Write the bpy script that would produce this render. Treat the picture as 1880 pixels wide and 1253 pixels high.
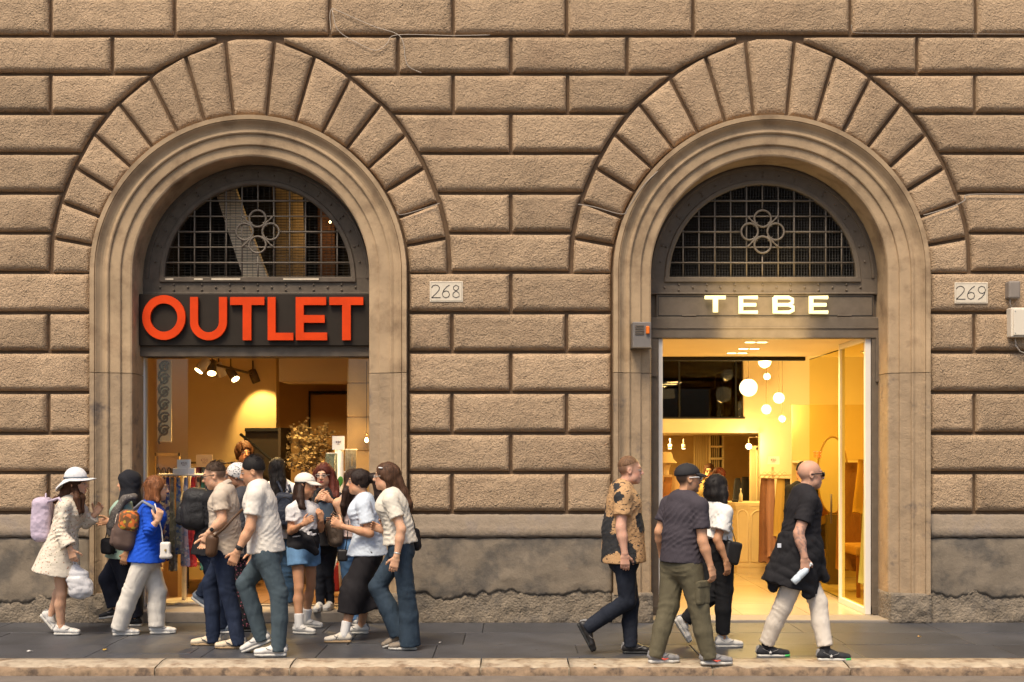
import bpy, bmesh, math, random
import numpy as np
from mathutils import Vector, Matrix
for o in list(bpy.data.objects): bpy.data.objects.remove(o)
random.seed(7); RNG = np.random.default_rng(11)
SC = bpy.context.scene; COL = SC.collection
# ------------------------------------------------------------------ camera
# the street is seen square on: wall plane at Y=0, pavement at Z=0, eye 1.75 m up, 12 m from the wall
F = 2140.0; EYE = 1.75; HZ = 830.0; CD = 12.0
cam = bpy.data.cameras.new('camera'); co = bpy.data.objects.new('camera', cam); COL.objects.link(co)
co.location = (0, -CD, EYE); co.rotation_euler = (math.radians(90), 0, 0)
cam.sensor_width = 36; cam.lens = 36*F/1880; cam.shift_y = (HZ-626.5)/1880; cam.clip_end = 500
SC.camera = co
# ------------------------------------------------------------------ sky, sun, exposure
SUN_EL, SUN_AZ = 60, 205
w = bpy.data.worlds.new('World'); SC.world = w; w.use_nodes = True
nt = w.node_tree; bg = nt.nodes['Background']; sky = nt.nodes.new('ShaderNodeTexSky'); sky.sky_type = 'NISHITA'
sky.sun_disc = False; sky.sun_elevation = math.radians(SUN_EL); sky.sun_rotation = math.radians(SUN_AZ)
sky.dust_density = 3.5; sky.air_density = 1.0; sky.ozone_density = 0.6
nt.links.new(sky.outputs[0], bg.inputs[0]); bg.inputs[1].default_value = 0.06
sl = bpy.data.lights.new('sun', 'SUN'); sl.energy = 1.5; sl.angle = math.radians(22); sl.color = (1.0, 0.86, 0.66)
so = bpy.data.objects.new('sun', sl); COL.objects.link(so); so.location = (-3, -14, 14)
# the sun stands behind the camera, a little to the left, high up
_az = math.radians(SUN_AZ); _e = math.radians(SUN_EL)
_dir = Vector((math.sin(_az)*math.cos(_e), math.cos(_az)*math.cos(_e), math.sin(_e)))
so.rotation_euler = (-_dir).to_track_quat('-Z', 'Y').to_euler()
SC.view_settings.view_transform = 'Standard'; SC.view_settings.look = 'None'
SC.view_settings.exposure = 1.5; SC.view_settings.gamma = 1
SC.render.engine = 'CYCLES'; SC.cycles.use_denoising = True; SC.cycles.max_bounces = 7
SC.cycles.diffuse_bounces = 4; SC.cycles.glossy_bounces = 3; SC.cycles.transparent_max_bounces = 12
SC.cycles.sample_clamp_indirect = 4; SC.cycles.caustics_reflective = False; SC.cycles.caustics_refractive = False
SC.cycles.use_adaptive_sampling = True; SC.cycles.adaptive_threshold = 0.02

def P(px, py, d=CD):
    return np.array([(px-940)/F*d, d-CD, EYE+(HZ-py)/F*d])
def WX(px, d=CD): return (px-940)/F*d
def WZ(py, d=CD): return EYE+(HZ-py)/F*d
S = CD/F     # metres per photo pixel on the wall

# ------------------------------------------------------------------ materials
def srgb(r, g, b):
    return tuple(((c/255)/12.92 if c/255 <= .04045 else ((c/255+.055)/1.055)**2.4) for c in (r, g, b))
MATS = {}
def M(name, col=(.5,.5,.5), rough=.75, metal=0, var=0.0, vscale=6, bump=None, spec=.35, emit=None, col2=None, mask=None, objvar=0.0, sheen=0):
    """principled material; var = tonal noise, col2+mask = second colour in noise patches, bump = [(kind, scale, distance)]"""
    if name in MATS: return MATS[name]
    m = bpy.data.materials.new(name); m.use_nodes = True; t = m.node_tree; b = t.nodes['Principled BSDF']
    N = t.nodes.new; L = t.links.new
    b.inputs['Roughness'].default_value = rough; b.inputs['Metallic'].default_value = metal
    b.inputs['Specular IOR Level'].default_value = spec
    if sheen: b.inputs['Sheen Weight'].default_value = sheen
    geo = N('ShaderNodeNewGeometry'); pos = geo.outputs['Position']
    rgb = N('ShaderNodeRGB'); rgb.outputs[0].default_value = (*col, 1); c = rgb.outputs[0]
    if col2 is not None:
        sc_, lo, hi, det = mask
        n = N('ShaderNodeTexNoise'); n.inputs['Scale'].default_value = sc_; n.inputs['Detail'].default_value = det; n.inputs['Roughness'].default_value = .62; L(pos, n.inputs['Vector'])
        r = N('ShaderNodeMapRange'); r.inputs[1].default_value = lo; r.inputs[2].default_value = hi; L(n.outputs[0], r.inputs[0])
        mx = N('ShaderNodeMix'); mx.data_type = 'RGBA'; L(r.outputs[0], mx.inputs[0]); L(c, mx.inputs[6]); mx.inputs[7].default_value = (*col2, 1); c = mx.outputs[2]
    if var or objvar:
        hsv = N('ShaderNodeHueSaturation'); L(c, hsv.inputs['Color']); c = hsv.outputs[0]
        val = None
        if var:
            n = N('ShaderNodeTexNoise'); n.inputs['Scale'].default_value = vscale; n.inputs['Detail'].default_value = 6; n.inputs['Roughness'].default_value = .6; L(pos, n.inputs['Vector'])
            r = N('ShaderNodeMapRange'); r.inputs[1].default_value = .25; r.inputs[2].default_value = .75; r.inputs[3].default_value = 1-var; r.inputs[4].default_value = 1+var; L(n.outputs[0], r.inputs[0]); val = r.outputs[0]
        if objvar:
            oi = N('ShaderNodeObjectInfo'); r2 = N('ShaderNodeMapRange'); r2.inputs[3].default_value = 1-objvar; r2.inputs[4].default_value = 1+objvar; L(oi.outputs['Random'], r2.inputs[0])
            if val is None: val = r2.outputs[0]
            else:
                mu = N('ShaderNodeMath'); mu.operation = 'MULTIPLY'; L(val, mu.inputs[0]); L(r2.outputs[0], mu.inputs[1]); val = mu.outputs[0]
        L(val, hsv.inputs['Value'])
    L(c, b.inputs['Base Color'])
    last = None
    for kind, sc_, dist in (bump or []):
        if kind == 'voronoi':
            n = N('ShaderNodeTexVoronoi'); n.inputs['Scale'].default_value = sc_; o_ = n.outputs['Distance']
        elif kind == 'weave':
            n = N('ShaderNodeTexWave'); n.inputs['Scale'].default_value = sc_; n.inputs['Distortion'].default_value = 2; o_ = n.outputs[1]
        elif kind == 'fold':
            mp = N('ShaderNodeMapping'); mp.inputs['Scale'].default_value = (1, 1, .45); L(pos, mp.inputs[0])
            n = N('ShaderNodeTexNoise'); n.inputs['Scale'].default_value = sc_*.62; n.inputs['Detail'].default_value = 2.5; n.inputs['Distortion'].default_value = 1.6
            ab = N('ShaderNodeMath'); ab.operation = 'SUBTRACT'; ab.inputs[1].default_value = .5; L(n.outputs[0], ab.inputs[0]); a2 = N('ShaderNodeMath'); a2.operation = 'ABSOLUTE'; L(ab.outputs[0], a2.inputs[0])
            a3 = N('ShaderNodeMath'); a3.operation = 'POWER'; a3.inputs[1].default_value = .55; L(a2.outputs[0], a3.inputs[0]); o_ = a3.outputs[0]   # creases: sharp valleys between soft swells
        else:
            n = N('ShaderNodeTexNoise'); n.inputs['Scale'].default_value = sc_; n.inputs['Detail'].default_value = 5; n.inputs['Roughness'].default_value = .6; o_ = n.outputs[0]
        L(mp.outputs[0] if kind == 'fold' else pos, n.inputs['Vector'])
        bu = N('ShaderNodeBump'); bu.inputs['Distance'].default_value = dist; bu.inputs['Strength'].default_value = 1; L(o_, bu.inputs['Height'])
        if last: L(last, bu.inputs['Normal'])
        last = bu.outputs[0]
    if last: L(last, b.inputs['Normal'])
    if emit:
        b.inputs['Emission Color'].default_value = (*emit[0], 1); b.inputs['Emission Strength'].default_value = emit[1]
    MATS[name] = m
    return m
def glass(name, tint=(1,1,1), refl=1.0, rough=0.0):
    if name in MATS: return MATS[name]
    m = bpy.data.materials.new(name); m.use_nodes = True; t = m.node_tree; t.nodes.clear(); N = t.nodes.new
    o = N('ShaderNodeOutputMaterial'); tr = N('ShaderNodeBsdfTransparent'); tr.inputs[0].default_value = (*tint, 1)
    g = N('ShaderNodeBsdfGlossy'); g.inputs['Roughness'].default_value = rough
    fr = N('ShaderNodeFresnel'); fr.inputs[0].default_value = 1.5
    mu = N('ShaderNodeMath'); mu.operation = 'MULTIPLY'; mu.inputs[1].default_value = refl; t.links.new(fr.outputs[0], mu.inputs[0])
    mx = N('ShaderNodeMixShader'); t.links.new(mu.outputs[0], mx.inputs[0]); t.links.new(tr.outputs[0], mx.inputs[1]); t.links.new(g.outputs[0], mx.inputs[2]); t.links.new(mx.outputs[0], o.inputs[0])
    MATS[name] = m; return m

# ------------------------------------------------------------------ objects
BASE = {}
def tag(o, label=None, cat=None, group=None, kind=None):
    if label: o['label'] = label
    if cat: o['category'] = cat
    if group: o['group'] = group
    if kind: o['kind'] = kind
    return o
def empty(name, loc, label=None, cat=None, group=None):
    o = bpy.data.objects.new(name, None); COL.objects.link(o); o.location = loc; o.empty_display_size = .1
    BASE[o.name] = np.array(loc, float); return tag(o, label, cat, group)
def mk(name, verts, faces, mat, parent=None, smooth=False, kind=None):
    """link one mesh object; verts are world coordinates, its origin is the thing's base"""
    v = np.asarray(verts, dtype=np.float64).reshape(-1, 3)
    if parent is not None: b = BASE[parent.name]
    else: b = np.array([(v[:,0].min()+v[:,0].max())/2, (v[:,1].min()+v[:,1].max())/2, v[:,2].min()])
    me = bpy.data.meshes.new(name); vl = v-b
    if isinstance(faces, np.ndarray):
        n, k = faces.shape
        me.vertices.add(len(vl)); me.vertices.foreach_set('co', vl.astype(np.float32).ravel())
        me.loops.add(n*k); me.loops.foreach_set('vertex_index', faces.astype(np.int32).ravel())
        me.polygons.add(n); me.polygons.foreach_set('loop_start', np.arange(0, n*k, k, dtype=np.int32))
        me.update(calc_edges=True)
    else:
        me.from_pydata(vl.tolist(), [], faces)
    if smooth and len(me.polygons): me.polygons.foreach_set('use_smooth', [True]*len(me.polygons))
    for m in (mat if isinstance(mat, (list, tuple)) else [mat]): me.materials.append(m)
    o = bpy.data.objects.new(name, me); COL.objects.link(o)
    if parent is not None: o.parent = parent
    else: o.location = b
    BASE[o.name] = b
    if kind: o['kind'] = kind
    return o
class Acc:
    def __init__(s): s.v = []; s.f = []
    def add(s, v, f):
        n = len(s.v); s.v += [tuple(p) for p in v]; s.f += [tuple(i+n for i in q) for q in f]; return s
    def build(s, name, mat, parent=None, smooth=False, kind=None): return mk(name, s.v, s.f, mat, parent, smooth, kind)
def g_box(x0, x1, y0, y1, z0, z1, bev=0.0):
    if bev <= 0:
        v = [(x0,y0,z0),(x1,y0,z0),(x1,y1,z0),(x0,y1,z0),(x0,y0,z1),(x1,y0,z1),(x1,y1,z1),(x0,y1,z1)]
        return v, [(0,3,2,1),(4,5,6,7),(0,1,5,4),(1,2,6,5),(2,3,7,6),(3,0,4,7)]
    bm = bmesh.new(); vs = [bm.verts.new(p) for p in g_box(x0,x1,y0,y1,z0,z1)[0]]
    for q in g_box(0,1,0,1,0,1)[1]: bm.faces.new([vs[i] for i in q])
    bmesh.ops.bevel(bm, geom=list(bm.edges), offset=bev, segments=2, affect='EDGES', profile=.5)
    bm.verts.index_update()
    r = [tuple(p.co) for p in bm.verts], [tuple(p.index for p in f.verts) for f in bm.faces]; bm.free(); return r
def box(name, x0, x1, y0, y1, z0, z1, mat, parent=None, bev=0.0, kind=None):
    v, f = g_box(x0, x1, y0, y1, z0, z1, bev); return mk(name, v, f, mat, parent, False, kind)
def g_tube(pts, r, n=8, closed=False, cap=True):
    pts = [np.array(p, float) for p in pts]; m = len(pts); rs = r if hasattr(r, '__len__') else [r]*m
    v = []; f = []; prev = None
    for i, p in enumerate(pts):
        a = pts[i-1] if (i > 0 or closed) else p; b = pts[(i+1) % m] if (i < m-1 or closed) else p
        t = b-a; t = t/(np.linalg.norm(t)+1e-9)
        if prev is None:
            u = np.cross(t, (0,0,1.0))
            if np.linalg.norm(u) < .2: u = np.cross(t, (0,1.0,0))
        else: u = prev-t*prev.dot(t)
        u = u/(np.linalg.norm(u)+1e-9); prev = u; w_ = np.cross(t, u)
        for k in range(n):
            an = 2*math.pi*k/n; v.append(p+rs[i]*(math.cos(an)*u+math.sin(an)*w_))
    for i in range(m if closed else m-1):
        for k in range(n):
            j = (i+1) % m; f.append((i*n+k, i*n+(k+1) % n, j*n+(k+1) % n, j*n+k))
    if cap and not closed: f.append(tuple(range(n))[::-1]); f.append(tuple((m-1)*n+k for k in range(n)))
    return v, f
def tube(name, pts, r, mat, parent=None, n=8, closed=False, kind=None):
    v, f = g_tube(pts, r, n, closed); return mk(name, v, f, mat, parent, True, kind)
def g_lathe(prof, loc, n=24, axis='z'):
    v = []; f = []; L_ = len(prof)
    for k in range(n):
        a = 2*math.pi*k/n
        for r, z in prof:
            x, y = r*math.cos(a), r*math.sin(a)
            v.append((loc[0]+x, loc[1]+y, loc[2]+z) if axis == 'z' else (loc[0]+x, loc[1]-z, loc[2]+y))
    for k in range(n):
        for i in range(L_-1): f.append((k*L_+i, ((k+1) % n)*L_+i, ((k+1) % n)*L_+i+1, k*L_+i+1))
    return v, f
def lathe(name, prof, loc, mat, parent=None, n=24, axis='z', smooth=True):
    v, f = g_lathe(prof, loc, n, axis); return mk(name, v, f, mat, parent, smooth)
def ball_prof(r, n=10): return [(max(r*math.sin(math.pi*i/n), 1e-4), -r*math.cos(math.pi*i/n)) for i in range(n+1)]
def g_prism(poly, y0, y1):
    """extrude an x-z outline (counter-clockwise seen from the street) from y0 (front) to y1"""
    n = len(poly); v = [(x, y0, z) for x, z in poly]+[(x, y1, z) for x, z in poly]
    f = [tuple(range(n)), tuple(range(2*n-1, n-1, -1))]+[(i, n+i, n+(i+1) % n, (i+1) % n) for i in range(n)]
    return v, f
def prism(name, poly, y0, y1, mat, parent=None):
    v, f = g_prism(poly, y0, y1); return mk(name, v, f, mat, parent)
def offset_poly(poly, d):
    """inset a counter-clockwise x-z outline by d"""
    n = len(poly); out = []
    for i in range(n):
        p0 = np.array(poly[i-1]); p = np.array(poly[i]); p1 = np.array(poly[(i+1) % n])
        e0 = p-p0; e1 = p1-p; e0 = e0/(np.linalg.norm(e0)+1e-9); e1 = e1/(np.linalg.norm(e1)+1e-9)
        n0 = np.array([-e0[1], e0[0]]); n1 = np.array([-e1[1], e1[0]]); b = n0+n1; k = 1+n0.dot(n1)
        out.append(tuple(p+d*b/max(k, .45)))
    return out
def resample(poly, step):
    out = []
    for i in range(len(poly)):
        a = np.array(poly[i]); b = np.array(poly[(i+1) % len(poly)]); n = max(1, int(round(np.linalg.norm(b-a)/step)))
        for k in range(n): out.append(tuple(a+(b-a)*k/n))
    return out
# ================================================================== materials of the place
m_block = M('rusticated_stucco', (.475,.332,.208), .9, var=.16, vscale=3.2, objvar=.12, col2=(.39,.26,.16), mask=(1.5,.5,.85,9), bump=[('noise', 52, .031), ('voronoi', 75, .006), ('noise', 11, .028)], spec=.2)
m_joint = M('joint_mortar', (.13,.083,.05), .95, var=.2, vscale=7, bump=[('noise', 40, .006)], spec=.1)
m_trim = M('smooth_stone', (.41,.288,.172), .8, var=.24, vscale=2.6, bump=[('noise', 45, .0025), ('noise', 8, .004)], spec=.25, col2=(.20,.13,.075), mask=(3.4,.50,.74,9))
m_trimlow = M('worn_jamb_stone', (.35,.25,.155), .82, var=.2, vscale=5, bump=[('noise', 30, .006), ('noise', 7, .01)], spec=.25, col2=(.17,.13,.10), mask=(3.2,.57,.68,8))
m_band = M('plinth_band', (.25,.195,.14), .9, var=.22, vscale=5, bump=[('noise', 25, .01)], col2=(.20,.16,.125), mask=(5,.5,.62,8))
m_plaster = M('stained_plaster', (.215,.172,.125), .9, var=.22, vscale=3.5, bump=[('noise', 22, .006), ('noise', 70, .002)], col2=(.12,.102,.083), mask=(3.0,.46,.60,10))
m_erode = M('eroded_stone', (.225,.18,.13), .95, var=.28, vscale=9, bump=[('noise', 24, .02), ('voronoi', 40, .006)], col2=(.15,.125,.098), mask=(6,.48,.66,9))
m_slab = M('basalt_slab', (.056,.057,.064), .46, var=.25, vscale=2.3, objvar=.16, bump=[('noise', 60, .0015), ('noise', 8, .002)], spec=.45, col2=(.04,.041,.046), mask=(1.7,.45,.7,8))
m_slabgap = M('slab_joint', (.04,.037,.035), .95)
m_kerb = M('travertine_kerb', (.40,.325,.235), .85, var=.25, vscale=9, objvar=.08, bump=[('noise', 30, .006), ('noise', 90, .002)], col2=(.20,.135,.085), mask=(6,.50,.66,9))
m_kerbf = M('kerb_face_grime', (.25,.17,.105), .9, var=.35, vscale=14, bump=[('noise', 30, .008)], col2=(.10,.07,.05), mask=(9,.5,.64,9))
m_road = M('asphalt', (.10,.092,.088), .9, var=.2, vscale=5, bump=[('noise', 160, .004), ('voronoi', 120, .002)])
m_gutter = M('gutter_strip', (.15,.125,.105), .9, var=.2, vscale=6, bump=[('noise', 80, .003)])
m_iron = M('painted_iron', (.135,.106,.078), .6, var=.18, vscale=9, bump=[('noise', 60, .001)], spec=.2)
m_irondk = M('dark_old_iron', (.115,.09,.066), .65, var=.25, vscale=9, bump=[('noise', 60, .0015)], spec=.2)
m_ironbar = M('grille_iron', (.15,.12,.09), .55, var=.2, vscale=12, spec=.4)
m_mesh = M('mesh_wire', (.03,.026,.022), .7)
m_black = M('matt_black', (.012,.011,.011), .8)
m_white = M('white_frame_paint', (.72,.67,.60), .5, var=.04)
m_marble = M('plaque_marble', (.66,.57,.44), .6, var=.08, vscale=20)
m_ink = M('engraved_black', (.02,.018,.016), .7)
m_cable = M('grey_cable', (.30,.25,.20), .6)
m_cablew = M('pale_cable', (.55,.47,.38), .6)

# ================================================================== ground
def sheet(name, x0, x1, y0, y1, z, mat, kind='structure'):
    o = mk(name, [(x0,y0,z),(x1,y0,z),(x1,y1,z),(x0,y1,z)], [(0,1,2,3)], mat); o['kind'] = kind; return o
sheet('road', -120, 120, -140, -2.46, -.085, m_road)
sheet('gutter', -60, 60, -2.74, -2.46, -.081, m_gutter)
pave = sheet('pavement', -60, 60, -2.22, .6, -.014, m_slabgap)
# basalt slabs of the pavement: three courses, each slab a stone of its own
KY = -2.13
rows = [(KY, -1.42, 1.32, .35), (-1.42, -.72, 1.18, .9), (-.72, .06, 1.42, .1)]
for (y0, y1, wd, off) in rows:
    x = -7.2-off; i = 0
    while x < 7.6:
        ww = wd*random.uniform(.72, 1.25); g = .003; dz = random.uniform(-.002, .002)
        v, f = g_box(x+g, x+ww-g, y0+g, y1-g, -.05, dz, .006); mk('slab', v, f, m_slab, pave); x += ww
# an iron access cover let into the slabs by the kerb
for (cx, cy, cw, cl) in ((.56,-1.98,.46,.2), (2.6,-1.9,.62,.26), (-3.15,-1.75,.72,.3)):
    box('inspection_cover', cx-cw/2, cx+cw/2, cy-cl/2, cy+cl/2, -.012, .0045, m_slab, pave, .003)
kerb = mk('kerb', *g_box(-60, 60, -2.45, -2.14, -.3, -.03), m_kerb); kerb['kind'] = 'structure'
kx = [WX(p, 9.7) for p in (-560, -330, -90, 295, 538, 883, 1043, 1302, 1550, 1905, 2140, 2400)]
for a, b in zip(kx[:-1], kx[1:]):
    n = max(4, int((b-a)/.07)); vs = []; fs = []
    # worn front edge: rounded and chipped profile, jittered along the stone
    prof0 = [(-2.13,-.06),(-2.13,.004),(-2.25,.006),(-2.40,.001),(-2.455,-.012),(-2.475,-.04),(-2.478,-.09)]
    for i in range(n+1):
        xx = a+.006+(b-a-.012)*i/n; ch = max(0, random.gauss(0,.006)); e = .012 if i in (0, n) else 0
        for k, (yy, zz) in enumerate(prof0):
            j = (0, .001, .002, .006, .011, .008, .004)[k]
            vs.append((xx, yy+random.uniform(-j, j)+(ch+e if k >= 3 else 0), zz-(ch*.8+e*.7 if k in (3,4) else 0)+random.uniform(-j, j)*.5))
    K = len(prof0)
    for i in range(n):
        for k in range(K-1): fs.append((i*K+k, (i+1)*K+k, (i+1)*K+k+1, i*K+k+1)[::-1])
    fs.append(tuple(range(K))); fs.append(tuple(n*K+k for k in range(K))[::-1])
    ks = mk('kerb_stone', vs, [q[::-1] for q in fs], [m_kerb, m_kerbf], kerb, True)
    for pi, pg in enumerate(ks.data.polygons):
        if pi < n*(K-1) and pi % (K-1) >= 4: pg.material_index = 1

# ================================================================== the palazzo wall
pal = empty('palazzo', (0, 0, 0), 'brown palazzo ground floor of rough rusticated blocks with two round arched openings', 'building')
AC = (460.0, 1413.0); SPR = 505.0; ROUT = 288.0; RIN = 217.0
# outer edge of the voussoirs: radius by angle from the vertical (the ring is taller at the crown)
EXA = np.array([0, 4, 12, 24.7, 27.8, 40.8, 53, 65, 73.5, 88, 92]); EXR = np.array([438, 434, 423, 408.5, 402.6, 392, 379, 371, 369, 363.5, 363])
def rex(a): return float(np.interp(abs(a), EXA, EXR))
_th = np.linspace(90, 0, 60); _ey = np.array([SPR-rex(a)*math.cos(math.radians(a)) for a in _th]); _ex = np.array([rex(a)*math.sin(math.radians(a)) for a in _th])
def ext_off(y):   # horizontal reach of the ring's outer edge at photo row y
    return float(np.interp(-y, -_ey, _ex)) if y < SPR else 363.0
G = 2.8           # half a joint, px
def wallpt(px, py): return ((px-940)*S, EYE+(HZ-py)*S)
WXL, WXR = -560, 2440
# backing sheet of the wall, seen in the joints, with the two arched holes
vs = []; fs = []
xs = [WXL]
for c in AC: xs += list(np.linspace(c-250, c+250, 41))
xs.append(WXR)
for a, b in zip(xs[:-1], xs[1:]):
    mid = (a+b)/2; hole = [c for c in AC if abs(mid-c) < 250]
    def low(x):
        if not hole: return 1150
        return SPR-math.sqrt(max(250**2-(x-hole[0])**2, 0)) if abs(x-hole[0]) < 250 else SPR
    q = [wallpt(a, low(a)), wallpt(b, low(b)), wallpt(b, -380), wallpt(a, -380)]; n = len(vs)
    vs += [(x, 0, z) for x, z in q]; fs.append((n, n+1, n+2, n+3))
wall = mk('masonry_wall', vs, fs, m_joint, pal)
box('wall_top', WX(WXL), WX(WXR), .001, .6, WZ(-380), WZ(-380)+.1, m_joint, pal)
PD = np.array([0, .003, .008, .020, .036, .06, .2]); PY = np.array([-.012, -.026, -.036, -.052, -.062, -.066, -.068])
OFFS = np.array([0, .005, .012, .026, .045, .075])
def stone(name, fn, wid, hgt, mat=None):
    """fn(u, v) with u, v in 0..1 gives x, z of the stone's outline patch; the face swells with the distance from its edges"""
    def ticks(length):
        o = OFFS*min(1, length/2.2/OFFS[-1]); mid = np.linspace(o[-1], length-o[-1], max(2, int((length-2*o[-1])/.13)+1))[1:-1]
        return np.concatenate([o, mid, length-o[::-1]])/length
    us, vs_ = ticks(wid), ticks(hgt); nu, nv = len(us), len(vs_)
    X = np.array([[fn(u, v) for u in us] for v in vs_]); edge = np.concatenate([X[0], X[1:,-1], X[-1,::-1][1:], X[::-1,0][1:-1]])
    A = edge; B = np.roll(edge, -1, 0); Q = X.reshape(-1, 2); AB = B-A
    t = np.clip(((Q[:,None]-A[None])*AB).sum(2)/((AB**2).sum(1)+1e-12), 0, 1)
    dist = np.sqrt(((Q[:,None]-A[None]-t[...,None]*AB)**2).sum(2)).min(1)
    y = np.interp(dist, PD, PY)+RNG.uniform(-.0035, .0035, len(Q))*(dist > .01)+random.uniform(-.004, .004)*(dist > .02)
    jx = RNG.uniform(-.003, .003, (len(Q), 2))*(dist > .003)[:,None]
    V = [(Q[i,0]+jx[i,0], y[i], Q[i,1]+jx[i,1]) for i in range(len(Q))]
    Fc = [(j*nu+i, j*nu+i+1, (j+1)*nu+i+1, (j+1)*nu+i) for j in range(nv-1) for i in range(nu-1)]
    ring = [i for i in range(nu)]+[j*nu+nu-1 for j in range(1, nv)]+[(nv-1)*nu+i for i in range(nu-2, -1, -1)]+[j*nu for j in range(nv-2, 0, -1)]
    n0 = len(V); V += [(V[i][0], .012, V[i][2]) for i in ring]
    Fc += [(ring[k], n0+k, n0+(k+1) % len(ring), ring[(k+1) % len(ring)]) for k in range(len(ring))]
    return mk(name, V, Fc, mat or m_block, wall, True)
rowY = [-296, -223, -150, -77, -5, 68, 138, 210, 283, 356, 429, 501, 575, 647, 721, 796, 868, 941]
J1, J2, J3 = 95, 832, 1042    # main joint verticals
def rowx(i):
    """spans of blocks in row i: (x0, x1, left arch or None, right arch or None)"""
    A, B = AC; k = i
    if i < 4:    # rows above the picture
        xs_ = [-560]+[q+(0 if i % 2 else 115) for q in (-370,-130,95,322,606,832,1040,1272,1560,1790,2010,2230)]+[2440]
        return [(a, b, None, None) for a, b in zip(xs_[:-1], xs_[1:])]
    T = {4: ([-560,-360,-130,95,322,606,832,1040,1272,1560,1790,2030,2250,2440],),
         5: ([-560,-400,-190,-10,208,'A',731,938,1151,'B',1682,1900,2110,2440],),
         6: ([-560,-330,-120,95,'A',832,1042,'B',1788,2000,2240,2440],),
         7: ([-560,-420,-200,-20,'A',938,'B',1905,2130,2440],),
         8: ([-560,-330,-120,'A','B',1990,2210,2440],),
         9: ([-560,-420,-220,-15,'A',938,'B',1915,2120,2440],),
         10: ([-560,-330,-120,'A','B',1990,2240,2440],)}
    if i in T: seq = T[i][0]
    elif i % 2 == 1: seq = [-560,-400,-200,-25,'a',938,'b',1905,2120,2440]
    else: seq = [-560,-330,-120,91,'a',830,1040,'b',1787,1990,2230,2440]
    out = []
    for a, b in zip(seq[:-1], seq[1:]): out.append((a, b))
    return out
for i in range(len(rowY)-1):
    y0, y1 = rowY[i]+G, rowY[i+1]-G
    for sp in rowx(i):
        a, b = sp[0], sp[1]
        ys = np.linspace(y1, y0, 7)
        def left(y):
            if a == 'A': return AC[0]+max(ext_off(y)+2*G, 62)
            if a == 'B': return AC[1]+max(ext_off(y)+2*G, 62)
            if a == 'a': return AC[0]+ROUT+4
            if a == 'b': return AC[1]+ROUT+4
            return a+G
        def right(y):
            if b == 'A': return AC[0]-max(ext_off(y)+2*G, 62)
            if b == 'B': return AC[1]-max(ext_off(y)+2*G, 62)
            if b == 'a': return AC[0]-ROUT-4
            if b == 'b': return AC[1]-ROUT-4
            return b-G
        def fn(u, v, left=left, right=right, y0=y0, y1=y1):
            y = y1+(y0-y1)*v; l, r = left(y), right(y); return wallpt(l+(r-l)*u, y)
        wid = max(right(y)-left(y) for y in ys)*S
        stone('stone_block', fn, wid, (y1-y0)*S)
NV = 17; kw = 12.0; ow = (180-kw)/16
for c in AC:
    edges = [-90+ow*i for i in range(9)]; edges += [-e for e in edges[::-1]]
    for a0, a1 in zip(edges[:-1], edges[1:]):
        def fn(u, v, a0=a0, a1=a1, c=c):
            ri = ROUT+4; am = a0+(a1-a0)*u; ro = rex(am)-G; r = ri+(ro-ri)*v; g_ = math.degrees(G/r); a = a0+g_+(a1-a0-2*g_)*u
            return wallpt(c+r*math.sin(math.radians(a)), SPR-r*math.cos(math.radians(a)))
        am = abs((a0+a1)/2); stone('voussoir', fn, 62*S, (rex(am)-ROUT)*S)
# moulded stone surround of each arch
MP = [(0,.46),(0,.03),(1.2,.004),(4,-.004),(19.5,-.010),(20,-.030),(21.5,-.035),(39.5,-.042),(40,-.060),(42,-.067),(44.5,-.064),(47,-.058),(51,-.062),(55,-.076),(58.5,-.096),(60.5,-.110),(61.5,-.113),(62.2,-.100),(63.2,-.116),(71,-.120),(71.2,-.106),(71.2,.01)]
def surround(ci):
    c = AC[ci]; par = []
    def strip(name, path, parent, mat, cap=True):
        vs = []; K = len(MP); fs = []
        for (x, y, nx, ny) in path:
            for e, yy in MP: vs.append(((x+nx*e-940)*S, yy, EYE+(HZ-(y+ny*e))*S))
        for i in range(len(path)-1):
            for k in range(K-1): fs.append((i*K+k, i*K+k+1, (i+1)*K+k+1, (i+1)*K+k))
        fs.append(tuple(range(K))); fs.append(tuple((len(path)-1)*K+k for k in range(K))[::-1])
        o = mk(name, vs, fs, mat, parent, False)
        return o
    arc = [(c+RIN*math.sin(math.radians(a)), SPR-RIN*math.cos(math.radians(a)), math.sin(math.radians(a)), -math.cos(math.radians(a))) for a in np.linspace(-90, 90, 73)]
    arch = strip('arch_surround', [(c-RIN, 685, -1, 0)]+[(c-RIN, SPR+20, -1, 0)]+arc+[(c+RIN, SPR+20, 1, 0), (c+RIN, 685, 1, 0)], pal, m_trim)
    strip('jamb', [(c-RIN, 1090, -1, 0), (c-RIN, 686.2, -1, 0)], arch, m_trimlow)
    strip('jamb', [(c+RIN, 686.2, 1, 0), (c+RIN, 1090, 1, 0)], arch, m_trimlow)
    return arch
arches = [surround(0), surround(1)]
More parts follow.
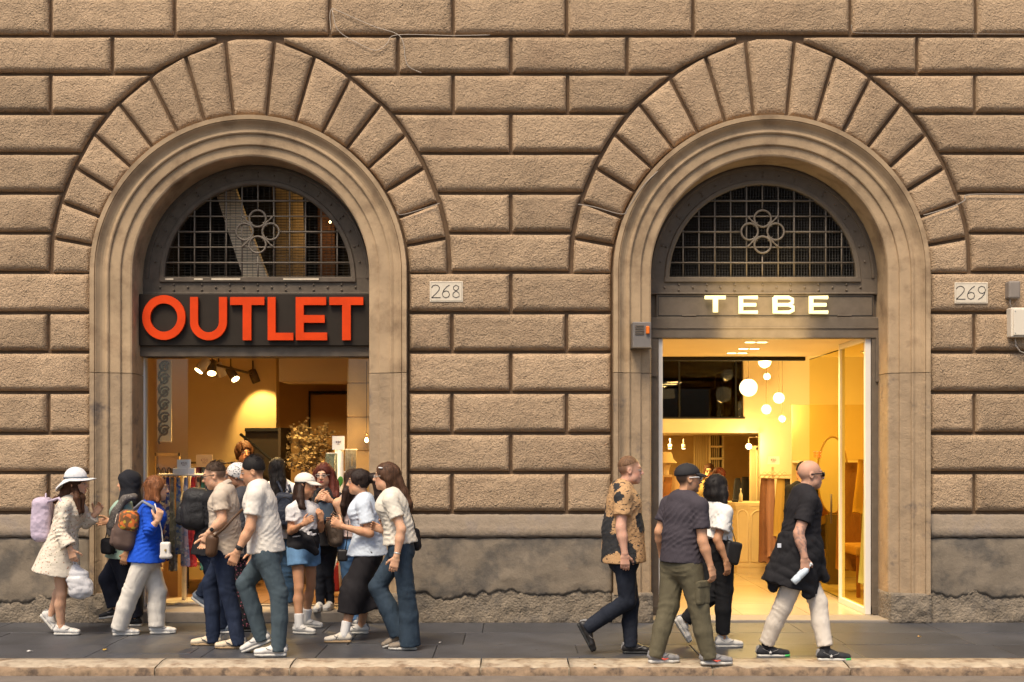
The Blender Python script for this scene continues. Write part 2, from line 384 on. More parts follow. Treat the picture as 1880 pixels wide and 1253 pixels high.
def rough(name, x0, x1, z0, z1, yf, yb, mat, parent, amp=.012, step=.035, top=None, bot=None, seed=0, lean=0.0):
    """a weathered stone face: a grid pushed about by several octaves of noise, with sides"""
    nx = max(3, int((x1-x0)/step)); nz = max(3, int((z1-z0)/step)); r = np.random.default_rng(seed)
    def nz_(sz):
        g = r.normal(size=(sz+2, int(sz*(x1-x0)/(z1-z0))+2)); u = np.linspace(0, g.shape[0]-1.001, nz+1); w_ = np.linspace(0, g.shape[1]-1.001, nx+1)
        iu = u.astype(int); iw = w_.astype(int); fu = (u-iu)[:,None]; fw = (w_-iw)[None,:]; fu = fu*fu*(3-2*fu); fw = fw*fw*(3-2*fw)
        return g[iu][:,iw]*(1-fu)*(1-fw)+g[iu+1][:,iw]*fu*(1-fw)+g[iu][:,iw+1]*(1-fu)*fw+g[iu+1][:,iw+1]*fu*fw
    h = nz_(3)+.6*nz_(6)+.35*nz_(12); vs = []; fs = []
    tj = r.normal(size=nx+1)*.004; wob = np.cumsum(r.normal(size=nx+1))*.011; wob -= np.linspace(wob[0], wob[-1], nx+1)
    for j in range(nz+1):
        for i in range(nx+1):
            t = j/nz; x = x0+(x1-x0)*i/nx; zb = z0+(wob[i]+tj[i]*2 if bot else 0); zt = z1+(wob[i]*.5+tj[i] if top else 0)
            e = min(i, nx-i, 2)/2*min(j, nz-j, 2)/2
            vs.append((x, yf+lean*t-amp*h[j,i]*(.4+.6*e)+.006*(1-e), zb+(zt-zb)*t))
    W = nx+1
    for j in range(nz):
        for i in range(nx): fs.append((j*W+i, j*W+i+1, (j+1)*W+i+1, (j+1)*W+i))
    ring = [i for i in range(W)]+[j*W+nx for j in range(1, nz+1)]+[nz*W+i for i in range(nx-1, -1, -1)]+[j*W for j in range(nz-1, 0, -1)]
    n0 = len(vs)
    for i in ring: vs.append((vs[i][0], yb, vs[i][2]))
    for k in range(len(ring)): fs.append((ring[k], n0+k, n0+(k+1) % len(ring), ring[(k+1) % len(ring)]))
    return mk(name, vs, fs, mat, parent, True)
for ci, c in enumerate(AC):
    for s in (-1, 1):
        a, b = sorted((c+s*(RIN-.5), c+s*(RIN+73)))
        rough('jamb_base', WX(a), WX(b), -.01, WZ(1088), -.118, .46, m_erode, arches[ci], .009, .03, seed=ci*3+s+5)
# plinth: moulded band, plaster panel with a broken lower edge, eroded stone foot
segs = [(-560, AC[0]-ROUT-3), (AC[0]+ROUT+3, AC[1]-ROUT-3), (AC[1]+ROUT+3, 2440)]
for si, (a, b) in enumerate(segs):
    x0, x1 = WX(a), WX(b)
    pr = [(.01, 944), (-.045, 945), (-.062, 949), (-.068, 962), (-.085, 968), (-.094, 973), (-.094, 981), (-.078, 986), (.01, 987)]
    n = max(3, int((x1-x0)/.05)); vs = []; fs = []; K = len(pr)
    for i in range(n+1):
        for k, (yy, py) in enumerate(pr): vs.append((x0+(x1-x0)*i/n, yy+random.uniform(-.004,.004)*(0<k<K-1), WZ(py)+random.uniform(-.005,.005)*(0<k<K-1)))
    for i in range(n):
        for k in range(K-1): fs.append((i*K+k, i*K+k+1, (i+1)*K+k+1, (i+1)*K+k))
    fs.append(tuple(range(K))); fs.append(tuple(n*K+k for k in range(K))[::-1])
    mk('plinth_band', vs, fs, m_band, pal, True)
    rough('plinth_plaster', x0, x1, WZ(1088), WZ(987.5), -.070, .02, m_plaster, pal, .0035, .03, bot=True, seed=20+si)
    rough('plinth_stone', x0, x1, -.02, WZ(1074), -.066, .02, m_erode, pal, .0065, .028, seed=30+si, lean=.012)
# ================================================================== sculpting: smooth unions of tapered limbs, meshed with surface nets
def nrm(v): v = np.asarray(v, float); return v/(np.linalg.norm(v)+1e-9)
_CORN = np.array([[i, j, k] for i in (0,1) for j in (0,1) for k in (0,1)])
_EDG = [(a, b) for a in range(8) for b in range(a+1, 8) if np.abs(_CORN[a]-_CORN[b]).sum() == 1]
def nets(Fd, xs, ys, zs):
    In = Fd < 0
    cnt = sum(In[i:In.shape[0]-1+i, j:In.shape[1]-1+j, k:In.shape[2]-1+k].astype(np.int8) for i, j, k in _CORN)
    act = (cnt > 0) & (cnt < 8); idx = np.argwhere(act)
    if len(idx) == 0: return np.zeros((0,3)), np.zeros((0,4), int)
    vals = np.stack([Fd[idx[:,0]+i, idx[:,1]+j, idx[:,2]+k] for i, j, k in _CORN], 1)
    acc = np.zeros((len(idx), 3)); c = np.zeros(len(idx))
    for a, b in _EDG:
        va, vb = vals[:,a], vals[:,b]; m = (va < 0) != (vb < 0); t = np.where(m, va/np.where(m, va-vb, 1), 0)
        acc += np.where(m[:,None], _CORN[a]+t[:,None]*(_CORN[b]-_CORN[a]), 0); c += m
    u = acc/c[:,None]
    V = np.stack([ax[idx[:,d]]+u[:,d]*(ax[1]-ax[0]) for d, ax in enumerate((xs, ys, zs))], 1)
    vid = -np.ones(act.shape, int); vid[act] = np.arange(len(idx)); Q = []
    for ax in range(3):
        sl0 = [slice(1,-1)]*3; sl1 = [slice(1,-1)]*3; sl0[ax] = slice(0,-1); sl1[ax] = slice(1,None)
        a_, b_ = In[tuple(sl0)], In[tuple(sl1)]; e = np.argwhere(a_ != b_); flip = a_[a_ != b_]
        off = [1,1,1]; off[ax] = 0; e = e+off; p, q = [d for d in range(3) if d != ax]
        if ax == 1: p, q = q, p
        def cell(dp, dq):
            z = e.copy(); z[:,p] -= dp; z[:,q] -= dq; return vid[z[:,0], z[:,1], z[:,2]]
        f = np.stack([cell(1,1), cell(0,1), cell(0,0), cell(1,0)], 1)
        f[~flip] = f[~flip][:,::-1]; Q.append(f)
    return V, np.concatenate(Q)
class Sculpt:
    def __init__(s): s.ops = []
    def seg(s, A, B, r0, r1=None, side=None, k=.02, sub=False, flat=''):
        """tapered limb from A to B; radii scalars or (across, deep) pairs, 'side' is the across direction; flat='a','b','ab' squares the ends"""
        A = np.asarray(A, float); B = np.asarray(B, float); r1 = r0 if r1 is None else r1
        r0 = (r0, r0) if np.isscalar(r0) else r0; r1 = (r1, r1) if np.isscalar(r1) else r1
        ax = B-A; L = np.linalg.norm(ax); ax = ax/L if L > 1e-6 else np.array([0,0,1.0])
        sd = np.array([1.0,0,0]) if side is None else nrm(side); sd = sd-ax*sd.dot(ax)
        if np.linalg.norm(sd) < .1: sd = np.cross(ax, (0,1.0,0)); 
        if np.linalg.norm(sd) < .1: sd = np.cross(ax, (1.0,0,0))
        sd = nrm(sd); s.ops.append(('seg', A, B, ax, max(L, 1e-4), r0, r1, sd, np.cross(ax, sd), k, sub, flat)); return s
    def path(s, pts, rs, side=None, k=.02, flat=''):
        for i in range(len(pts)-1):
            s.seg(pts[i], pts[i+1], rs[i], rs[i+1], side, k, flat=('a' if 'a' in flat and i == 0 else '')+('b' if 'b' in flat and i == len(pts)-2 else ''))
        return s
    def ell(s, C, rad, axes, k=.02, sub=False):
        s.ops.append(('ell', np.asarray(C, float), np.asarray(rad, float), np.asarray(axes, float), k, sub)); return s
    def rbox(s, C, half, axes, rnd, k=.01, sub=False):
        s.ops.append(('box', np.asarray(C, float), np.asarray(half, float), np.asarray(axes, float), rnd, k, sub)); return s
    def cut(s, pt, n): s.ops.append(('cut', np.asarray(pt, float), nrm(n))); return s
    def wrinkle(s, amp, freq, seed=0, dirv=None):
        r = np.random.default_rng(seed); s.ops.append(('wr', amp, freq, [(nrm(r.normal(size=3) if dirv is None else np.asarray(dirv)+.35*r.normal(size=3)), nrm(r.normal(size=3)), r.uniform(0, 6, 2), r.uniform(.7, 1.5)) for _ in range(3)])); return s
    def fold(s, C, dirv, amp, per, R, seed=0):
        """a patch of cloth folds round C, ridges across dirv"""
        r = np.random.default_rng(seed); s.ops.append(('fold', np.asarray(C, float), nrm(np.asarray(dirv)+.15*r.normal(size=3)), nrm(r.normal(size=3)), amp, 6.283/per, R, r.uniform(0, 6, 2))); return s
    def bounds(s):
        lo, hi = [], []
        for o in s.ops:
            if o[0] == 'seg' and not o[10]:
                r = max(max(o[5]), max(o[6])); lo.append(np.minimum(o[1], o[2])-r); hi.append(np.maximum(o[1], o[2])+r)
            elif o[0] == 'ell' and not o[5]: lo.append(o[1]-o[2].max()); hi.append(o[1]+o[2].max())
            elif o[0] == 'box' and not o[6]: q = (np.abs(o[3])*o[2][:,None]).sum(0); lo.append(o[1]-q); hi.append(o[1]+q)
        return np.min(lo, 0), np.max(hi, 0)
    def build(s, h, region=None):
        lo, hi = s.bounds() if region is None else region; pad = max(2.5*h, .02)
        axs = [np.arange(lo[d]-pad, hi[d]+pad+h, h, dtype=np.float32) for d in range(3)]
        Fd = np.full([len(a) for a in axs], .12, np.float32)
        def sub(l, u):
            sl = []
            for d in range(3):
                a = int(np.searchsorted(axs[d], l[d])); b = int(np.searchsorted(axs[d], u[d]))
                if b <= a: return None
                sl.append(slice(a, b))
            return tuple(sl)
        for o in s.ops:
            if o[0] in ('seg', 'ell', 'box'):
                if o[0] == 'seg': r = max(max(o[5]), max(o[6]))+.05+o[9]; l, u = np.minimum(o[1], o[2])-r, np.maximum(o[1], o[2])+r
                elif o[0] == 'ell': r = o[2].max()+.05+o[4]; l, u = o[1]-r, o[1]+r
                else: q = (np.abs(o[3])*o[2][:,None]).sum(0)+.05+o[5]; l, u = o[1]-q, o[1]+q
                sl = sub(l, u)
                if sl is None: continue
                X = axs[0][sl[0]][:,None,None]; Y = axs[1][sl[1]][None,:,None]; Z = axs[2][sl[2]][None,None,:]
                f32 = np.float32
                if o[0] == 'seg':
                    A, ax, L, r0, r1, sd, fd, k, neg, flat = o[1], o[3], o[4], o[5], o[6], o[7], o[8], o[9], o[10], o[11]
                    x, y, z = X-f32(A[0]), Y-f32(A[1]), Z-f32(A[2])
                    t = x*f32(ax[0])+y*f32(ax[1])+z*f32(ax[2]); tc = np.clip(t/f32(L), 0, 1); dx = t-tc*f32(L)
                    va = x*f32(sd[0])+y*f32(sd[1])+z*f32(sd[2]); vb = x*f32(fd[0])+y*f32(fd[1])+z*f32(fd[2])
                    ra = f32(r0[0])+tc*f32(r1[0]-r0[0]); rb = f32(r0[1])+tc*f32(r1[1]-r0[1]); rm = np.minimum(ra, rb)
                    a2, b2, c2 = va/ra, vb/rb, dx/rm; k0 = np.sqrt(a2*a2+b2*b2+c2*c2)+f32(1e-6)
                    a2 /= ra; b2 /= rb; c2 /= rm; d_ = k0*(k0-1)/(np.sqrt(a2*a2+b2*b2+c2*c2)+f32(1e-6))
                    if 'a' in flat: d_ = np.maximum(d_, -t)
                    if 'b' in flat: d_ = np.maximum(d_, t-f32(L))
                elif o[0] == 'ell':
                    C, rad, axes, k, neg = o[1:6]; ks = 0; kd = 0
                    for i in range(3):
                        v = (X-f32(C[0]))*f32(axes[i][0])+(Y-f32(C[1]))*f32(axes[i][1])+(Z-f32(C[2]))*f32(axes[i][2]); v = v/f32(rad[i]); ks = ks+v*v; v = v/f32(rad[i]); kd = kd+v*v
                    k0 = np.sqrt(ks)+f32(1e-6); d_ = k0*(k0-1)/(np.sqrt(kd)+f32(1e-6))
                else:
                    C, half, axes, rnd, k, neg = o[1:7]; ss = 0; mx = -9
                    for i in range(3):
                        v = np.abs((X-f32(C[0]))*f32(axes[i][0])+(Y-f32(C[1]))*f32(axes[i][1])+(Z-f32(C[2]))*f32(axes[i][2]))-f32(half[i]-rnd); mx = np.maximum(mx, v); v = np.maximum(v, 0); ss = ss+v*v
                    d_ = np.sqrt(ss)+np.minimum(mx, 0)-f32(rnd)
                cur = Fd[sl]
                if neg: a_, b_ = -cur, d_
                else: a_, b_ = cur, d_
                if k > 0:
                    hh = np.maximum(k-np.abs(a_-b_), 0); r_ = np.minimum(a_, b_)-hh*hh*f32(.25/k)
                else: r_ = np.minimum(a_, b_)
                Fd[sl] = -r_ if neg else r_
            elif o[0] == 'cut':
                Fd = np.maximum(Fd, (axs[0][:,None,None]-o[1][0])*o[2][0]+(axs[1][None,:,None]-o[1][1])*o[2][1]+(axs[2][None,None,:]-o[1][2])*o[2][2]).astype(np.float32)
            elif o[0] == 'fold':
                C, d1, d2, amp, fq, R, ph = o[1:]; sl = sub(C-2*R, C+2*R)
                if sl is None: continue
                X = axs[0][sl[0]][:,None,None]-np.float32(C[0]); Y = axs[1][sl[1]][None,:,None]-np.float32(C[1]); Z = axs[2][sl[2]][None,None,:]-np.float32(C[2])
                t = (X*d1[0]+Y*d1[1]+Z*d1[2])*fq+1.6*np.sin((X*d2[0]+Y*d2[1]+Z*d2[2])*fq*.35+ph[0])+ph[1]
                Fd[sl] += (amp*np.exp(-(X*X+Y*Y+Z*Z)/(R*R))*(2*np.abs(np.sin(.5*t))**.75-1.15)).astype(np.float32)
            elif o[0] == 'wr':
                w_ = 0
                for n1, n2, ph, q in o[3]:
                    g = lambda n, f: (axs[0][:,None,None]*n[0]+axs[1][None,:,None]*n[1]+axs[2][None,None,:]*n[2])*np.float32(f*o[2])
                    w_ = w_+1-2*np.abs(np.sin(.5*g(n1, q)+1.1*np.sin(g(n2, q*.5)+ph[0])+ph[1]))**.7
                Fd = (Fd+np.float32(o[1]/3)*w_).astype(np.float32)
        if region is None:     # close the surface at the grid's border
            for d in range(3):
                i = [slice(None)]*3; i[d] = 0; Fd[tuple(i)] = .05; i[d] = -1; Fd[tuple(i)] = .05
        return nets(Fd, *axs)
    def obj(s, name, h, mat, parent=None):
        v, f = s.build(h); return mk(name, v, f, mat, parent, True)
EYE3 = np.eye(3)
# ================================================================== shared shop bits
YF = .34; DF = CD+YF
WARM = (1.0, .64, .22)
def lamp(name, kind, loc, energy, color=WARM, size=.1, rot=None, spot=60, blend=.5):
    l = bpy.data.lights.new(name, kind); l.energy = energy; l.color = color
    if kind == 'AREA': l.size = size
    elif kind == 'SPOT': l.spot_size = math.radians(spot); l.spot_blend = blend; l.shadow_soft_size = size
    else: l.shadow_soft_size = size
    o = bpy.data.objects.new(name, l); COL.objects.link(o); o.location = loc
    if rot is not None: o.rotation_euler = Vector(rot).to_track_quat('-Z', 'Y').to_euler()
    return o
def drape(name, cx, cy, zt, zb, wt, wb, dt, db, folds, mat, parent=None, seed=0, ang=0.0, wav=.16, n=36, lv=9):
    """hanging cloth: a closed wavy tube, narrower at the hanger, folds deepening towards the hem"""
    r = random.Random(seed); ph = r.uniform(0, 6); vs = []; fs = []
    for j in range(lv+1):
        t = j/lv; w_ = wt+(wb-wt)*t**.7; d_ = dt+(db-dt)*t
        for i in range(n):
            a = 2*math.pi*i/n; m = 1+wav*(.25+.75*t)*math.cos(folds*a+ph+.8*t)+.05*math.cos(3*a+ph*2)
            x, y = w_*m*math.cos(a), d_*m*math.sin(a); x, y = x*math.cos(ang)-y*math.sin(ang), x*math.sin(ang)+y*math.cos(ang)
            vs.append((cx+x+.006*math.sin(5*t+ph), cy+y, zt+(zb-zt)*t+(.012*math.cos(folds*a+ph) if j == lv else 0)))
    for j in range(lv):
        for i in range(n): fs.append((j*n+i, (j+1)*n+i, (j+1)*n+(i+1) % n, j*n+(i+1) % n)[::-1])
    fs.append(tuple(range(n))); fs.append(tuple(lv*n+i for i in range(n))[::-1])
    return mk(name, vs, [q[::-1] for q in fs], mat, parent, True)
# --------- stroke lettering: each glyph a set of polylines on a unit box
DIG = {'2': [[(.04,.78),(.12,.93),(.32,1),(.52,.95),(.64,.8),(.6,.6),(.42,.38),(.02,0)],[(.02,.012),(.72,.012)]],
       '6': [[(.62,1),(.4,.86),(.16,.58),(.06,.3),(.12,.1),(.32,0),(.54,.08),(.62,.28),(.54,.48),(.34,.55),(.14,.44)]],
       '8': [[(.33,.54),(.14,.66),(.12,.84),(.32,1),(.54,.86),(.5,.68),(.33,.54),(.1,.36),(.08,.12),(.32,0),(.58,.12),(.56,.36),(.33,.54)]],
       '9': [[(.6,.56),(.42,.45),(.2,.5),(.08,.7),(.14,.9),(.34,1),(.56,.92),(.64,.7),(.56,.4),(.34,.14),(.1,0)]]}
def glyphs(text, x, z, h, y, r, mat, parent, adv=.8):
    for ch in text:
        a = Acc()
        for pl in DIG[ch]: a.add(*g_tube([(x+p[0]*h, y, z+p[1]*h) for p in pl], r, 5))
        a.build('numeral', mat, parent, True); x += adv*h
def plaque(num, px0, px1, py0, py1, label):
    d = CD-.066; x0, x1, z0, z1 = WX(px0, d), WX(px1, d), WZ(py1, d), WZ(py0, d)
    t = empty('house_number_plaque', ((x0+x1)/2, -.066, z0), label, 'plaque')
    box('plate', x0, x1, -.078, -.05, z0, z1, m_marble, t, .004)
    a = Acc(); g = .012
    for q in ((x0+g, x1-g, z0+g, z0+g+.003), (x0+g, x1-g, z1-g-.003, z1-g), (x0+g, x0+g+.003, z0+g, z1-g), (x1-g-.003, x1-g, z0+g, z1-g)): a.add(*g_box(q[0], q[1], -.0795, -.077, q[2], q[3]))
    a.build('incised_border', M('incised_line', (.38,.31,.23), .8), t)
    h = (z1-z0)*.62; glyphs(num, x0+(x1-x0)*.5-1.17*h, z0+(z1-z0)*.2, h, -.078, .0042, m_ink, t)
plaque('268', 789, 850, 517, 555, 'cream marble number plaque 268 between the two arches')
plaque('269', 1752, 1813, 519, 558, 'cream marble number plaque 269 right of the lit shop')

# ================================================================== lunette windows
ZC = WZ(511, DF)
def lunette(ci, label, mat, see):
    x0 = (AC[ci]-940)*S; t = empty('lunette_window', (x0, YF, WZ(541, DF)), label, 'window')
    prof = [(.985,.40),(.985,.33),(1.0,.318),(1.03,.318),(1.04,YF),(1.15,YF),(1.155,.328),(1.18,.328),(1.186,YF+.006),(1.30,YF+.006)]
    vs = []; fs = []; K = len(prof); n = 64
    for i in range(n+1):
        a = math.pi*i/n
        for r, y in prof: vs.append((x0+r*math.cos(a), y, ZC+r*math.sin(a)))
    for i in range(n):
        for k in range(K-1): fs.append((i*K+k, (i+1)*K+k, (i+1)*K+k+1, i*K+k+1))
    fr = mk('frame', vs, [q[::-1] for q in fs], mat, t, False)
    zr = WZ(541, DF)
    box('bottom_rail', x0-1.3, x0+1.3, YF+.002, .42, zr, ZC, mat, t)
    box('rail_moulding', x0-1.04, x0+1.04, .318, .36, ZC-.045, ZC+.012, mat, t, .008)
    box('rail_moulding', x0-1.19, x0+1.19, .322, .36, zr, zr+.022, mat, t, .006)
    a = Acc(); dome = [(.013,0),(.012,.006),(.008,.011),(.001,.013)]
    for i in range(1, 20):
        an = math.pi*i/20; rr = [1.095] if i % 2 else [1.075, 1.115]
        for r in rr: a.add(*g_lathe(dome, (x0+r*math.cos(an), YF, ZC+r*math.sin(an)), 8, 'y'))
    for i in range(-7, 8):
        for dz in ([0] if i % 2 else [-.03, .03]): a.add(*g_lathe(dome, (x0+i*.148, YF, (zr+ZC)/2-.012+dz), 8, 'y'))
    a.build('rivets', mat, t, True, 'stuff')
    R = .985; st = .168
    for i in range(-5, 6):
        z1 = math.sqrt(R*R-(i*st)**2)
        if i == 0:
            tube('grille_bar', [(x0, .35, ZC), (x0, .35, ZC+.245)], .0085, m_ironbar, t, 6); tube('grille_bar', [(x0, .35, ZC+.72), (x0, .35, ZC+R)], .0085, m_ironbar, t, 6)
        else: tube('grille_bar', [(x0+i*st, .35, ZC), (x0+i*st, .35, ZC+z1)], .0085, m_ironbar, t, 6)
    for i in range(1, 6):
        z = i*.1635; xx = math.sqrt(R*R-z*z)
        if i == 3:
            for s in (-1, 1): tube('grille_bar', [(x0+s*.235, .345, ZC+z), (x0+s*xx, .345, ZC+z)], .0085, m_ironbar, t, 6)
        else: tube('grille_bar', [(x0-xx, .345, ZC+z), (x0+xx, .345, ZC+z)], .0085, m_ironbar, t, 6)
    zc = ZC+3*.1635
    for dx, dz in ((0,1),(0,-1),(1,0),(-1,0)):
        tube('quatrefoil_ring', [(x0+dx*.138+.088*math.cos(q), .335, zc+dz*.138+.088*math.sin(q)) for q in np.linspace(0, 2*math.pi, 25)[:-1]], .0115, m_ironbar, t, 6, True)
    for sx in (-1, 1):
        for sz in (-1, 1):
            p = lambda k: (x0+sx*k, .332, zc+sz*k)
            pts = [p(.045), p(.075), p(.1), p(.125), p(.15), p(.168)]
            tube('quatrefoil_tip', pts, [.006,.008,.014,.006,.013,.004], m_ironbar, t, 6)
            tube('quatrefoil_collar', [(x0+sx*.10, .330, zc+sz*.055), (x0+sx*.055, .330, zc+sz*.10)], .006, m_ironbar, t, 5)
    a = Acc(); sp = .030
    for i in range(-32, 33):
        z1 = math.sqrt(max(R*R-(i*sp)**2, 0))
        if z1 > .03 and (not see or i % 2 == 0): a.add(*g_tube([(x0+i*sp, .375, ZC), (x0+i*sp, .375, ZC+z1)], .0026 if see else .0042, 3))
    for i in range(1, 33):
        xx = math.sqrt(max(R*R-(i*sp)**2, 0)); a.add(*g_tube([(x0-xx, .378, ZC+i*sp), (x0+xx, .378, ZC+i*sp)], .0034 if see else .0042, 3))
    a.build('wire_mesh', m_mesh, t, False, 'stuff')
    return t
lu0 = lunette(0, 'half-round iron lunette window with grille above the red sign', m_irondk, True)
lu1 = lunette(1, 'half-round iron lunette window with grille above the glowing letters', m_iron, False)
for a_, b_ in ((303,318),(356,372),(388,441),(520,585)): box('tape_strip', WX(a_, 12.31), WX(b_, 12.31), .312, .3175, WZ(514.5, 12.31), WZ(511.3, 12.31), M('old_tape', (.62,.52,.38), .7, var=.2, vscale=30), lu0)
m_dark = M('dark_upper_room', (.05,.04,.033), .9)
def room(name, x0, x1, y0, y1, z0, z1, mats, skip=''):
    """walls, floor and ceiling of a shop as separate sheets; mats: floor, ceiling, left, right, back"""
    out = {}
    def q(nm, pts, m): o = mk(nm, pts, [(0,1,2,3)], m); o['kind'] = 'structure'; return o
    if 'f' not in skip: out['f'] = q(name+'_floor', [(x0,y0,z0),(x1,y0,z0),(x1,y1,z0),(x0,y1,z0)], mats[0])
    if 'c' not in skip: out['c'] = q(name+'_ceiling', [(x0,y0,z1),(x0,y1,z1),(x1,y1,z1),(x1,y0,z1)], mats[1])
    if 'l' not in skip: out['l'] = q(name+'_side_wall', [(x0,y0,z0),(x0,y1,z0),(x0,y1,z1),(x0,y0,z1)], mats[2])
    if 'r' not in skip: out['r'] = q(name+'_side_wall', [(x1,y0,z0),(x1,y0,z1),(x1,y1,z1),(x1,y1,z0)], mats[3])
    if 'b' not in skip: out['b'] = q(name+'_back_wall', [(x0,y1,z0),(x1,y1,z0),(x1,y1,z1),(x0,y1,z1)], mats[4])
    return out
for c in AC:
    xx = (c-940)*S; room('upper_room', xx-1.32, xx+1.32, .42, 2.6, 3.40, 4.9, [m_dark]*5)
# behind the left grille: a pale sloping stair beam, curtains and a small bulb
def quadpx(name, pts, d, th, mat, parent=None):
    v = [tuple(P(x, y, d)) for x, y in pts]+[tuple(P(x, y, d)+np.array([0, th, 0])) for x, y in pts]; n = len(pts)
    return mk(name, v, [tuple(range(n)), tuple(range(2*n-1, n-1, -1))]+[(i, n+i, n+(i+1) % n, (i+1) % n) for i in range(n)], mat, parent)
o = quadpx('stair_beam', [(456,540), (502,540), (426,330), (388,330)], 12.7, .12, M('pale_beam', (.80,.64,.44), .8, var=.12)); tag(o, 'pale sloping beam behind the left lunette grille', 'beam')
ct = M('tan_curtain', (.30,.21,.12), .9, var=.15); cr = M('rust_curtain', (.08,.035,.022), .9)
o = drape('curtain', WX(528, 13.6), 1.6, 4.85, 3.45, .17, .17, .03, .03, 5, ct, wav=.3); tag(o, 'tan curtain behind the left lunette grille', 'curtain')
o = drape('curtain', WX(597, 13.6), 1.65, 4.85, 3.45, .09, .09, .03, .03, 5, cr, wav=.3); tag(o, 'rust red curtain behind the left lunette grille', 'curtain')
t = empty('bare_bulb', tuple(P(606, 412, 13.3)), 'small glowing bulb behind the left lunette grille', 'bulb')
lathe('bulb', ball_prof(.011), tuple(P(606, 408, 13.3)), M('bulb_glow', (1,.8,.4), emit=((1,.72,.3), 14)), t, 12)
tube('cord', [P(606, 404, 13.3), P(606, 404, 13.3)+np.array([0,0,.5])], .004, m_black, t)
lamp('bulb_light', 'POINT', tuple(P(606, 411, 13.2)), 3, size=.03)

# ================================================================== left shop: sign, beam, frame
m_sign = M('sign_charcoal', (.030,.023,.017), .6, var=.2, vscale=4, spec=.12)
m_red = M('sign_orange_red', (.66,.050,.004), .5, var=.14, vscale=5, spec=.15)
d = 12.2; sg = empty('shop_sign', (WX(466, d), .2, WZ(635, d)), 'black sign board with raised orange red letters OUTLET', 'sign')
box('board', WX(255, d), WX(677.5, d), .20, .33, WZ(635, d), WZ(540, d), m_sign, sg, .006)
def let(polys, d=12.19, y0=.155, y1=.188):
    a = Acc()
    for pl in polys: a.add(*g_prism([(WX(x, d), WZ(y, d)) for x, y in pl], y0, y1))
    a.build('letter', m_red, sg)
def ringpoly(cx, cy, rx, ry, ix, iy, a0, a1, n=28):
    o_ = [(cx+rx*math.cos(t), cy-ry*math.sin(t)) for t in np.linspace(a0, a1, n)]; i_ = [(cx+ix*math.cos(t), cy-iy*math.sin(t)) for t in np.linspace(a1, a0, n)]
    return o_+i_
let([ringpoly(302.5, 584, 39.5, 41, 25, 26, 0, math.pi), ringpoly(302.5, 584, 39.5, 41, 25, 26, math.pi, 2*math.pi)])
let([[(350.5,546.5),(350.5,592),(365,592),(365,546.5)], [(403.5,546.5),(403.5,592),(418,592),(418,546.5)], ringpoly(384.2, 592, 33.8, 33.5, 19.3, 19, math.pi, 2*math.pi)])
def rc(x0, x1, y0, y1): return [(x0,y1),(x1,y1),(x1,y0),(x0,y0)]
def Tl(x0, x1, sx0, sx1): return [[(sx0,625.5),(sx1,625.5),(sx1,561),(x1,561),(x1,546.5),(x0,546.5),(x0,561),(sx0,561)]]
let(Tl(424, 486.5, 447, 462.7))
let([[(492.6,625.5),(539.5,625.5),(539.5,612),(507,612),(507,546.5),(492.6,546.5)]])
let([[(544,625.5),(601.5,625.5),(601.5,611.5),(558.5,611.5),(558.5,593.5),(597,593.5),(597,579.5),(558.5,579.5),(558.5,561),(599.5,561),(599.5,546.5),(544,546.5)]])
let(Tl(605.6, 667.7, 629, 644.7))
o = box('lintel_beam', WX(243, 12.25), WX(679, 12.25), .245, .5, WZ(655, 12.25), WZ(634, 12.25), m_irondk, None, .006); tag(o, 'dark steel lintel beam under the black sign board', 'beam')
SH = .105
thr = box('threshold_step', WX(240), WX(681), -.03, .62, -.01, SH, M('worn_step_stone', (.30,.25,.20), .6, var=.2, vscale=8, bump=[('noise', 40, .003)]), None, .012); tag(thr, 'worn grey stone step under the left shop window', 'step')
lt = WZ(655, DF)
o = empty('door_frame', (WX(265, 12.4), .4, SH), 'thin white frame post and track round the left shop opening', 'frame')
box('post', WX(262, 12.4), WX(268.5, 12.4), .36, .46, SH, lt, m_white, o, .004)
box('post', WX(682, 12.4), WX(687, 12.4), .36, .46, SH, lt, m_white, o, .004)
box('floor_track', WX(268, 12.42), WX(685, 12.42), .40, .44, SH+.001, SH+.012, m_iron, o)

# ================================================================== left shop interior
m_amber = M('amber_wall', (.62,.46,.22), .85, var=.06, vscale=2)
m_brownw = M('brown_wall', (.42,.28,.14), .85, var=.1, vscale=2)
m_wood = M('brown_wood_floor', (.20,.105,.045), .5, var=.3, vscale=3)
m_ceil = M('cream_ceiling', (.50,.40,.26), .85)
room('outlet_shop', -4.55, -1.25, .46, 6.4, SH-.002, 2.98, [m_wood, m_ceil, m_amber, m_amber, m_brownw])
box('shop_partition', -4.6, WX(507, 15), 3.0, 3.2, SH, 2.975, m_amber, None, kind='structure')
box('front_return_wall', -4.6, WX(246, 12.5), .462, .56, SH, 2.975, m_amber, None, kind='structure')
# slatted wooden floor boards near the front, each a board
fl = bpy.data.objects['outlet_shop_floor']
for i in range(22):
    x = -4.5+i*.15; box('floor_board', x+.002, x+.148, .625, 3.0, SH-.001, SH+.004+.001*(i % 3), m_wood, fl)
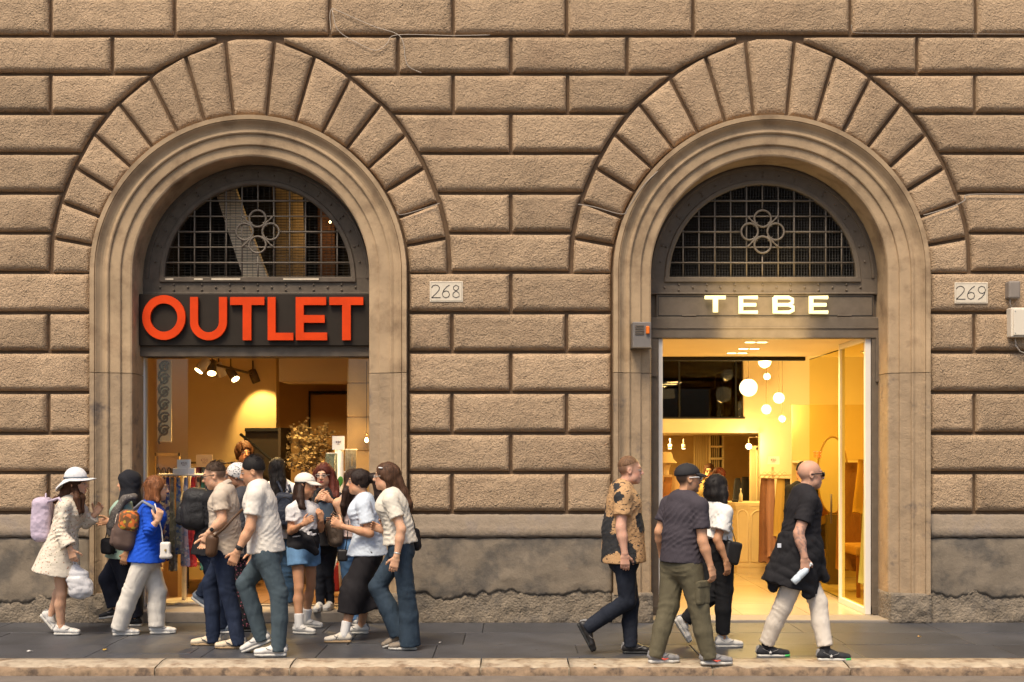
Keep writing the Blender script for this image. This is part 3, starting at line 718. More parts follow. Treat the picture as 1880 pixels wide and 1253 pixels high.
# ceiling bulkhead and framed wall panel at the back
box('ceiling_bulkhead', WX(512, 14.4), -1.3, 2.4, 3.0, 2.62, 2.97, m_ceil, None, kind='structure')
t = empty('wall_panel', (WX(603, 17), 5.6, 1.1), 'brown framed wall panel at the back of the left shop', 'panel')
box('board', WX(568, 18.2), WX(650, 18.2), 6.25, 6.3, .9, 2.65, M('tan_panel', (.36,.22,.09), .7), t, .01)
for a, b, z0, z1 in ((566,569,.9,2.7),(566,650,2.66,2.7)): box('frame_strip', WX(a, 18.2), WX(b, 18.2), 6.22, 6.26, z0, z1, m_black, t)
t = empty('stair_enclosure', (WX(478, 14.3), 2.6, SH), 'dark stair enclosure with sloping handrail behind the shoppers', 'staircase')
x0, x1 = WX(437, 14.5), WX(521, 14.5); m_stair = M('stair_dark', (.035,.024,.014), .7)
box('back_panel', x0, x1, 2.90, 2.96, SH, WZ(786, 14.5), m_stair, t)
box('side_panel', x1-.03, x1, 2.3, 2.90, SH, WZ(786, 14.5), m_stair, t)
box('header', x0, x1, 2.86, 2.90, WZ(791, 14.5), WZ(785, 14.5), m_black, t)
tube('handrail', [P(441, 797, 14.6), P(505, 850, 14.6), P(520, 870, 14.6)], .018, m_black, t)
for i in range(6): box('tread', x0+.03+i*.085, x0+.13+i*.085, 2.45, 2.85, 1.75-i*.2, 1.79-i*.2, M('tread_wood', (.14,.07,.03), .6), t)
# scrolling ornament strip on the left wall
strip = empty('ornament_strip', (WX(301, 12.75), .7, WZ(815, 12.75)), 'tall cream strip with running scroll ornament inside the left window', 'decoration')
m_str = M('strip_cream', (.66,.52,.30), .8, var=.1); m_scr = M('scroll_bronze', (.11,.06,.022), .7)
box('backing', WX(289, 12.75), WX(314.5, 12.75), .75, .775, WZ(812, 12.75), WZ(661, 12.75), m_str, strip, .003)
for i in range(6):
    cy = 674+i*23.5; cx = 302; pts = [(cx+(1.5+9.5*q)*math.cos(2.4+q*9.5)*(1), cy+(1.5+9.5*q)*math.sin(2.4+q*9.5)) for q in np.linspace(0, 1, 22)]
    pts += [(cx-9, cy+10), (cx-11.5, cy+18), (cx-9, cy+24)]
    tube('scroll', [P(x, y, 12.748) for x, y in pts], .0125, m_scr, strip, 5)
# right pilaster inside, laid in tall slabs
pil = empty('shop_pilaster', (WX(658, 13.0), 1.0, SH), 'tan pilaster of stacked stone slabs inside the right of the left shop', 'pilaster')
zz = [SH, .62, .99, 1.38, 1.76, 2.14, 2.52, 2.97]
for a, b in zip(zz[:-1], zz[1:]): box('slab', WX(637, 13), -1.3, 1.0, 1.25, a+.006, b-.006, M('pilaster_stone', (.50,.34,.17), .7, var=.1, objvar=.05), pil, .006)
box('core', WX(637, 13)+.012, -1.3, 1.014, 1.24, SH, 2.97, m_brownw, pil)
# glazing at both sides of the open doorway
o = box('shop_window_pane', WX(269, 12.42), WX(345, 12.42), .418, .424, SH+.013, lt, glass('clear_glass', (.97,.97,.96), 1.0)); tag(o, 'clear glass pane at the left of the outlet shopfront', 'window')
o = box('shop_window_pane', WX(640, 12.42), WX(684, 12.42), .418, .424, SH+.013, lt, glass('clear_glass')); tag(o, 'narrow glass pane beside the hanging bulb of the outlet shopfront', 'window')
# track spotlights
m_spot = M('spot_white', (.55,.48,.38), .4); m_spotd = M('spot_bronze', (.10,.065,.03), .5); m_glow = M('lamp_glow', (1,.85,.5), emit=((1,.70,.28), 7))
trk = tube('ceiling_track', [P(372, 664, 13.5), P(475, 690, 15.2)], .016, m_spotd); tag(trk, 'dark ceiling track carrying the shop spotlights', 'light track')
spots = [(372,672,13.5,(-.5,-.35,-.8),1,'pale ceiling spotlight aimed left, first on the shop track'), (389,676,13.8,(.1,-.5,-.85),0,'bronze ceiling spotlight, second from the left on the shop track'), (404,680,14.1,(.2,.6,-.75),0,'pale ceiling spotlight pointing away, third on the shop track'), (427,688,14.4,(.55,-.35,-.75),1,'bronze ceiling spotlight glowing brightly, fourth on the shop track'), (467,692,15.0,(.35,.2,-.9),0,'small bronze ceiling spotlight, last on the shop track')]
for i, (px, py, dd, dv, lit, lab) in enumerate(spots):
    c_ = P(px, py, dd); dv = nrm(dv); t = empty('ceiling_spotlight', tuple(c_), lab, 'spotlight', 'track spotlights in the left shop')
    tube('housing', [c_-dv*.10, c_-dv*.09, c_+dv*.075], [.03, .052, .056], m_spot if i in (0, 2) else m_spotd, t, 16)
    tube('lens', [c_+dv*.0755, c_+dv*.081], .049, m_glow if lit or i == 1 else m_spotd, t, 16)
    tube('stem', [c_-dv*.05, c_-dv*.05+np.array([0,0,.16])], .009, m_spotd, t)
    if lit or i == 1: lamp('spot_beam', 'SPOT', tuple(c_+dv*.1), 50 if i != 1 else 40, size=.04, rot=tuple(dv), spot=85, blend=.8)
lamp('wall_washer_beam', 'SPOT', tuple(P(467, 697, 14.6)), 24, size=.03, rot=(.04,.5,-.6), spot=70, blend=.5)
def downlight(px, py, dd, lab, en, zc=2.97):
    c_ = P(px, py, dd); t = empty('ceiling_downlight', (c_[0], c_[1], zc), lab, 'downlight')
    lathe('ring', [(.085,0),(.085,-.012),(.062,-.014),(.06,0)], (c_[0], c_[1], zc), m_spot, t, 20)
    lathe('diffuser', [(.001,-.006),(.06,-.006)], (c_[0], c_[1], zc), m_glow, t, 20)
    lamp('downlight_beam', 'SPOT', (c_[0], c_[1], zc-.03), en, size=.05, rot=(0,0,-1), spot=130, blend=.9)
downlight(557, 704, 17.0, 'round glowing downlight at the back of the left shop ceiling', 105)
downlight(489, 664, 13.4, 'unlit looking round downlight near the front of the left shop ceiling', 130)  # glow and beam added here to raise the shop's ambient light
# pendant bulb by the window
t = empty('pendant_bulb', tuple(P(673, 815, 12.7)), 'small glowing pendant bulb on a thin wire by the left shop pilaster', 'lamp')
tube('wire', [P(673, 795, 12.7), P(673, 664, 12.7)], .003, m_black, t, 5); tube('socket', [P(673, 795, 12.7), P(673, 800, 12.7)], .011, m_spotd, t)
lathe('bulb', [(.001,-.04),(.014,-.034),(.02,-.02),(.015,0),(.009,.012)], tuple(P(673, 806, 12.7)), m_glow, t, 12)
lamp('pendant_glow', 'POINT', tuple(P(673, 806, 12.62)), 3, size=.02)
# dried flowers in a vase
vs_ = empty('dried_flower_vase', (WX(575, 14.6), 2.6, .9), 'big bunch of dried cream flowers in a vase inside the left shop', 'flowers')
cx, cy = WX(572, 14.6), 2.6
lathe('vase', [(.07,0),(.11,.12),(.12,.26),(.08,.4),(.09,.44),(.07,.44)], (cx, cy, 1.12), M('vase_clay', (.30,.20,.11), .6), vs_, 20)
lathe('pedestal', [(.16,0),(.16,1.0),(.18,1.02)], (cx, cy, SH), M('pedestal_brown', (.10,.06,.03), .6), vs_, 24)
st = Acc(); hd = Acc(); rr = random.Random(4)
for i in range(150):
    a = rr.uniform(0, 6.28); q = rr.random()**.6; top = np.array([cx+.36*q*math.cos(a), cy+.22*q*math.sin(a), 1.55+.62*rr.random()*(1.1-.5*q)])
    st.add(*g_tube([(cx+.03*math.cos(a), cy+.03*math.sin(a), 1.5), (np.array([cx, cy, 1.5])+top)/2+np.array([0,0,.08]), top], .003, 3))
    for k in range(9):
        b = top+np.array([rr.gauss(0,.03), rr.gauss(0,.03), rr.gauss(0,.03)]); n_ = nrm([rr.gauss(0,1), rr.gauss(0,1), rr.gauss(0,1)]); u_ = nrm(np.cross(n_, (.3,.2,.9))); w_ = np.cross(n_, u_); s_ = rr.uniform(.014, .034)
        hd.add([b-u_*s_, b-w_*s_*.6, b+u_*s_, b+w_*s_*.6+n_*.008], [(0,1,2,3)])
st.build('stems', M('dry_stem', (.26,.17,.07), .8), vs_, False, 'stuff'); hd.build('petals', M('dry_petal', (.36,.27,.15), .8, var=.25, vscale=30), vs_, False, 'stuff')
# hanging scarves on the round white rack
D1 = 12.75; RX, RY = WX(338, D1), D1-CD; m_rack = M('rack_white', (.70,.64,.56), .4)
rk = empty('scarf_rack', (RX, RY, SH), 'white round display rack of scarves in the left doorway', 'rack')
tube('post', [(RX, RY, SH+.02), (RX, RY, 1.56)], .026, m_rack, rk, 14)
lathe('base_plate', [(.001,.022),(.24,.022),(.25,.012),(.25,.0)], (RX, RY, SH+.004), m_rack, rk, 32)
tube('rail', [(RX+.27*math.cos(a), RY+.2*math.sin(a), 1.50) for a in np.linspace(0, 6.283, 33)[:-1]], .010, m_rack, rk, 8, True)
for a in np.linspace(0, 6.283, 7)[:-1]: tube('spoke', [(RX, RY, 1.51), (RX+.27*math.cos(a), RY+.2*math.sin(a), 1.50)], .006, m_rack, rk, 6)
a = Acc()
for i in range(26):
    q = 6.283*i/26; p0 = np.array([RX+.27*math.cos(q), RY+.2*math.sin(q), 1.50]); a.add(*g_tube([p0+np.array([0,0,.02]), p0+np.array([.012,0,.0]), p0+np.array([0,0,-.04])], .0035, 4))
a.build('hooks', m_rack, rk, True, 'stuff')
def pattern_mat(name, c1, c2, c3, scale):
    m = bpy.data.materials.new(name); m.use_nodes = True; tn = m.node_tree; b = tn.nodes['Principled BSDF']; b.inputs['Roughness'].default_value = .8
    g = tn.nodes.new('ShaderNodeNewGeometry'); v = tn.nodes.new('ShaderNodeTexVoronoi'); v.inputs['Scale'].default_value = scale; tn.links.new(g.outputs[0], v.inputs['Vector'])
    sp = tn.nodes.new('ShaderNodeSeparateColor'); tn.links.new(v.outputs['Color'], sp.inputs[0])
    cr_ = tn.nodes.new('ShaderNodeValToRGB'); cr_.color_ramp.interpolation = 'CONSTANT'; e = cr_.color_ramp.elements; e[0].color = (*c1, 1); e[1].position = .55; e[1].color = (*c2, 1); n_ = e.new(.8); n_.color = (*c3, 1)
    tn.links.new(sp.outputs[0], cr_.inputs[0]); tn.links.new(cr_.outputs[0], b.inputs['Base Color']); return m
scf = [('teal print',(.03,.07,.08),(.10,.16,.15),(.25,.2,.12)),('black floral',(.02,.018,.02),(.20,.12,.1),(.4,.33,.25)),('cream and rust',(.42,.33,.22),(.2,.08,.05),(.1,.08,.07)),('navy rose',(.02,.03,.12),(.35,.06,.1),(.5,.4,.35)),('royal blue spotted',(.02,.035,.22),(.3,.25,.3),(.5,.45,.4)),('grey tweed',(.16,.15,.14),(.24,.22,.2),(.1,.1,.1)),('blue plaid',(.18,.19,.22),(.05,.09,.25),(.35,.33,.3)),('lilac striped',(.33,.25,.32),(.16,.18,.3),(.5,.42,.42)),('scarlet',(.40,.02,.02),(.3,.02,.02),(.45,.05,.04)),('brown leaf print',(.12,.07,.04),(.3,.2,.1),(.05,.04,.03)),('emerald',(.02,.08,.05),(.05,.12,.08),(.2,.18,.1)),('pink blossom',(.42,.2,.22),(.15,.05,.1),(.5,.42,.36)),('sand',(.4,.31,.2),(.33,.25,.16),(.25,.18,.1))]
for i, (nm, c1, c2, c3) in enumerate(scf):
    q = math.pi+math.pi*2*i/len(scf)*.62-.15 if i < 11 else 3.3+.9*(i-10); q = math.pi*.93+(i+.5)/len(scf)*math.pi*1.14
    o = drape('scarf', RX+.26*math.cos(q), RY+.2*math.sin(q), 1.475, .56+.10*math.sin(i*2.3), .018, .046, .016, .03, 5, pattern_mat('scarf_'+nm.replace(' ', '_'), *[tuple(min(.7, v*1.6) for v in c) for c in (c1, c2, c3)], 34), None, i, q+1.57, .22, 20, 8)
    tag(o, nm+' scarf hanging on the round white rack', 'scarf', 'scarves on the round rack')
m_card = M('price_card', (.78,.74,.70), .6)
def card(px0, px1, py0, py1, dd, lab, dark=False):
    t = empty('price_card', tuple(P((px0+px1)/2, py1, dd)), lab, 'sign'); m = M('price_card_tan', (.50,.38,.22), .7) if dark else m_card
    y = dd-CD; box('sheet', WX(px0, dd), WX(px1, dd), y, y+.008, WZ(py1, dd), WZ(py0, dd), m, t)
    w_ = px1-px0; h_ = py1-py0; zc = (py0+py1)/2-h_*.06; u = w_/44
    m_in = M('card_ink', (.16,.08,.09), .7)
    gl = {'E': [[(3,-4),(0,-3.2),(-1,0),(0,3.2),(3,4)],[(-2,-1),(2,-1)],[(-2,1),(2,1)]], '5': [[(2.4,-4),(-1.6,-4),(-2,-.6),(1,-1),(2.4,1.2),(1,3.8),(-2,3.4)]], '0': [[(0,-4),(2.2,-2),(2.2,2),(0,4),(-2.2,2),(-2.2,-2),(0,-4)]]}
    for k, ch in enumerate('E50'):
        a = Acc()
        for pl in gl[ch]: a.add(*g_tube([P((px0+px1)/2+(-7+7*k+x)*u, zc+y_*u*.9, dd-.004) for x, y_ in pl], .0019, 4))
        a.build('character', m_in, t)
    box('underline', WX((px0+px1)/2-5*u, dd), WX((px0+px1)/2+5*u, dd), y-.004, y-.001, WZ(zc+8.2*u, dd), WZ(zc+7*u, dd), m_in, t)
card(325, 350, 844, 860, 12.6, 'white price card standing on top of the scarf rack')
card(360, 390, 835, 858, 13.4, 'tan price card behind the scarf rack', True)
card(610, 632.5, 801, 826, 12.7, 'white price card on the necklace stand')
box('card_holder', WX(318, 12.62), WX(358, 12.62), .60, .66, WZ(874, 12.62), WZ(860, 12.62), m_card, rk, .004)
# necklace stand on a tripod
ns = empty('necklace_stand', (WX(622, 12.75), .75, SH), 'white necklace display stand on tripod legs in the left doorway', 'display stand')
nx, ny = WX(623, 12.75), .75
tube('post', [(nx, ny, .62), (nx, ny, WZ(826, 12.75))], .05, m_rack, ns, 16)
for q in (3.5, 5.6, 1.6): tube('leg', [(nx, ny, .66), (nx+.2*math.cos(q), ny+.16*math.sin(q), SH+.01)], .014, m_rack, ns)
for px0, px1, py in ((599, 619, 833), (633, 656, 826), (631, 652, 867)): tube('arm', [P(px0, py, 12.72), P(px1, py, 12.72)], .008, m_rack, ns, 6)
a = Acc(); b = Acc()
for i in range(26):
    left = i < 11; px = 599+i*1.9 if left else 635+(i-11)*1.35; py0 = 833 if left else 826; L_ = rr.uniform(34, 50)
    (a if left else b).add(*g_tube([P(px, py0, 12.70), P(px+rr.uniform(-1,1), py0+L_*.5, 12.69), P(px+rr.uniform(-.6,.6), py0+L_, 12.70)], .0055, 4))
a.build('beaded_necklaces', M('green_beads', (.20,.22,.15), .3, var=.5, vscale=60), ns, False, 'stuff'); b.build('chain_necklaces', M('silver_chain', (.42,.38,.30), .3, metal=.6, var=.4, vscale=60), ns, False, 'stuff')
lf = Sculpt().ell(P(625, 883, 12.62), (.032,.008,.05), EYE3).seg(P(625, 890, 12.62), P(624, 897, 12.62), .004).obj('green_leaf', .005, M('leaf_green', (.06,.20,.03), .45)); tag(lf, 'bright green leaf shape hanging on the necklace stand', 'ornament')
# red bag on the floor, low table, mirror
t = empty('red_case', (WX(604, 13.2), 1.2, SH), 'dark red handbag with gold clasp on the left shop floor', 'handbag')
Sculpt().rbox((WX(604, 13.2), 1.2, .33), (.13,.07,.16), EYE3, .03).obj('body', .012, M('red_leather', (.22,.015,.012), .4), t)
tube('handle', [(WX(604, 13.2)+.07*math.cos(q), 1.2, .49+.09*math.sin(q)) for q in np.linspace(0, math.pi, 12)], .008, M('red_leather'), t)
box('clasp', WX(604, 13.2)-.03, WX(604, 13.2)+.03, 1.12, 1.132, .40, .42, M('gold', (.8,.55,.2), .3, metal=1), t, .003)
t = empty('low_table', (WX(360, 13.6), 1.7, SH), 'low wooden display table behind the scarf rack', 'table')
m_lt = M('table_oak', (.34,.20,.09), .6)
box('top', WX(300, 13.6), WX(420, 13.6), 1.45, 1.95, .44, .48, m_lt, t, .005)
for xx in (WX(304, 13.6), WX(416, 13.6)):
    for yy in (1.5, 1.9): box('leg', xx-.02, xx+.02, yy-.02, yy+.02, SH+.005, .44, m_lt, t)
t = empty('glasses_display', (WX(300, 13.3), 1.2, .9), 'gold framed display case of sunglasses by the left window', 'display case')
m_gold = M('gold_frame', (.42,.28,.10), .4)
box('backing', WX(288, 13.3), WX(330, 13.3), 1.3, 1.33, .95, WZ(836, 13.3), m_brownw, t)
for a_, b_, z0, z1 in ((286,289,.95,1.74),(328,331,.95,1.74),(286,331,1.70,1.74)): box('frame_strip', WX(a_, 13.3), WX(b_, 13.3), 1.26, 1.3, z0, z1, m_gold, t)
box('cabinet', WX(286, 13.3), WX(331, 13.3), 1.2, 1.5, SH, .95, m_brownw, t)
for i in range(4):
    xx = WX(292+i*10, 13.3); tube('sunglasses', [(xx+.022*math.cos(q), 1.27, 1.52+.05*math.sin(q)) for q in np.linspace(0, 6.283, 13)[:-1]], .006, m_black, t, 5, True)

cr2 = empty('garment_rail', (WX(395, 14.0), 2.0, SH), 'bronze rail of clothes along the back of the left shop', 'clothes rail')
for px in (345, 432): tube('upright', [(WX(px, 14), 2.0, SH+.006), (WX(px, 14), 2.0, 1.62)], .013, m_spotd, cr2)
tube('bar', [(WX(345, 14), 2.0, 1.62), (WX(432, 14), 2.0, 1.62)], .013, m_spotd, cr2)
for i, (nm, c_) in enumerate((('ivory', (.6,.52,.4)), ('plum', (.16,.05,.08)), ('denim blue', (.10,.16,.26)), ('mustard', (.45,.28,.05)), ('black', (.03,.028,.03)), ('sage green', (.2,.24,.15)), ('brick red', (.32,.08,.04)))):
    o = drape('hanging_blouse', WX(353+i*12, 14), 2.0, 1.57, .75-.06*(i % 3), .035, .06, .12, .15, 5, M('rail_top_%d' % i, c_, .85), None, 70+i); tag(o, nm+' blouse hanging on the bronze rail in the left shop', 'clothes', 'clothes on the bronze rail')
# ================================================================== right shop: grey iron front with glowing letters
hd_ = empty('shop_fascia', (2.66, YF, WZ(621, DF)), 'grey metal shop fascia with glowing letters TEBE', 'sign')
x0 = (AC[1]-940)*S
box('panel', WX(1205, DF), WX(1604, DF), YF, .384, WZ(583, DF), WZ(541.5, DF), m_iron, hd_, .004)
a = Acc()
for q in ((1208,1602,580.5,579.3),(1208,1602,545.5,544.6),(1208,1209,580,545),(1601,1602,580,545)): a.add(*g_box(WX(q[0],DF), WX(q[1],DF), YF-.003, YF+.002, WZ(q[2],DF), WZ(q[3],DF)))
a.build('panel_seam', m_black, hd_)
box('beam', WX(1188, DF), WX(1625, DF), YF-.03, .44, WZ(621.5, DF), WZ(583.5, DF), m_iron, hd_, .006)
box('beam_lip', WX(1190, DF), WX(1623, DF), YF-.04, YF-.02, WZ(604, DF), WZ(601.5, DF), m_iron, hd_)
for px in (1265, 1550): box('hinge', WX(px-13, DF), WX(px+13, DF), YF-.018, YF+.002, WZ(581.5, DF), WZ(578.5, DF), m_iron, hd_, .003)
m_neon = M('letter_glow', (.2,.18,.12), emit=((1,.83,.36), .75))
dn = 12.29
def stroke(polys):
    a = Acc()
    for pl in polys: a.add(*g_tube([P(x, y, dn) for x, y in pl], .0195, 8))
    a.build('letter', m_neon, hd_, True)
def Epx(x): return [[(x+36,546.5),(x+3,546.5),(x+3,573.5),(x+36,573.5)], [(x+3,560),(x+33,560)], [(x+6,547),(x+6,573)]]
stroke([[(1294,546.5),(1332,546.5)], [(1312,548),(1312,573.5)], [(1315,548),(1315,573.5)]])
stroke(Epx(1355)); stroke(Epx(1484))
stroke([[(1421,546.5),(1448,546.5),(1455,550),(1455,556),(1448,560),(1421,560)], [(1448,560),(1456,564),(1456,570),(1449,573.5),(1421,573.5),(1421,546.5)], [(1424,547),(1424,573)]])
lamp('letter_spill', 'AREA', tuple(P(1408, 575, 12.16)), 3.2, (1,.74,.35), .9, (0,.9,.25))
frr = empty('door_surround', (2.66, .4, 0), 'grey iron posts with white inner frame round the lit shop doorway', 'frame')
zt = WZ(621.5, DF)
for (a_, b_, w0, w1) in ((1188, 1209, 1209, 1217), (1600, 1624, 1588.5, 1600)):
    box('iron_post', WX(a_, DF), WX(b_, DF), YF-.02, .44, .03, zt, m_iron, frr, .006)
    if w0 < 1300: box('white_frame', WX(w0, DF), WX(w1, DF), YF+.01, .42, .02, zt, m_white, frr, .004)
box('post_shoe', WX(1188, DF), WX(1209, DF), YF-.026, .44, .03, .12, m_irondk, frr, .004); box('post_shoe', WX(1600, DF), WX(1624, DF), YF-.026, .44, .03, .12, m_irondk, frr, .004)
box('post_plate', WX(1186, DF), WX(1206, DF), YF-.04, YF, WZ(692, DF), WZ(640, DF), m_iron, frr, .004)
box('post_plate', WX(1606, DF), WX(1626, DF), YF-.04, YF, WZ(702, DF), WZ(621, DF), m_iron, frr, .004)
# alarm box on the jamb
ab = empty('alarm_box', tuple(P(1177, 640, CD-.1)), 'grey metal alarm box with orange beacon on the left jamb of the lit shop', 'alarm box')
da = CD-.12
box('case', WX(1160, da), WX(1194, da), -.20, -.02, WZ(640, da), WZ(593, da), M('alarm_grey', (.17,.15,.135), .5, var=.1), ab, .008)
box('base_rim', WX(1159, da), WX(1195, da), -.205, -.04, WZ(641, da), WZ(638.5, da), m_iron, ab, .003)
for i in range(6): box('louver', WX(1164.5, da), WX(1180.5, da), -.208, -.19, WZ(600.8+i*3.1, da), WZ(599.2+i*3.1, da), m_iron, ab, .002)
box('beacon', WX(1184, da), WX(1190.5, da), -.225, -.19, WZ(615, da), WZ(601, da), M('beacon_orange', (.75,.16,.01), .35), ab, .006)
# junction boxes at the right edge
dj = CD-.12
jb = empty('junction_box', tuple(P(1868, 622, dj)), 'white plastic junction box with cable at the right end of the wall', 'junction box')
box('case', WX(1852.5, dj), WX(1896, dj), -.17, -.05, WZ(620, dj), WZ(566, dj), M('box_cream', (.68,.60,.48), .5), jb, .01)
box('lid', WX(1856, dj), WX(1893, dj), -.185, -.165, WZ(617, dj), WZ(569, dj), M('box_cream'), jb, .006)
for i in range(4): lathe('lid_screw', [(.006,0),(.005,.004),(.001,.005)], (WX((1859,1859,1890,1890)[i], dj), -.185, WZ((573,613,573,613)[i], dj)), M('screw_grey', (.3,.3,.3), .4), jb, 8, 'y')
tube('cable', [P(1864, 620, CD-.1), P(1865, 634, CD-.1), P(1872, 645, CD-.1), P(1884, 650, CD-.1), P(1920, 651, CD-.08)], .006, m_cablew, jb, 6)
sb = empty('sensor_box', tuple(P(1860, 551, dj)), 'small grey weathered sensor box above the white junction box', 'sensor box')
box('case', WX(1849.5, dj), WX(1871, dj), -.16, -.05, WZ(549, dj), WZ(517, dj), M('sensor_grey', (.24,.20,.165), .6, var=.15), sb, .016)
tube('gland', [P(1855, 549, dj), P(1854, 556, dj), P(1857, 566, dj)], .007, m_cable, sb, 6)
# thin cables strung over the stones
def cable(pts, r, mat, lab, y=-.085):
    P_ = [np.array([WX(x, CD), y, WZ(yy, CD)]) for x, yy in pts]; out = []
    for i in range(len(P_)-1):
        p0 = P_[max(i-1, 0)]; p1 = P_[i]; p2 = P_[i+1]; p3 = P_[min(i+2, len(P_)-1)]
        for k in range(5):
            t = k/5; out.append(.5*((2*p1)+(-p0+p2)*t+(2*p0-5*p1+4*p2-p3)*t*t+(-p0+3*p1-3*p2+p3)*t**3))
    out.append(P_[-1]); o = tube('cable', out, r, mat, None, 5); tag(o, lab, 'cable')
cable([(610,62),(608,35),(612,22),(625,27),(690,55),(730,68),(742,85),(745,110),(752,128),(775,139)], .0032, m_cablew, 'thin pale loose cable looping down between the two arch tops')
cable([(612,24),(622,60),(650,80),(690,98),(712,86),(730,70),(830,71),(900,70)], .003, m_cablew, 'thin pale cable sagging beside the loop and running right along the joint')
cable([(1880,67),(1700,66),(1580,65),(1563,62),(1560,50)], .004, m_cable, 'grey cable along the joint at the top right of the wall', -.06)
cable([(1880,361),(1775,361),(1765,372),(1740,384),(1700,396),(1690,398)], .006, m_cable, 'grey cable crossing the voussoirs right of the lit arch')
cable([(1060,380),(1090,385),(1140,398),(1152,385),(1180,345),(1205,320)], .005, m_cable, 'grey cable following the left curve of the lit arch', -.118)
cable([(808,377),(775,388),(738,398),(730,392)], .005, m_cable, 'short grey cable across the voussoirs right of the red sign arch')
cable([(1536,112),(1530,135),(1520,160)], .011, M('dark_crack_wire', (.05,.035,.025), .7), 'dark wire end stuck in a joint of the right arch', -.03)
cable([(1607,152),(1580,192),(1552,236),(1548,245)], .005, M('dark_crack_wire'), 'dark wire running down a joint of the right arch', -.03)

# ================================================================== right shop interior
m_cw = M('cream_wall', (.74,.62,.42), .8, var=.04, vscale=1.5)
m_cf = M('polished_beige_floor', (.52,.40,.24), .22, var=.1, vscale=1.6, spec=.5)
FZ = .02; VC = WZ(622, DF)+.03
sheet('tebe_shop_floor', .9, 5.4, .30, 9.0, FZ, m_cf)
box('threshold', WX(1190), WX(1634), -.04, .335, -.02, FZ+.004, M('threshold_grey', (.26,.22,.18), .6, var=.1), None, .005, 'structure')
# floor tiles joints: large stone tiles laid as pieces
flr = bpy.data.objects['tebe_shop_floor']
for j in range(5):
    for i in range(6):
        x = 1.0+i*.72; y = .34+j*.9
        v, f = g_box(x+.003, x+.717, y+.003, y+.897, FZ-.01, FZ+.005+.0008*((i+j) % 2)); mk('floor_tile', v, f, m_cf, flr)
VY = 3.1
def sheet4(name, pts, mat): o = mk(name, pts, [(0,1,2,3)], mat); o['kind'] = 'structure'; return o
box('vestibule_ceiling', 1.2, 5.2, .44, VY, VC, VC+.12, m_cw, None, kind='structure')
sheet4('tebe_ceiling', [(.9,VY,4.3),(.9,9,4.3),(5.4,9,4.3),(5.4,VY,4.3)], m_cw)
sheet4('tebe_upper_wall', [(.9,VY+.001,VC+.12),(5.4,VY+.001,VC+.12),(5.4,VY+.001,4.3),(.9,VY+.001,4.3)][::-1], m_cw)
sheet4('tebe_side_wall', [(.9,.44,FZ),(.9,9,FZ),(.9,9,4.3),(.9,.44,4.3)], m_cw)
sheet4('tebe_side_wall', [(5.2,.44,FZ),(5.2,.44,4.3),(5.2,9,4.3),(5.2,9,FZ)], m_cw)
box('front_return_wall', .9, WX(1196, DF), .445, .52, FZ, VC, m_cw, None, kind='structure')
box('front_return_wall', WX(1612, DF), 5.2, .445, .52, FZ, VC, m_cw, None, kind='structure')
# black sliding-door track at the ceiling's inner edge
o = box('door_track', 1.2, WX(1477, 15.1), VY-.05, VY+.03, VC-.05, VC-.002, m_black); tag(o, 'black door track across the lit shop ceiling', 'track')
# recessed ceiling light strips
m_lit = M('strip_glow', (1,.9,.7), emit=((1,.84,.5), 3))
for k, (px, py) in enumerate(((1388,628),(1375,640),(1353,648))):
    dd = (VC-EYE)*F/(HZ-py); c_ = P(px, py, dd); lab = ('front', 'middle', 'rear')[k]
    t = empty('recessed_light', (c_[0], c_[1], VC-.01), lab+' pair of recessed lights in the lit shop ceiling', 'ceiling light', 'recessed lights in the lit shop ceiling')
    box('frame', c_[0]-.13, c_[0]+.13, c_[1]-.05, c_[1]+.05, VC-.006, VC+.01, m_white, t)
    for s in (-1, 1): box('diffuser', c_[0]+s*.066-.05, c_[0]+s*.066+.05, c_[1]-.03, c_[1]+.03, VC-.009, VC-.004, m_lit, t)
    lamp('recessed_beam', 'AREA', (c_[0], c_[1], VC-.03), 15, (1,.71,.26), .25, (0,0,-1))
# back wall with the mezzanine window and the low opening beneath it
BY = 5.2; DB = CD+BY
wx0, wx1 = .9, WX(1365, DB); oz = WZ(795, DB); ox1 = WX(1396, DB); wz0, wz1 = WZ(767, DB), WZ(655, DB)
box('tebe_back_wall', wx1+.001, 5.2, BY, BY+.15, wz0, 4.3, m_cw, None, kind='structure')
box('tebe_back_wall', ox1, 5.2, BY, BY+.15, FZ, wz0-.001, m_cw, None, kind='structure')
box('mezzanine_band', .9, ox1-.001, BY, BY+.15, oz, wz0-.001, m_cw, None, kind='structure')
mz = empty('mezzanine_window', (2.3, BY, wz0), 'dark glazed mezzanine window above the lit shop counter', 'window')
box('pane', .9, wx1, BY+.06, BY+.07, wz0, 4.2, glass('smoked_glass', (.5,.4,.24), .3), mz)
for px in (1215, 1248, 1352): box('mullion', WX(px, DB)-.012, WX(px, DB)+.012, BY+.03, BY+.09, wz0, 4.2, m_black, mz)
box('sill', .9, wx1+.02, BY-.01, BY+.1, wz0-.018, wz0+.008, m_black, mz)
m_mzn = M('mezzanine_dark', (.06,.045,.03), .8)
box('mezzanine_floor', .9, 5.2, BY+.151, 9, oz, oz+.12, M('underside_cream', (.62,.5,.3), .8), None, kind='structure')
box('mezzanine_back_wall', .9, 5.2, 7.2, 7.3, oz+.13, 4.3, m_mzn, None, kind='structure')
t = empty('mezzanine_cabinet', (2.6, 6.4, oz+.12), 'dark tall cabinet on the mezzanine behind glass', 'cabinet')
box('carcass', WX(1320, 18.6), WX(1368, 18.6), 6.5, 6.9, oz+.121, 3.0, M('cabinet_dark', (.03,.02,.013), .6), t, .01)
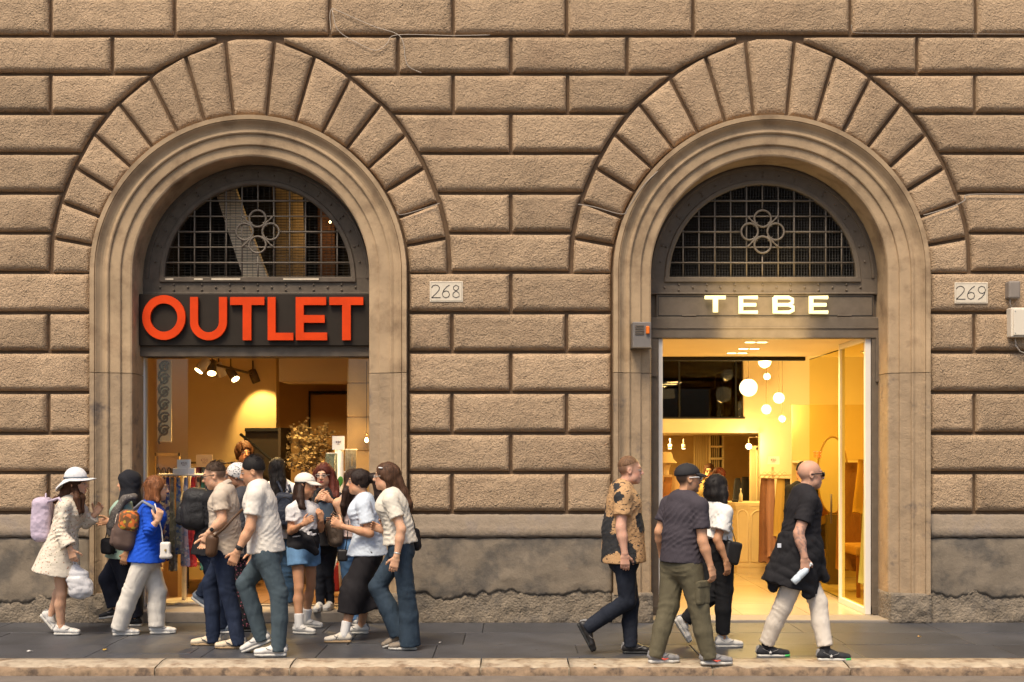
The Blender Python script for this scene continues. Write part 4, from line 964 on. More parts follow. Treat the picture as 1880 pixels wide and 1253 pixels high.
box('door', WX(1324, 18.6), WX(1343, 18.6), 6.47, 6.5, oz+.2, 2.95, M('cabinet_dark2', (.05,.033,.02), .5), t, .006); box('door', WX(1345, 18.6), WX(1364, 18.6), 6.47, 6.5, oz+.2, 2.95, M('cabinet_dark2'), t, .006)
# room beneath the mezzanine
box('rear_wall', .9, 5.2, 8.6, 8.7, FZ, oz, M('rear_ochre', (.52,.36,.16), .8, var=.1), None, kind='structure')
sc = empty('slatted_screen', (WX(1287, 19.5), 7.5, FZ), 'vertical slatted screen at the back of the lit shop', 'screen')
for i in range(13): box('slat', WX(1274, 19.5)+i*.034, WX(1274, 19.5)+i*.034+.018, 7.5, 7.54, FZ+.003, oz-.004, M('slat_gold', (.46,.34,.16), .6, objvar=.1), sc)
sv = empty('shelf_unit', (WX(1313, 19.6), 7.6, FZ), 'black shelf unit with lit shelves beside the slatted screen', 'shelf')
box('back', WX(1302, 19.6), WX(1325, 19.6), 7.75, 7.78, FZ+.003, oz-.006, m_black, sv)
for i, z in enumerate((.5,.85,1.2,1.45,1.62,1.82)): box('shelf', WX(1302, 19.6), WX(1325, 19.6), 7.45, 7.75, z, z+.035, M('shelf_cream', (.6,.46,.24), .7), sv)
for px in (1301, 1325): box('upright', WX(px, 19.6)-.012, WX(px, 19.6)+.012, 7.45, 7.78, FZ+.003, oz-.005, M('shelf_cream'), sv)
for (px, zz_) in ((1230, 'left'), (1255, 'right')):
    t = empty('small_spotlight', tuple(P(px, 822, 18.5)), 'small ceiling spotlight on the '+zz_+' under the mezzanine', 'spotlight', 'spotlights under the mezzanine'); c_ = P(px, 824, 18.5)
    tube('housing', [c_+np.array([0,0,.07]), c_], .032, m_spot, t, 12); tube('lens', [c_+np.array([0,0,-.001]), c_+np.array([0,0,-.006])], .027, m_lit, t, 12); tube('stem', [c_+np.array([0,0,.07]), c_+np.array([0,0,.16])], .01, m_spot, t)
    lamp('small_beam', 'SPOT', tuple(c_+np.array([0,0,-.03])), 20, (1,.67,.22), .03, (0,-.1,-1), 140, .8)
lamp('rear_ceiling_light', 'AREA', (2.4, 6.4, oz-.05), 15, (1,.67,.22), .5, (0,0,-1))
# counter with panelled front
cz = 1.03; c0x, c1x = WX(1336, 16.9), 4.35; cy0, cy1 = 4.45, 5.1
cn = empty('shop_counter', ((c0x+c1x)/2, 4.8, FZ), 'cream panelled shop counter with a curved corner in the lit shop', 'counter')
m_cn = M('counter_cream', (.66,.52,.30), .55, var=.05)
poly = [(c0x+.22, cy0), (c1x, cy0), (c1x, cy1), (c0x, cy1), (c0x, cy0+.28), (c0x+.06, cy0+.1)]
def slabz(name, pl, z0, z1, mat, parent):
    n = len(pl); v = [(x, y, z0) for x, y in pl]+[(x, y, z1) for x, y in pl]
    return mk(name, v, [tuple(range(n))[::-1], tuple(range(n, 2*n))]+[(i, (i+1) % n, n+(i+1) % n, n+i) for i in range(n)], mat, parent)
cc = np.mean(poly, 0)
def grow(k): return [(cc[0]+(x-cc[0])*k, cc[1]+(y-cc[1])*k) for x, y in poly]
slabz('carcass', poly, FZ+.1, cz-.05, m_cn, cn); slabz('plinth', grow(.97), FZ+.006, FZ+.1, m_cn, cn); slabz('worktop', grow(1.06), cz-.045, cz, m_cn, cn); slabz('moulding', grow(1.03), cz-.09, cz-.046, m_cn, cn)
for (xa, ya, xb, yb) in ((c0x+.25, cy0, c0x+.52, cy0), (c0x+.56, cy0, c0x+.86, cy0), (c0x+.075, cy0+.088, c0x+.205, cy0+.012)):
    A = np.array([xa, ya, .2]); B = np.array([xb, yb, .2]); n_ = np.array([yb-ya, -(xb-xa), 0]); n_ = n_/np.linalg.norm(n_)*.006
    pts = [A+n_, B+n_, B+n_+np.array([0,0,.64])]+[(A+B)/2+n_+(B-A)/2*math.cos(q)+np.array([0,0,.64+.09*math.sin(q)]) for q in np.linspace(.3, math.pi-.3, 7)]+[A+n_+np.array([0,0,.64])]
    tube('panel_moulding', pts, .012, M('counter_trim', (.72,.58,.36), .5), cn, 6, True)
t = empty('glass_bottle', tuple(P(1360, 915, 16.9)), 'small pale bottle standing on the shop counter', 'bottle')
bp = (WX(1360, 16.8), 4.8, cz); lathe('body', [(.001,0),(.026,.002),(.028,.09),(.02,.12),(.009,.14),(.009,.175),(.001,.176)], bp, M('bottle_pale', (.6,.5,.32), .3), t, 16); lathe('cap', [(.011,.172),(.011,.192),(.001,.193)], bp, m_white, t, 12)
t = empty('card_reader', (WX(1347, 16.8), 4.75, cz), 'black card reader lying on the shop counter', 'device'); box('body', WX(1343, 16.8), WX(1353, 16.8), 4.68, 4.8, cz+.001, cz+.03, m_black, t, .008); box('screen', WX(1345, 16.8), WX(1351, 16.8), 4.72, 4.78, cz+.0305, cz+.032, M('screen_grey', (.2,.2,.2), .2), t)
# globe pendants
m_globe = M('globe_glow', (1,.92,.75), emit=((1,.83,.45), .85))
for k, (px, py, r_, dd, lab) in enumerate(((1374,712,16.3,16.3,'large glowing globe pendant, biggest in the lit shop'), (1430,731,10.2,16.0,'medium glowing globe pendant with brass cap, right of the cluster'), (1407,752,9,16.4,'glowing globe pendant hanging under the middle wire'), (1436,769.5,6.3,16.1,'smallest glowing globe pendant, lowest of the cluster'), (1408,691.5,6.5,16.6,'small glowing globe pendant high in the cluster'), (1404,664,12,15.9,'glowing globe pendant cut by the door track at the ceiling'))):
    R_ = r_*dd/F; c_ = P(px, py, dd); t = empty('globe_pendant', tuple(c_-np.array([0,0,R_])), lab, 'lamp', 'globe pendants in the lit shop')
    lathe('globe', ball_prof(R_, 14), tuple(c_), m_globe, t, 24)
    lathe('cap', [(R_*.32,R_*.93),(R_*.30,R_*1.06),(.006,R_*1.12)], tuple(c_), M('brass', (.55,.36,.12), .35, metal=1), t, 14)
    tube('wire', [c_+np.array([0,0,R_*1.1]), (c_[0], c_[1], 4.29)], .004, M('brass_dark', (.16,.09,.03), .6), t, 5)
    lamp('globe_light', 'POINT', tuple(c_-np.array([0,R_+.06,R_*.5])), 6.0*(R_/.12)**1.2+1.1, (1,.70,.24), R_*.5)
# wall lamp, mirror and clothes by the counter
t = empty('wall_lamp', tuple(P(1390, 803, 17.1)), 'small globe wall lamp on a dark bracket above the counter', 'lamp')
tube('bracket', [P(1388, 803, 17.1), P(1375, 803, 17.1), P(1374.5, 806, 17.1), P(1374.5, 814, 17.1)], .006, m_spotd, t, 6); lathe('rose', [(.001,0),(.02,.004),(.02,.012)], tuple(P(1388, 803, 17.12)), m_spotd, t, 12, 'y')
c_ = P(1374.5, 820, 17.1); lathe('globe', ball_prof(.047, 12), tuple(c_), m_globe, t, 18); lamp('wall_lamp_light', 'POINT', tuple(c_-np.array([0,.1,0])), 8, (1,.70,.24), .04)
t = empty('standing_mirror', (WX(1385, 17.3), 5.32, FZ), 'tall narrow mirror in a cream frame behind the counter', 'mirror')
for a_, b_, z0, z1 in ((1377.5,1380.5,.9,1.82),(1389,1392,.9,1.82),(1377.5,1392,1.78,1.84),(1377.5,1392,.88,.95)): box('frame_strip', WX(a_, 17.32), WX(b_, 17.32), 5.36, 5.40, z0, z1, m_cn, t)
box('glass', WX(1380, 17.32), WX(1389.5, 17.32), 5.385, 5.395, .9, 1.82, M('mirror_glass', (.52,.42,.24), .4, metal=.1), t)
m_dkc = M('dark_cloth', (.02,.017,.016), .85); m_brc = M('brown_velvet', (.20,.085,.045), .8, var=.15, bump=[('fold', 16, .01)])
o = drape('hanging_jacket', WX(1368, 18.2), 6.2, 1.36, .80, .05, .09, .04, .05, 4, m_dkc, None, 3); tag(o, 'dark jacket hanging behind the counter lamp', 'jacket')
o = drape('hanging_coat', WX(1357, 18.2), 6.3, 1.34, .95, .04, .09, .03, .05, 4, M('slate_cloth', (.05,.05,.055), .85), None, 5); tag(o, 'slate coat on a hanger left of the dark jacket', 'coat')
# clothes rail with brown trousers in front of the counter
dr = 15.9; rl = empty('clothes_rail', (WX(1425, dr), dr-CD, FZ), 'cream T-shaped clothes rail in front of the counter', 'clothes rail')
box('upright', WX(1419, dr)-.014, WX(1419, dr)+.014, dr-CD-.014, dr-CD+.014, FZ+.02, WZ(858, dr), m_cn, rl); tube('bar', [P(1396, 872, dr), P(1452, 872, dr)], .011, m_cn, rl); box('foot', WX(1408, dr), WX(1434, dr), dr-CD-.12, dr-CD+.12, FZ+.006, FZ+.024, m_cn, rl, .004)
for i in range(5):
    px = 1404+i*9; tube('hanger', [P(px-12, 878, dr-.03*i), P(px, 866, dr-.03*i), P(px+13, 879, dr-.03*i), P(px-12, 878, dr-.03*i)], .006, M('hanger_wood', (.60,.42,.2), .5), rl, 5)
for i, (px, c_, lab) in enumerate(((1404, m_brc, 'brown velvet trousers on the left of the clothes rail'), (1414, M('dusty_pink', (.32,.16,.11), .8), 'dusty pink trousers next to the brown velvet pair'), (1442, M('dark_tee', (.03,.025,.025), .8), 'dark top hanging at the right end of the clothes rail'), (1431, M('mustard', (.42,.26,.06), .8), 'mustard skirt in the middle of the clothes rail'))):
    o = drape('hanging_clothes', WX(px, dr), dr-CD-.02*i, WZ(878, dr), WZ((1032,1022,960,985)[i], dr), .05, .085, .04, .06, 5, c_, None, 10+i); tag(o, lab, 'clothes', 'clothes on the rail')
card(1409, 1431, 838, 853, 15.8, 'white price card above the clothes rail')
# left of the doorway: mannequin in a hat with coats
dm = 16.6; mx = WX(1222, dm); m_mq = M('mannequin_tan', (.50,.34,.17), .6)
t = empty('mannequin', (mx, dm-CD, FZ), 'mannequin in a tan bucket hat and coat at the left of the lit doorway', 'mannequin')
zh = WZ(853, dm); ym = dm-CD
q = Sculpt().seg((mx,ym,FZ+.05), (mx,ym,.9), .03).seg((mx,ym,.85), (mx,ym,1.12), (.14,.10), (.12,.09)).seg((mx,ym,1.12), (mx,ym,1.30), (.12,.09), (.17,.09)).seg((mx,ym,1.32), (mx,ym,zh), .05, .05).ell((mx,ym,zh+.02), (.075,.09,.11), EYE3); q.obj('figure', .014, m_mq, t)
Sculpt().seg((mx,ym,.62), (mx,ym,1.12), (.2,.15), (.16,.125), flat='a').seg((mx,ym,1.12), (mx,ym,1.33), (.17,.125), (.19,.1)).seg((mx+.2,ym,1.32), (mx+.24,ym-.05,.95), .055, .05).seg((mx-.2,ym,1.32), (mx-.24,ym-.05,.95), .055, .05).wrinkle(.01, 26, 2).obj('coat', .014, M('camel_coat', (.34,.20,.09), .85, bump=[('fold', 14, .012)]), t)
lathe('hat', [(.001,.15),(.08,.145),(.1,.10),(.11,.05),(.16,.0),(.165,-.01),(.1,.03)], (mx, ym, zh+.03), M('hat_tan', (.52,.36,.17), .8), t, 24); lathe('stand', [(.001,.03),(.16,.03),(.17,.0)], (mx, ym, FZ+.006), m_black, t, 20)
for i, (px, c_, lab) in enumerate(((1246, (.42,.26,.12), 'tan coat hanging left inside the lit shop'), (1228, (.30,.13,.05), 'rust dress hanging low by the left door post'), (1262, (.03,.028,.028), 'black coat hanging behind the man in the cap'))):
    o = drape('hanging_garment', WX(px, 15.6+i*.5), 3.6+i*.5, 1.5-.1*i, .5, .07, .13, .05, .08, 5, M('garment_%d' % i, c_, .85), None, 30+i); tag(o, lab, 'coat')
# display bay on the right behind the glass
gpan = empty('side_light', (WX(1600, DF), .9, FZ), 'fixed glass side panel in a white frame at the right of the doorway', 'glass screen')
gx = WX(1594, DF)
def fr4(parent, x, y0, y1, z0, z1, w_, mat):
    for a_, b_, c_, d_ in ((y0, y0+w_, z0, z1), (y1-w_, y1, z0, z1), (y0+w_, y1-w_, z0, z0+w_*1.2), (y0+w_, y1-w_, z1-w_, z1)): box('frame_strip', x-.03, x+.03, a_, b_, c_, d_, mat, parent, .004)
fr4(gpan, gx, .345, 1.36, FZ+.006, VC-.002, .055, m_white); box('pane', gx-.004, gx+.004, .40, 1.305, FZ+.07, VC-.06, glass('tinted_glass', (.92,.87,.6), .0), gpan)
gd = empty('glass_door', (WX(1520, 14.5), 2.2, FZ), 'frameless glass door leaf standing open against the display', 'door')
A = np.array([WX(1543, 13.55), 1.55]); B = np.array([WX(1487, 15.0), 3.0]); n_ = nrm([B[1]-A[1], -(B[0]-A[0])])*.006
v = [(*p, z) for z in (FZ+.03, VC-.04) for p in (A-n_, B-n_, B+n_, A+n_)]
mk('pane', v, [(0,1,2,3)[::-1],(4,5,6,7),(0,1,5,4),(1,2,6,5),(2,3,7,6),(3,0,4,7)], glass('tinted_glass'), gd)
for (p0, p1) in (((*A, FZ+.03), (*A, VC-.04)), ((*A, FZ+.03), (*B, FZ+.03)), ((*A, VC-.04), (*B, VC-.04))): tube('edge_trim', [p0, p1], .007, M('edge_dark', (.05,.035,.012), .4), gd, 5)
tube('handle', [(A[0]*.8+B[0]*.2-.03, A[1]*.8+B[1]*.2, .9), (A[0]*.8+B[0]*.2-.03, A[1]*.8+B[1]*.2, 1.25)], .012, m_spotd, gd)
for k, ch in enumerate('TEBE'):     # small red letters on the door glass
    q0 = A+(B-A)*(.62+.075*(3-k)); L_ = {'T': [[(0,1),(1,1)],[(.5,1),(.5,0)]], 'E': [[(1,1),(0,1),(0,0),(1,0)],[(0,.5),(.8,.5)]], 'B': [[(0,0),(0,1),(.8,.95),(.8,.55),(0,.5)],[(.8,.5),(.85,.05),(0,0)]]}[ch]
    a = Acc(); u_ = nrm([*(A-B), 0])
    for pl in L_: a.add(*g_tube([np.array([*q0, WZ(840, 14.5)])+u_*x*.07+np.array([-.012, -.012, z*.07]) for x, z in pl], .005, 4))
    a.build('letter', M('letter_rust', (.55,.16,.03), .5), gd)
dx = WX(1575, 13.7); t = empty('arched_mirror', (4.3, 2.9, .6), 'tall oval mirror in a thin bronze frame in the right display', 'mirror')
pts = [(4.18+.2*math.cos(q), 3.2, 1.45+.5*math.sin(q)) for q in np.linspace(0, 6.283, 33)[:-1]]
tube('frame', pts, .012, M('bronze_frame', (.30,.17,.05), .4), t, 8, True); mk('glass', pts, [tuple(range(32))], M('mirror_glass'), t); box('foot', 4.1, 4.26, 3.15, 3.25, FZ+.007, .93, m_spotd, t)
o = drape('display_coat', WX(1558, 14.4), 2.35, 1.62, .30, .09, .17, .06, .10, 4, M('rust_coat', (.26,.12,.045), .85, bump=[('fold', 14, .012)]), None, 41); tag(o, 'rust orange coat hanging in the right display', 'coat')
o = drape('display_dress', WX(1585, 13.9), 1.55, 1.48, .22, .06, .15, .05, .11, 7, M('pale_blue_dress', (.40,.42,.40), .8), None, 42); tag(o, 'pale grey blue dress hanging behind the right glass panel', 'dress')
o = drape('display_blouse', WX(1578, 14.2), 2.0, 1.66, 1.02, .08, .14, .05, .09, 5, M('ochre_blouse', (.46,.26,.06), .8), None, 43); tag(o, 'ochre blouse beside the rust coat in the right display', 'blouse')
t = empty('display_bench', (4.35, 2.2, FZ), 'orange upholstered bench in the right display', 'bench')
box('seat', 4.05, 4.75, 1.75, 2.5, .52, .64, M('bench_orange', (.42,.22,.07), .7), t, .03)
for xx in (4.1, 4.7):
    for yy in (1.8, 2.45): box('leg', xx-.02, xx+.02, yy-.02, yy+.02, FZ+.006, .52, M('bench_leg', (.25,.09,.03), .6), t)
for i, (px, py, c_, lab) in enumerate(((1512,862,(.10,.06,.02),'dark brown cap on the display shelf behind the bald man'), (1505,925,(.34,.13,.03),'rust woollen hat on the display wall'), (1516,985,(.07,.045,.02),'dark felt bag hanging low in the display'))):
    c0 = P(px, py, 15.6); h_ = (.09,.16,.17)[i]; o = Sculpt().ell(c0, (.12,.05,h_), EYE3).ell(c0+np.array([.03,0,-.04]), (.1,.05,h_*.8), EYE3).wrinkle(.008, 22, i).obj('display_accessory', .014, M('accessory_%d' % i, c_, .85), None); tag(o, lab, 'accessory')
sh = empty('display_shelving', (4.2, 3.85, FZ), 'cream wall shelving with folded clothes in the right display', 'shelving')
for z in (.55, .98, 1.3, 1.6): box('shelf', 3.86, 5.1, 3.75, 4.05, z, z+.03, m_cn, sh)
box('back_panel', 3.86, 5.1, 4.06, 4.09, FZ+.007, 2.4, M('shelf_back', (.55,.40,.16), .8), sh)
cols = [(.5,.36,.15),(.3,.14,.05),(.6,.5,.33),(.12,.08,.05)]
for i in range(10): box('folded_clothes', 3.9+(i % 5)*.23, 4.09+(i % 5)*.23, 3.78, 4.0, (.581,1.011)[i//5], (.66,1.10)[i//5]+.015*(i % 3), M('folded_%d' % (i % 4), cols[i % 4], .85), sh, .02)
lamp('display_light', 'AREA', (4.45, 2.2, VC-.04), 17, (1,.70,.24), .4, (0,0,-1))
t = empty('display_ceiling_lamp', (4.45, 2.2, VC-.03), 'recessed lamp above the right display', 'ceiling light'); lathe('ring', [(.2,.03),(.2,.012),(.17,.01),(.17,.03)], (4.45,2.2,VC-.03), m_white, t, 24); lathe('diffuser', [(.001,.014),(.17,.014)], (4.45,2.2,VC-.03), m_lit, t, 24)

# small litter on the pavement
for i, (px, py, c_, lab, sz) in enumerate(((55,1197,(.6,.57,.53),'white paper scrap lying on the pavement at the far left',.03), (193,1194,(.45,.28,.05),'yellow leaf on the pavement below the white trousers woman',.035), (1688,1170,(.4,.24,.08),'small brown leaf on the pavement right of the lit shop',.02), (808,1181,(.55,.5,.44),'tiny paper scrap on the pavement between the two groups',.018), (1092,1222,(.35,.22,.1),'dry leaf lying on the kerb by the tan shirt man',.02))):
    dd = F*(EYE-.006)/(py-HZ); x, y = WX(px, dd), dd-CD; a = i*1.3
    v = [(x+sz*(k*math.cos(a)-m*.5*math.sin(a)), y+sz*(k*math.sin(a)+m*.5*math.cos(a)), .006+.006*((k*m) % 2)+.004*abs(k)) for k, m in ((-1,0),(-.4,-.8),(.5,-.7),(1,.1),(.4,.8),(-.5,.7))]
    o = mk('litter', v+[(p[0], p[1], p[2]+.002) for p in v], [tuple(range(6))[::-1], tuple(range(6, 12))]+[(k, (k+1) % 6, 6+(k+1) % 6, 6+k) for k in range(6)], M('litter_%d' % i, c_, .8)); tag(o, lab, 'litter')
# iron backing plates behind the sign board and the fascia close the wall between shop and lunette
box('backing_plate', (AC[0]-940)*S-1.23, (AC[0]-940)*S+1.23, .345, .459, WZ(655, 12.25)+.003, WZ(541, DF)-.002, m_irondk, sg)
box('backing_plate', (AC[1]-940)*S-1.23, (AC[1]-940)*S+1.23, .385, .441, WZ(584, DF), WZ(541, DF)-.002, m_iron, hd_)

# old chewing gum and grime spots trodden into the slabs
a = Acc(); rg = random.Random(9)
for i in range(90):
    x, y, r_ = rg.uniform(-6, 6), rg.uniform(-2.1, -.1), rg.uniform(.007, .02); n = 9
    a.add([(x+r_*(1+.25*math.sin(3*q+i))*math.cos(q), y+r_*(1+.25*math.cos(2*q+i))*math.sin(q), .0042) for q in np.linspace(0, 6.283, n+1)[:-1]], [tuple(range(n))])
a.build('gum_spots', M('gum_grey', (.12,.115,.11), .8, var=.5, vscale=3), pave, False, 'stuff')
# ================================================================== people
UP = np.array([0,0,1.0])
def skin_mat():
    m = bpy.data.materials.new('skin'); m.use_nodes = True; t = m.node_tree; b = t.nodes['Principled BSDF']
    a = t.nodes.new('ShaderNodeAttribute'); a.attribute_name = 'Col'; t.links.new(a.outputs['Color'], b.inputs['Base Color'])
    b.inputs['Roughness'].default_value = .52; b.inputs['Specular IOR Level'].default_value = .35
    b.inputs['Subsurface Weight'].default_value = .12; b.inputs['Subsurface Radius'].default_value = (.01,.004,.002); b.inputs['Subsurface Scale'].default_value = .6
    g = t.nodes.new('ShaderNodeNewGeometry'); n = t.nodes.new('ShaderNodeTexNoise'); n.inputs['Scale'].default_value = 90; t.links.new(g.outputs[0], n.inputs['Vector'])
    bu = t.nodes.new('ShaderNodeBump'); bu.inputs['Distance'].default_value = .0012; t.links.new(n.outputs[0], bu.inputs['Height']); t.links.new(bu.outputs[0], b.inputs['Normal'])
    return m
SKIN = skin_mat()
def cloth(name, col=(.5,.5,.5), fold=.010, var=.07, rough=.85, **k):
    return M('cloth_'+name, col, rough, var=var, vscale=14, bump=[('fold', 11, fold*.4), ('noise', 260, .0012)], spec=.2, **k)
def denim(name, col): return M('denim_'+name, col, .85, var=.28, vscale=9, bump=[('fold', 13, .0055), ('noise', 300, .0015)], spec=.2, col2=tuple(min(1, c*1.5+.01) for c in col), mask=(3.5,.52,.9,4))
def hairm(name, col):
    if name in MATS: return MATS[name]
    m = bpy.data.materials.new(name); m.use_nodes = True; t = m.node_tree; b = t.nodes['Principled BSDF']; N = t.nodes.new; L = t.links.new
    b.inputs['Roughness'].default_value = .62; b.inputs['Specular IOR Level'].default_value = .22
    g = N('ShaderNodeNewGeometry'); mp = N('ShaderNodeMapping'); mp.inputs['Scale'].default_value = (1,1,.07); L(g.outputs[0], mp.inputs[0])
    n = N('ShaderNodeTexNoise'); n.inputs['Scale'].default_value = 130; n.inputs['Detail'].default_value = 3; L(mp.outputs[0], n.inputs['Vector'])
    r = N('ShaderNodeMapRange'); r.inputs[1].default_value = .3; r.inputs[2].default_value = .7; r.inputs[3].default_value = .45; r.inputs[4].default_value = 1.6; L(n.outputs[0], r.inputs[0])
    h = N('ShaderNodeHueSaturation'); h.inputs['Color'].default_value = (*col, 1); L(r.outputs[0], h.inputs['Value']); L(h.outputs[0], b.inputs['Base Color'])
    bu = N('ShaderNodeBump'); bu.inputs['Distance'].default_value = .003; L(n.outputs[0], bu.inputs['Height']); L(bu.outputs[0], b.inputs['Normal'])
    MATS[name] = m; return m
def frame_of(yaw, pitch=0, roll=0):
    y, p, r = math.radians(yaw), math.radians(pitch), math.radians(roll)
    f = np.array([math.cos(y)*math.cos(p), math.sin(y)*math.cos(p), math.sin(p)]); s = np.array([-math.sin(y), math.cos(y), 0]); u = np.cross(f, s)
    s, u = s*math.cos(r)+u*math.sin(r), u*math.cos(r)-s*math.sin(r); return f, s, u
def add_hand(q, wr, tip, T, palm, sc, curl):
    """palm, four jointed fingers of unequal length and a thumb leaving the side of the palm; returns the box it fills"""
    D = nrm(tip-wr); T = nrm(T-D*np.dot(T, D)); N_ = np.cross(D, T); N_ = N_ if np.dot(N_, palm) > 0 else -N_
    kn = wr+D*.088*sc; q.seg(wr, wr+D*.03*sc, (.027*sc,.02*sc), (.034*sc,.017*sc), T, .012).seg(wr+D*.03*sc, kn, (.034*sc,.017*sc), (.040*sc,.013*sc), T, .012)
    pts = [wr]
    for i, (o, l) in enumerate(((.030,.070),(.010,.079),(-.010,.074),(-.029,.057))):
        p = kn+T*o*sc; c = curl*(1+.12*i); dv = D
        for j, fr in enumerate((.45,.32,.26)):
            an = c*(.55, 1.0, .8)[j]; dv = nrm(dv*math.cos(an)+N_*math.sin(an)); e = p+dv*l*fr*sc
            q.seg(p, e, (.0092-.0008*j)*sc, (.0086-.0011*j)*sc, None, .004); p = e
        pts.append(p)
    p = wr+D*.028*sc+T*.026*sc; dv = nrm(D*.62+T*.62+N_*.35)
    for l, r in ((.042,.0125),(.03,.0105),(.024,.0095)):
        e = p+dv*l*sc; q.seg(p, e, r*sc, r*.92*sc, None, .008); p = e; dv = nrm(dv*.8+D*.35+N_*.25*(1+curl))
    pts.append(p); pts = np.array(pts); return pts.min(0)-.03, pts.max(0)+.03
class Person: pass
def person(label, d0, yaw, H, N, V, arms, legs, skin=(.52,.30,.19), hs=1.0, hyaw=None, pitch=0, build=1.0, hgt=1.68, gz=0.0, sw=.165, belly=0.0, face=True, brow=(.05,.03,.02), lip=(.42,.14,.11), stub=None, bust=0.0, h=.016, curl=.6, group=None, hipw=1.0, roll=0, bare=False):
    A = Person(); A.d0 = d0; A.sc = sc = hgt/1.70; A.w = build; f, s, u = frame_of(yaw); A.f, A.s = f, s
    def pp(p): return P(p[0], p[1], d0+(p[2] if len(p) > 2 else 0))
    A.pp = pp; A.H = pp(H); A.N = pp(N); A.V = pp(V); hf, hsd, hu = frame_of(yaw if hyaw is None else hyaw, pitch, roll); A.hf, A.hs, A.hu = hf, hsd, hu; hs = hs*.965; A.hsc = hs
    A.root = empty('person', (A.V[0], A.V[1], gz), label, 'person', group)
    spine = A.N-A.V; A.waist = A.V+spine*.36; A.chest = A.V+spine*.72+f*.012; A.spine = spine
    A.sho = {'L': A.N-UP*.092*sc+s*sw*sc, 'R': A.N-UP*.092*sc-s*sw*sc}; A.hip = {'L': A.V-UP*.02+s*.086*sc, 'R': A.V-UP*.02-s*.086*sc}
    q = Sculpt(); w = build*sc
    q.seg(A.V-UP*.03, A.waist, (.158*w*hipw,.108*w), (.128*w,.095*w+belly), s, .03).seg(A.waist, A.chest, (.128*w,.095*w+belly), (.158*w,.112*w), s, .03).seg(A.chest, A.N-UP*.06*sc, (.158*w,.112*w), (.125*w,.075*w), s, .03)
    for k in 'LR': q.seg(A.N-UP*.05*sc, A.sho[k], .052*w, .050*w, None, .04)
    c = A.H; z = hs
    q.seg(A.N-UP*.06, c-hu*.05*z-hf*.018*z, .056*w**.5, .051*z, None, .03)
    boxes = []
    A.arm = {}
    for k in 'LR':
        a = arms.get(k); sg = 1 if k == 'L' else -1; sh = A.sho[k]; off = sh[1]-A.N[1]
        if a is None:
            el = sh-UP*.28*sc+s*sg*.04-f*.03; wr = el-UP*.23*sc+f*.05; tp = wr-UP*.18*sc+f*.02
        else:
            g = [P(x[0], x[1], d0+off+(x[2] if len(x) > 2 else 0)) for x in a]; el, wr, tp = g[:3]
        A.arm[k] = (sh, el, wr, tp)
        fl = build**.6*sc
        q.seg(sh, el, .051*fl, .039*fl, None, .025).seg(el, el+(wr-el)*.35, .040*fl, .040*fl, None, .02).seg(el+(wr-el)*.35, wr, .040*fl, .025*fl, None, .02)
        hang = nrm(tp-wr)[2] < -.5
        T = f if hang else UP; boxes.append(add_hand(q, wr, tp, T+.001*s, (A.V+A.N)/2-wr, sc*1.0, curl))
    A.leg = {}
    for k in 'LR':
        kn, ft = legs[k]; hip = A.hip[k]; off = hip[1]-A.V[1]
        if ft[0] == 'f':
            dd = F*(EYE-gz)/(ft[2]-HZ); an = np.array([WX(ft[1], dd), dd-CD, gz+.088]); pit = 0; fy = ft[3] if len(ft) > 3 else yaw
        else:
            an = P(ft[1], ft[2], d0+off+ft[3]); pit = ft[4]; fy = ft[5] if len(ft) > 5 else yaw
            ff_, _, fu_ = frame_of(fy, -pit); low = min((an-fu_*.088-ff_*.06)[2], (an-fu_*.088+ff_*.16)[2]); an[2] += max(0, gz+.004-low)
        kd = (hip[1]+an[1])/2+CD+(kn[2] if len(kn) > 2 else 0); K = P(kn[0], kn[1], kd)
        A.leg[k] = (hip, K, an, pit, fy); fl = build**.7*sc*(1 if bare else .84)
        bk = -f*.012
        q.seg(hip, K, .082*fl, .053*fl, None, .03).seg(K, K+(an-K)*.33+bk, .050*fl, .054*fl, None, .02).seg(K+(an-K)*.33+bk, an, .056*fl, .036*fl, None, .02)
        ff, fs_, fu = frame_of(fy, -pit); q.seg(an-fu*.03, an-fu*.055+ff*.12, .032, .024, None, .03)
    # head: skull, jaw, chin, nose, brow, lips, ears
    E = lambda a_, b_, c_: c+hf*a_*z+hsd*b_*z+hu*c_*z; ax = np.array([hsd, hf, hu])
    q.ell(E(-.012,0,.030), np.array([.075,.094,.087])*z, ax, .02).ell(E(.022,0,-.040), np.array([.057,.068,.076])*z, ax, .03).ell(E(.062,0,-.094), np.array([.024,.018,.019])*z, ax, .03)
    q.ell(E(.012,.045,-.068), np.array([.016,.03,.024])*z, ax, .03).ell(E(.012,-.045,-.068), np.array([.016,.03,.024])*z, ax, .03)
    q.seg(E(.078,.03,.022), E(.078,-.03,.022), .014*z, None, None, .02)
    for sg in (1, -1): q.ell(E(.098,.031*sg,.004), np.array([.017,.013,.011])*z, ax, .012, True)
    for sg in (1, -1): q.ell(E(.079,.031*sg,.004), np.array([.0125,.0125,.0115])*z, ax, .004)
    q.seg(E(.088,0,.012), E(.106,0,-.026), .0085*z, .0125*z, None, .012).seg(E(.094,.011,-.031), E(.094,-.011,-.031), .009*z, None, None, .008)
    q.seg(E(.083,.018,-.059), E(.083,-.018,-.059), .0075*z, None, None, .01).seg(E(.081,.014,-.067), E(.081,-.014,-.067), .008*z, None, None, .008)
    for sg in (1, -1): q.ell(E(-.012,.074*sg,-.004), np.array([.010,.019,.031])*z, ax, .006).ell(E(-.008,.083*sg,-.002), np.array([.007,.010,.017])*z, ax, .005, True)
    hb = (c-np.array([.13,.13,.135])*z, c+np.array([.13,.13,.135])*z)
    v0, f0 = q.build(h); parts = [(v0, f0)]
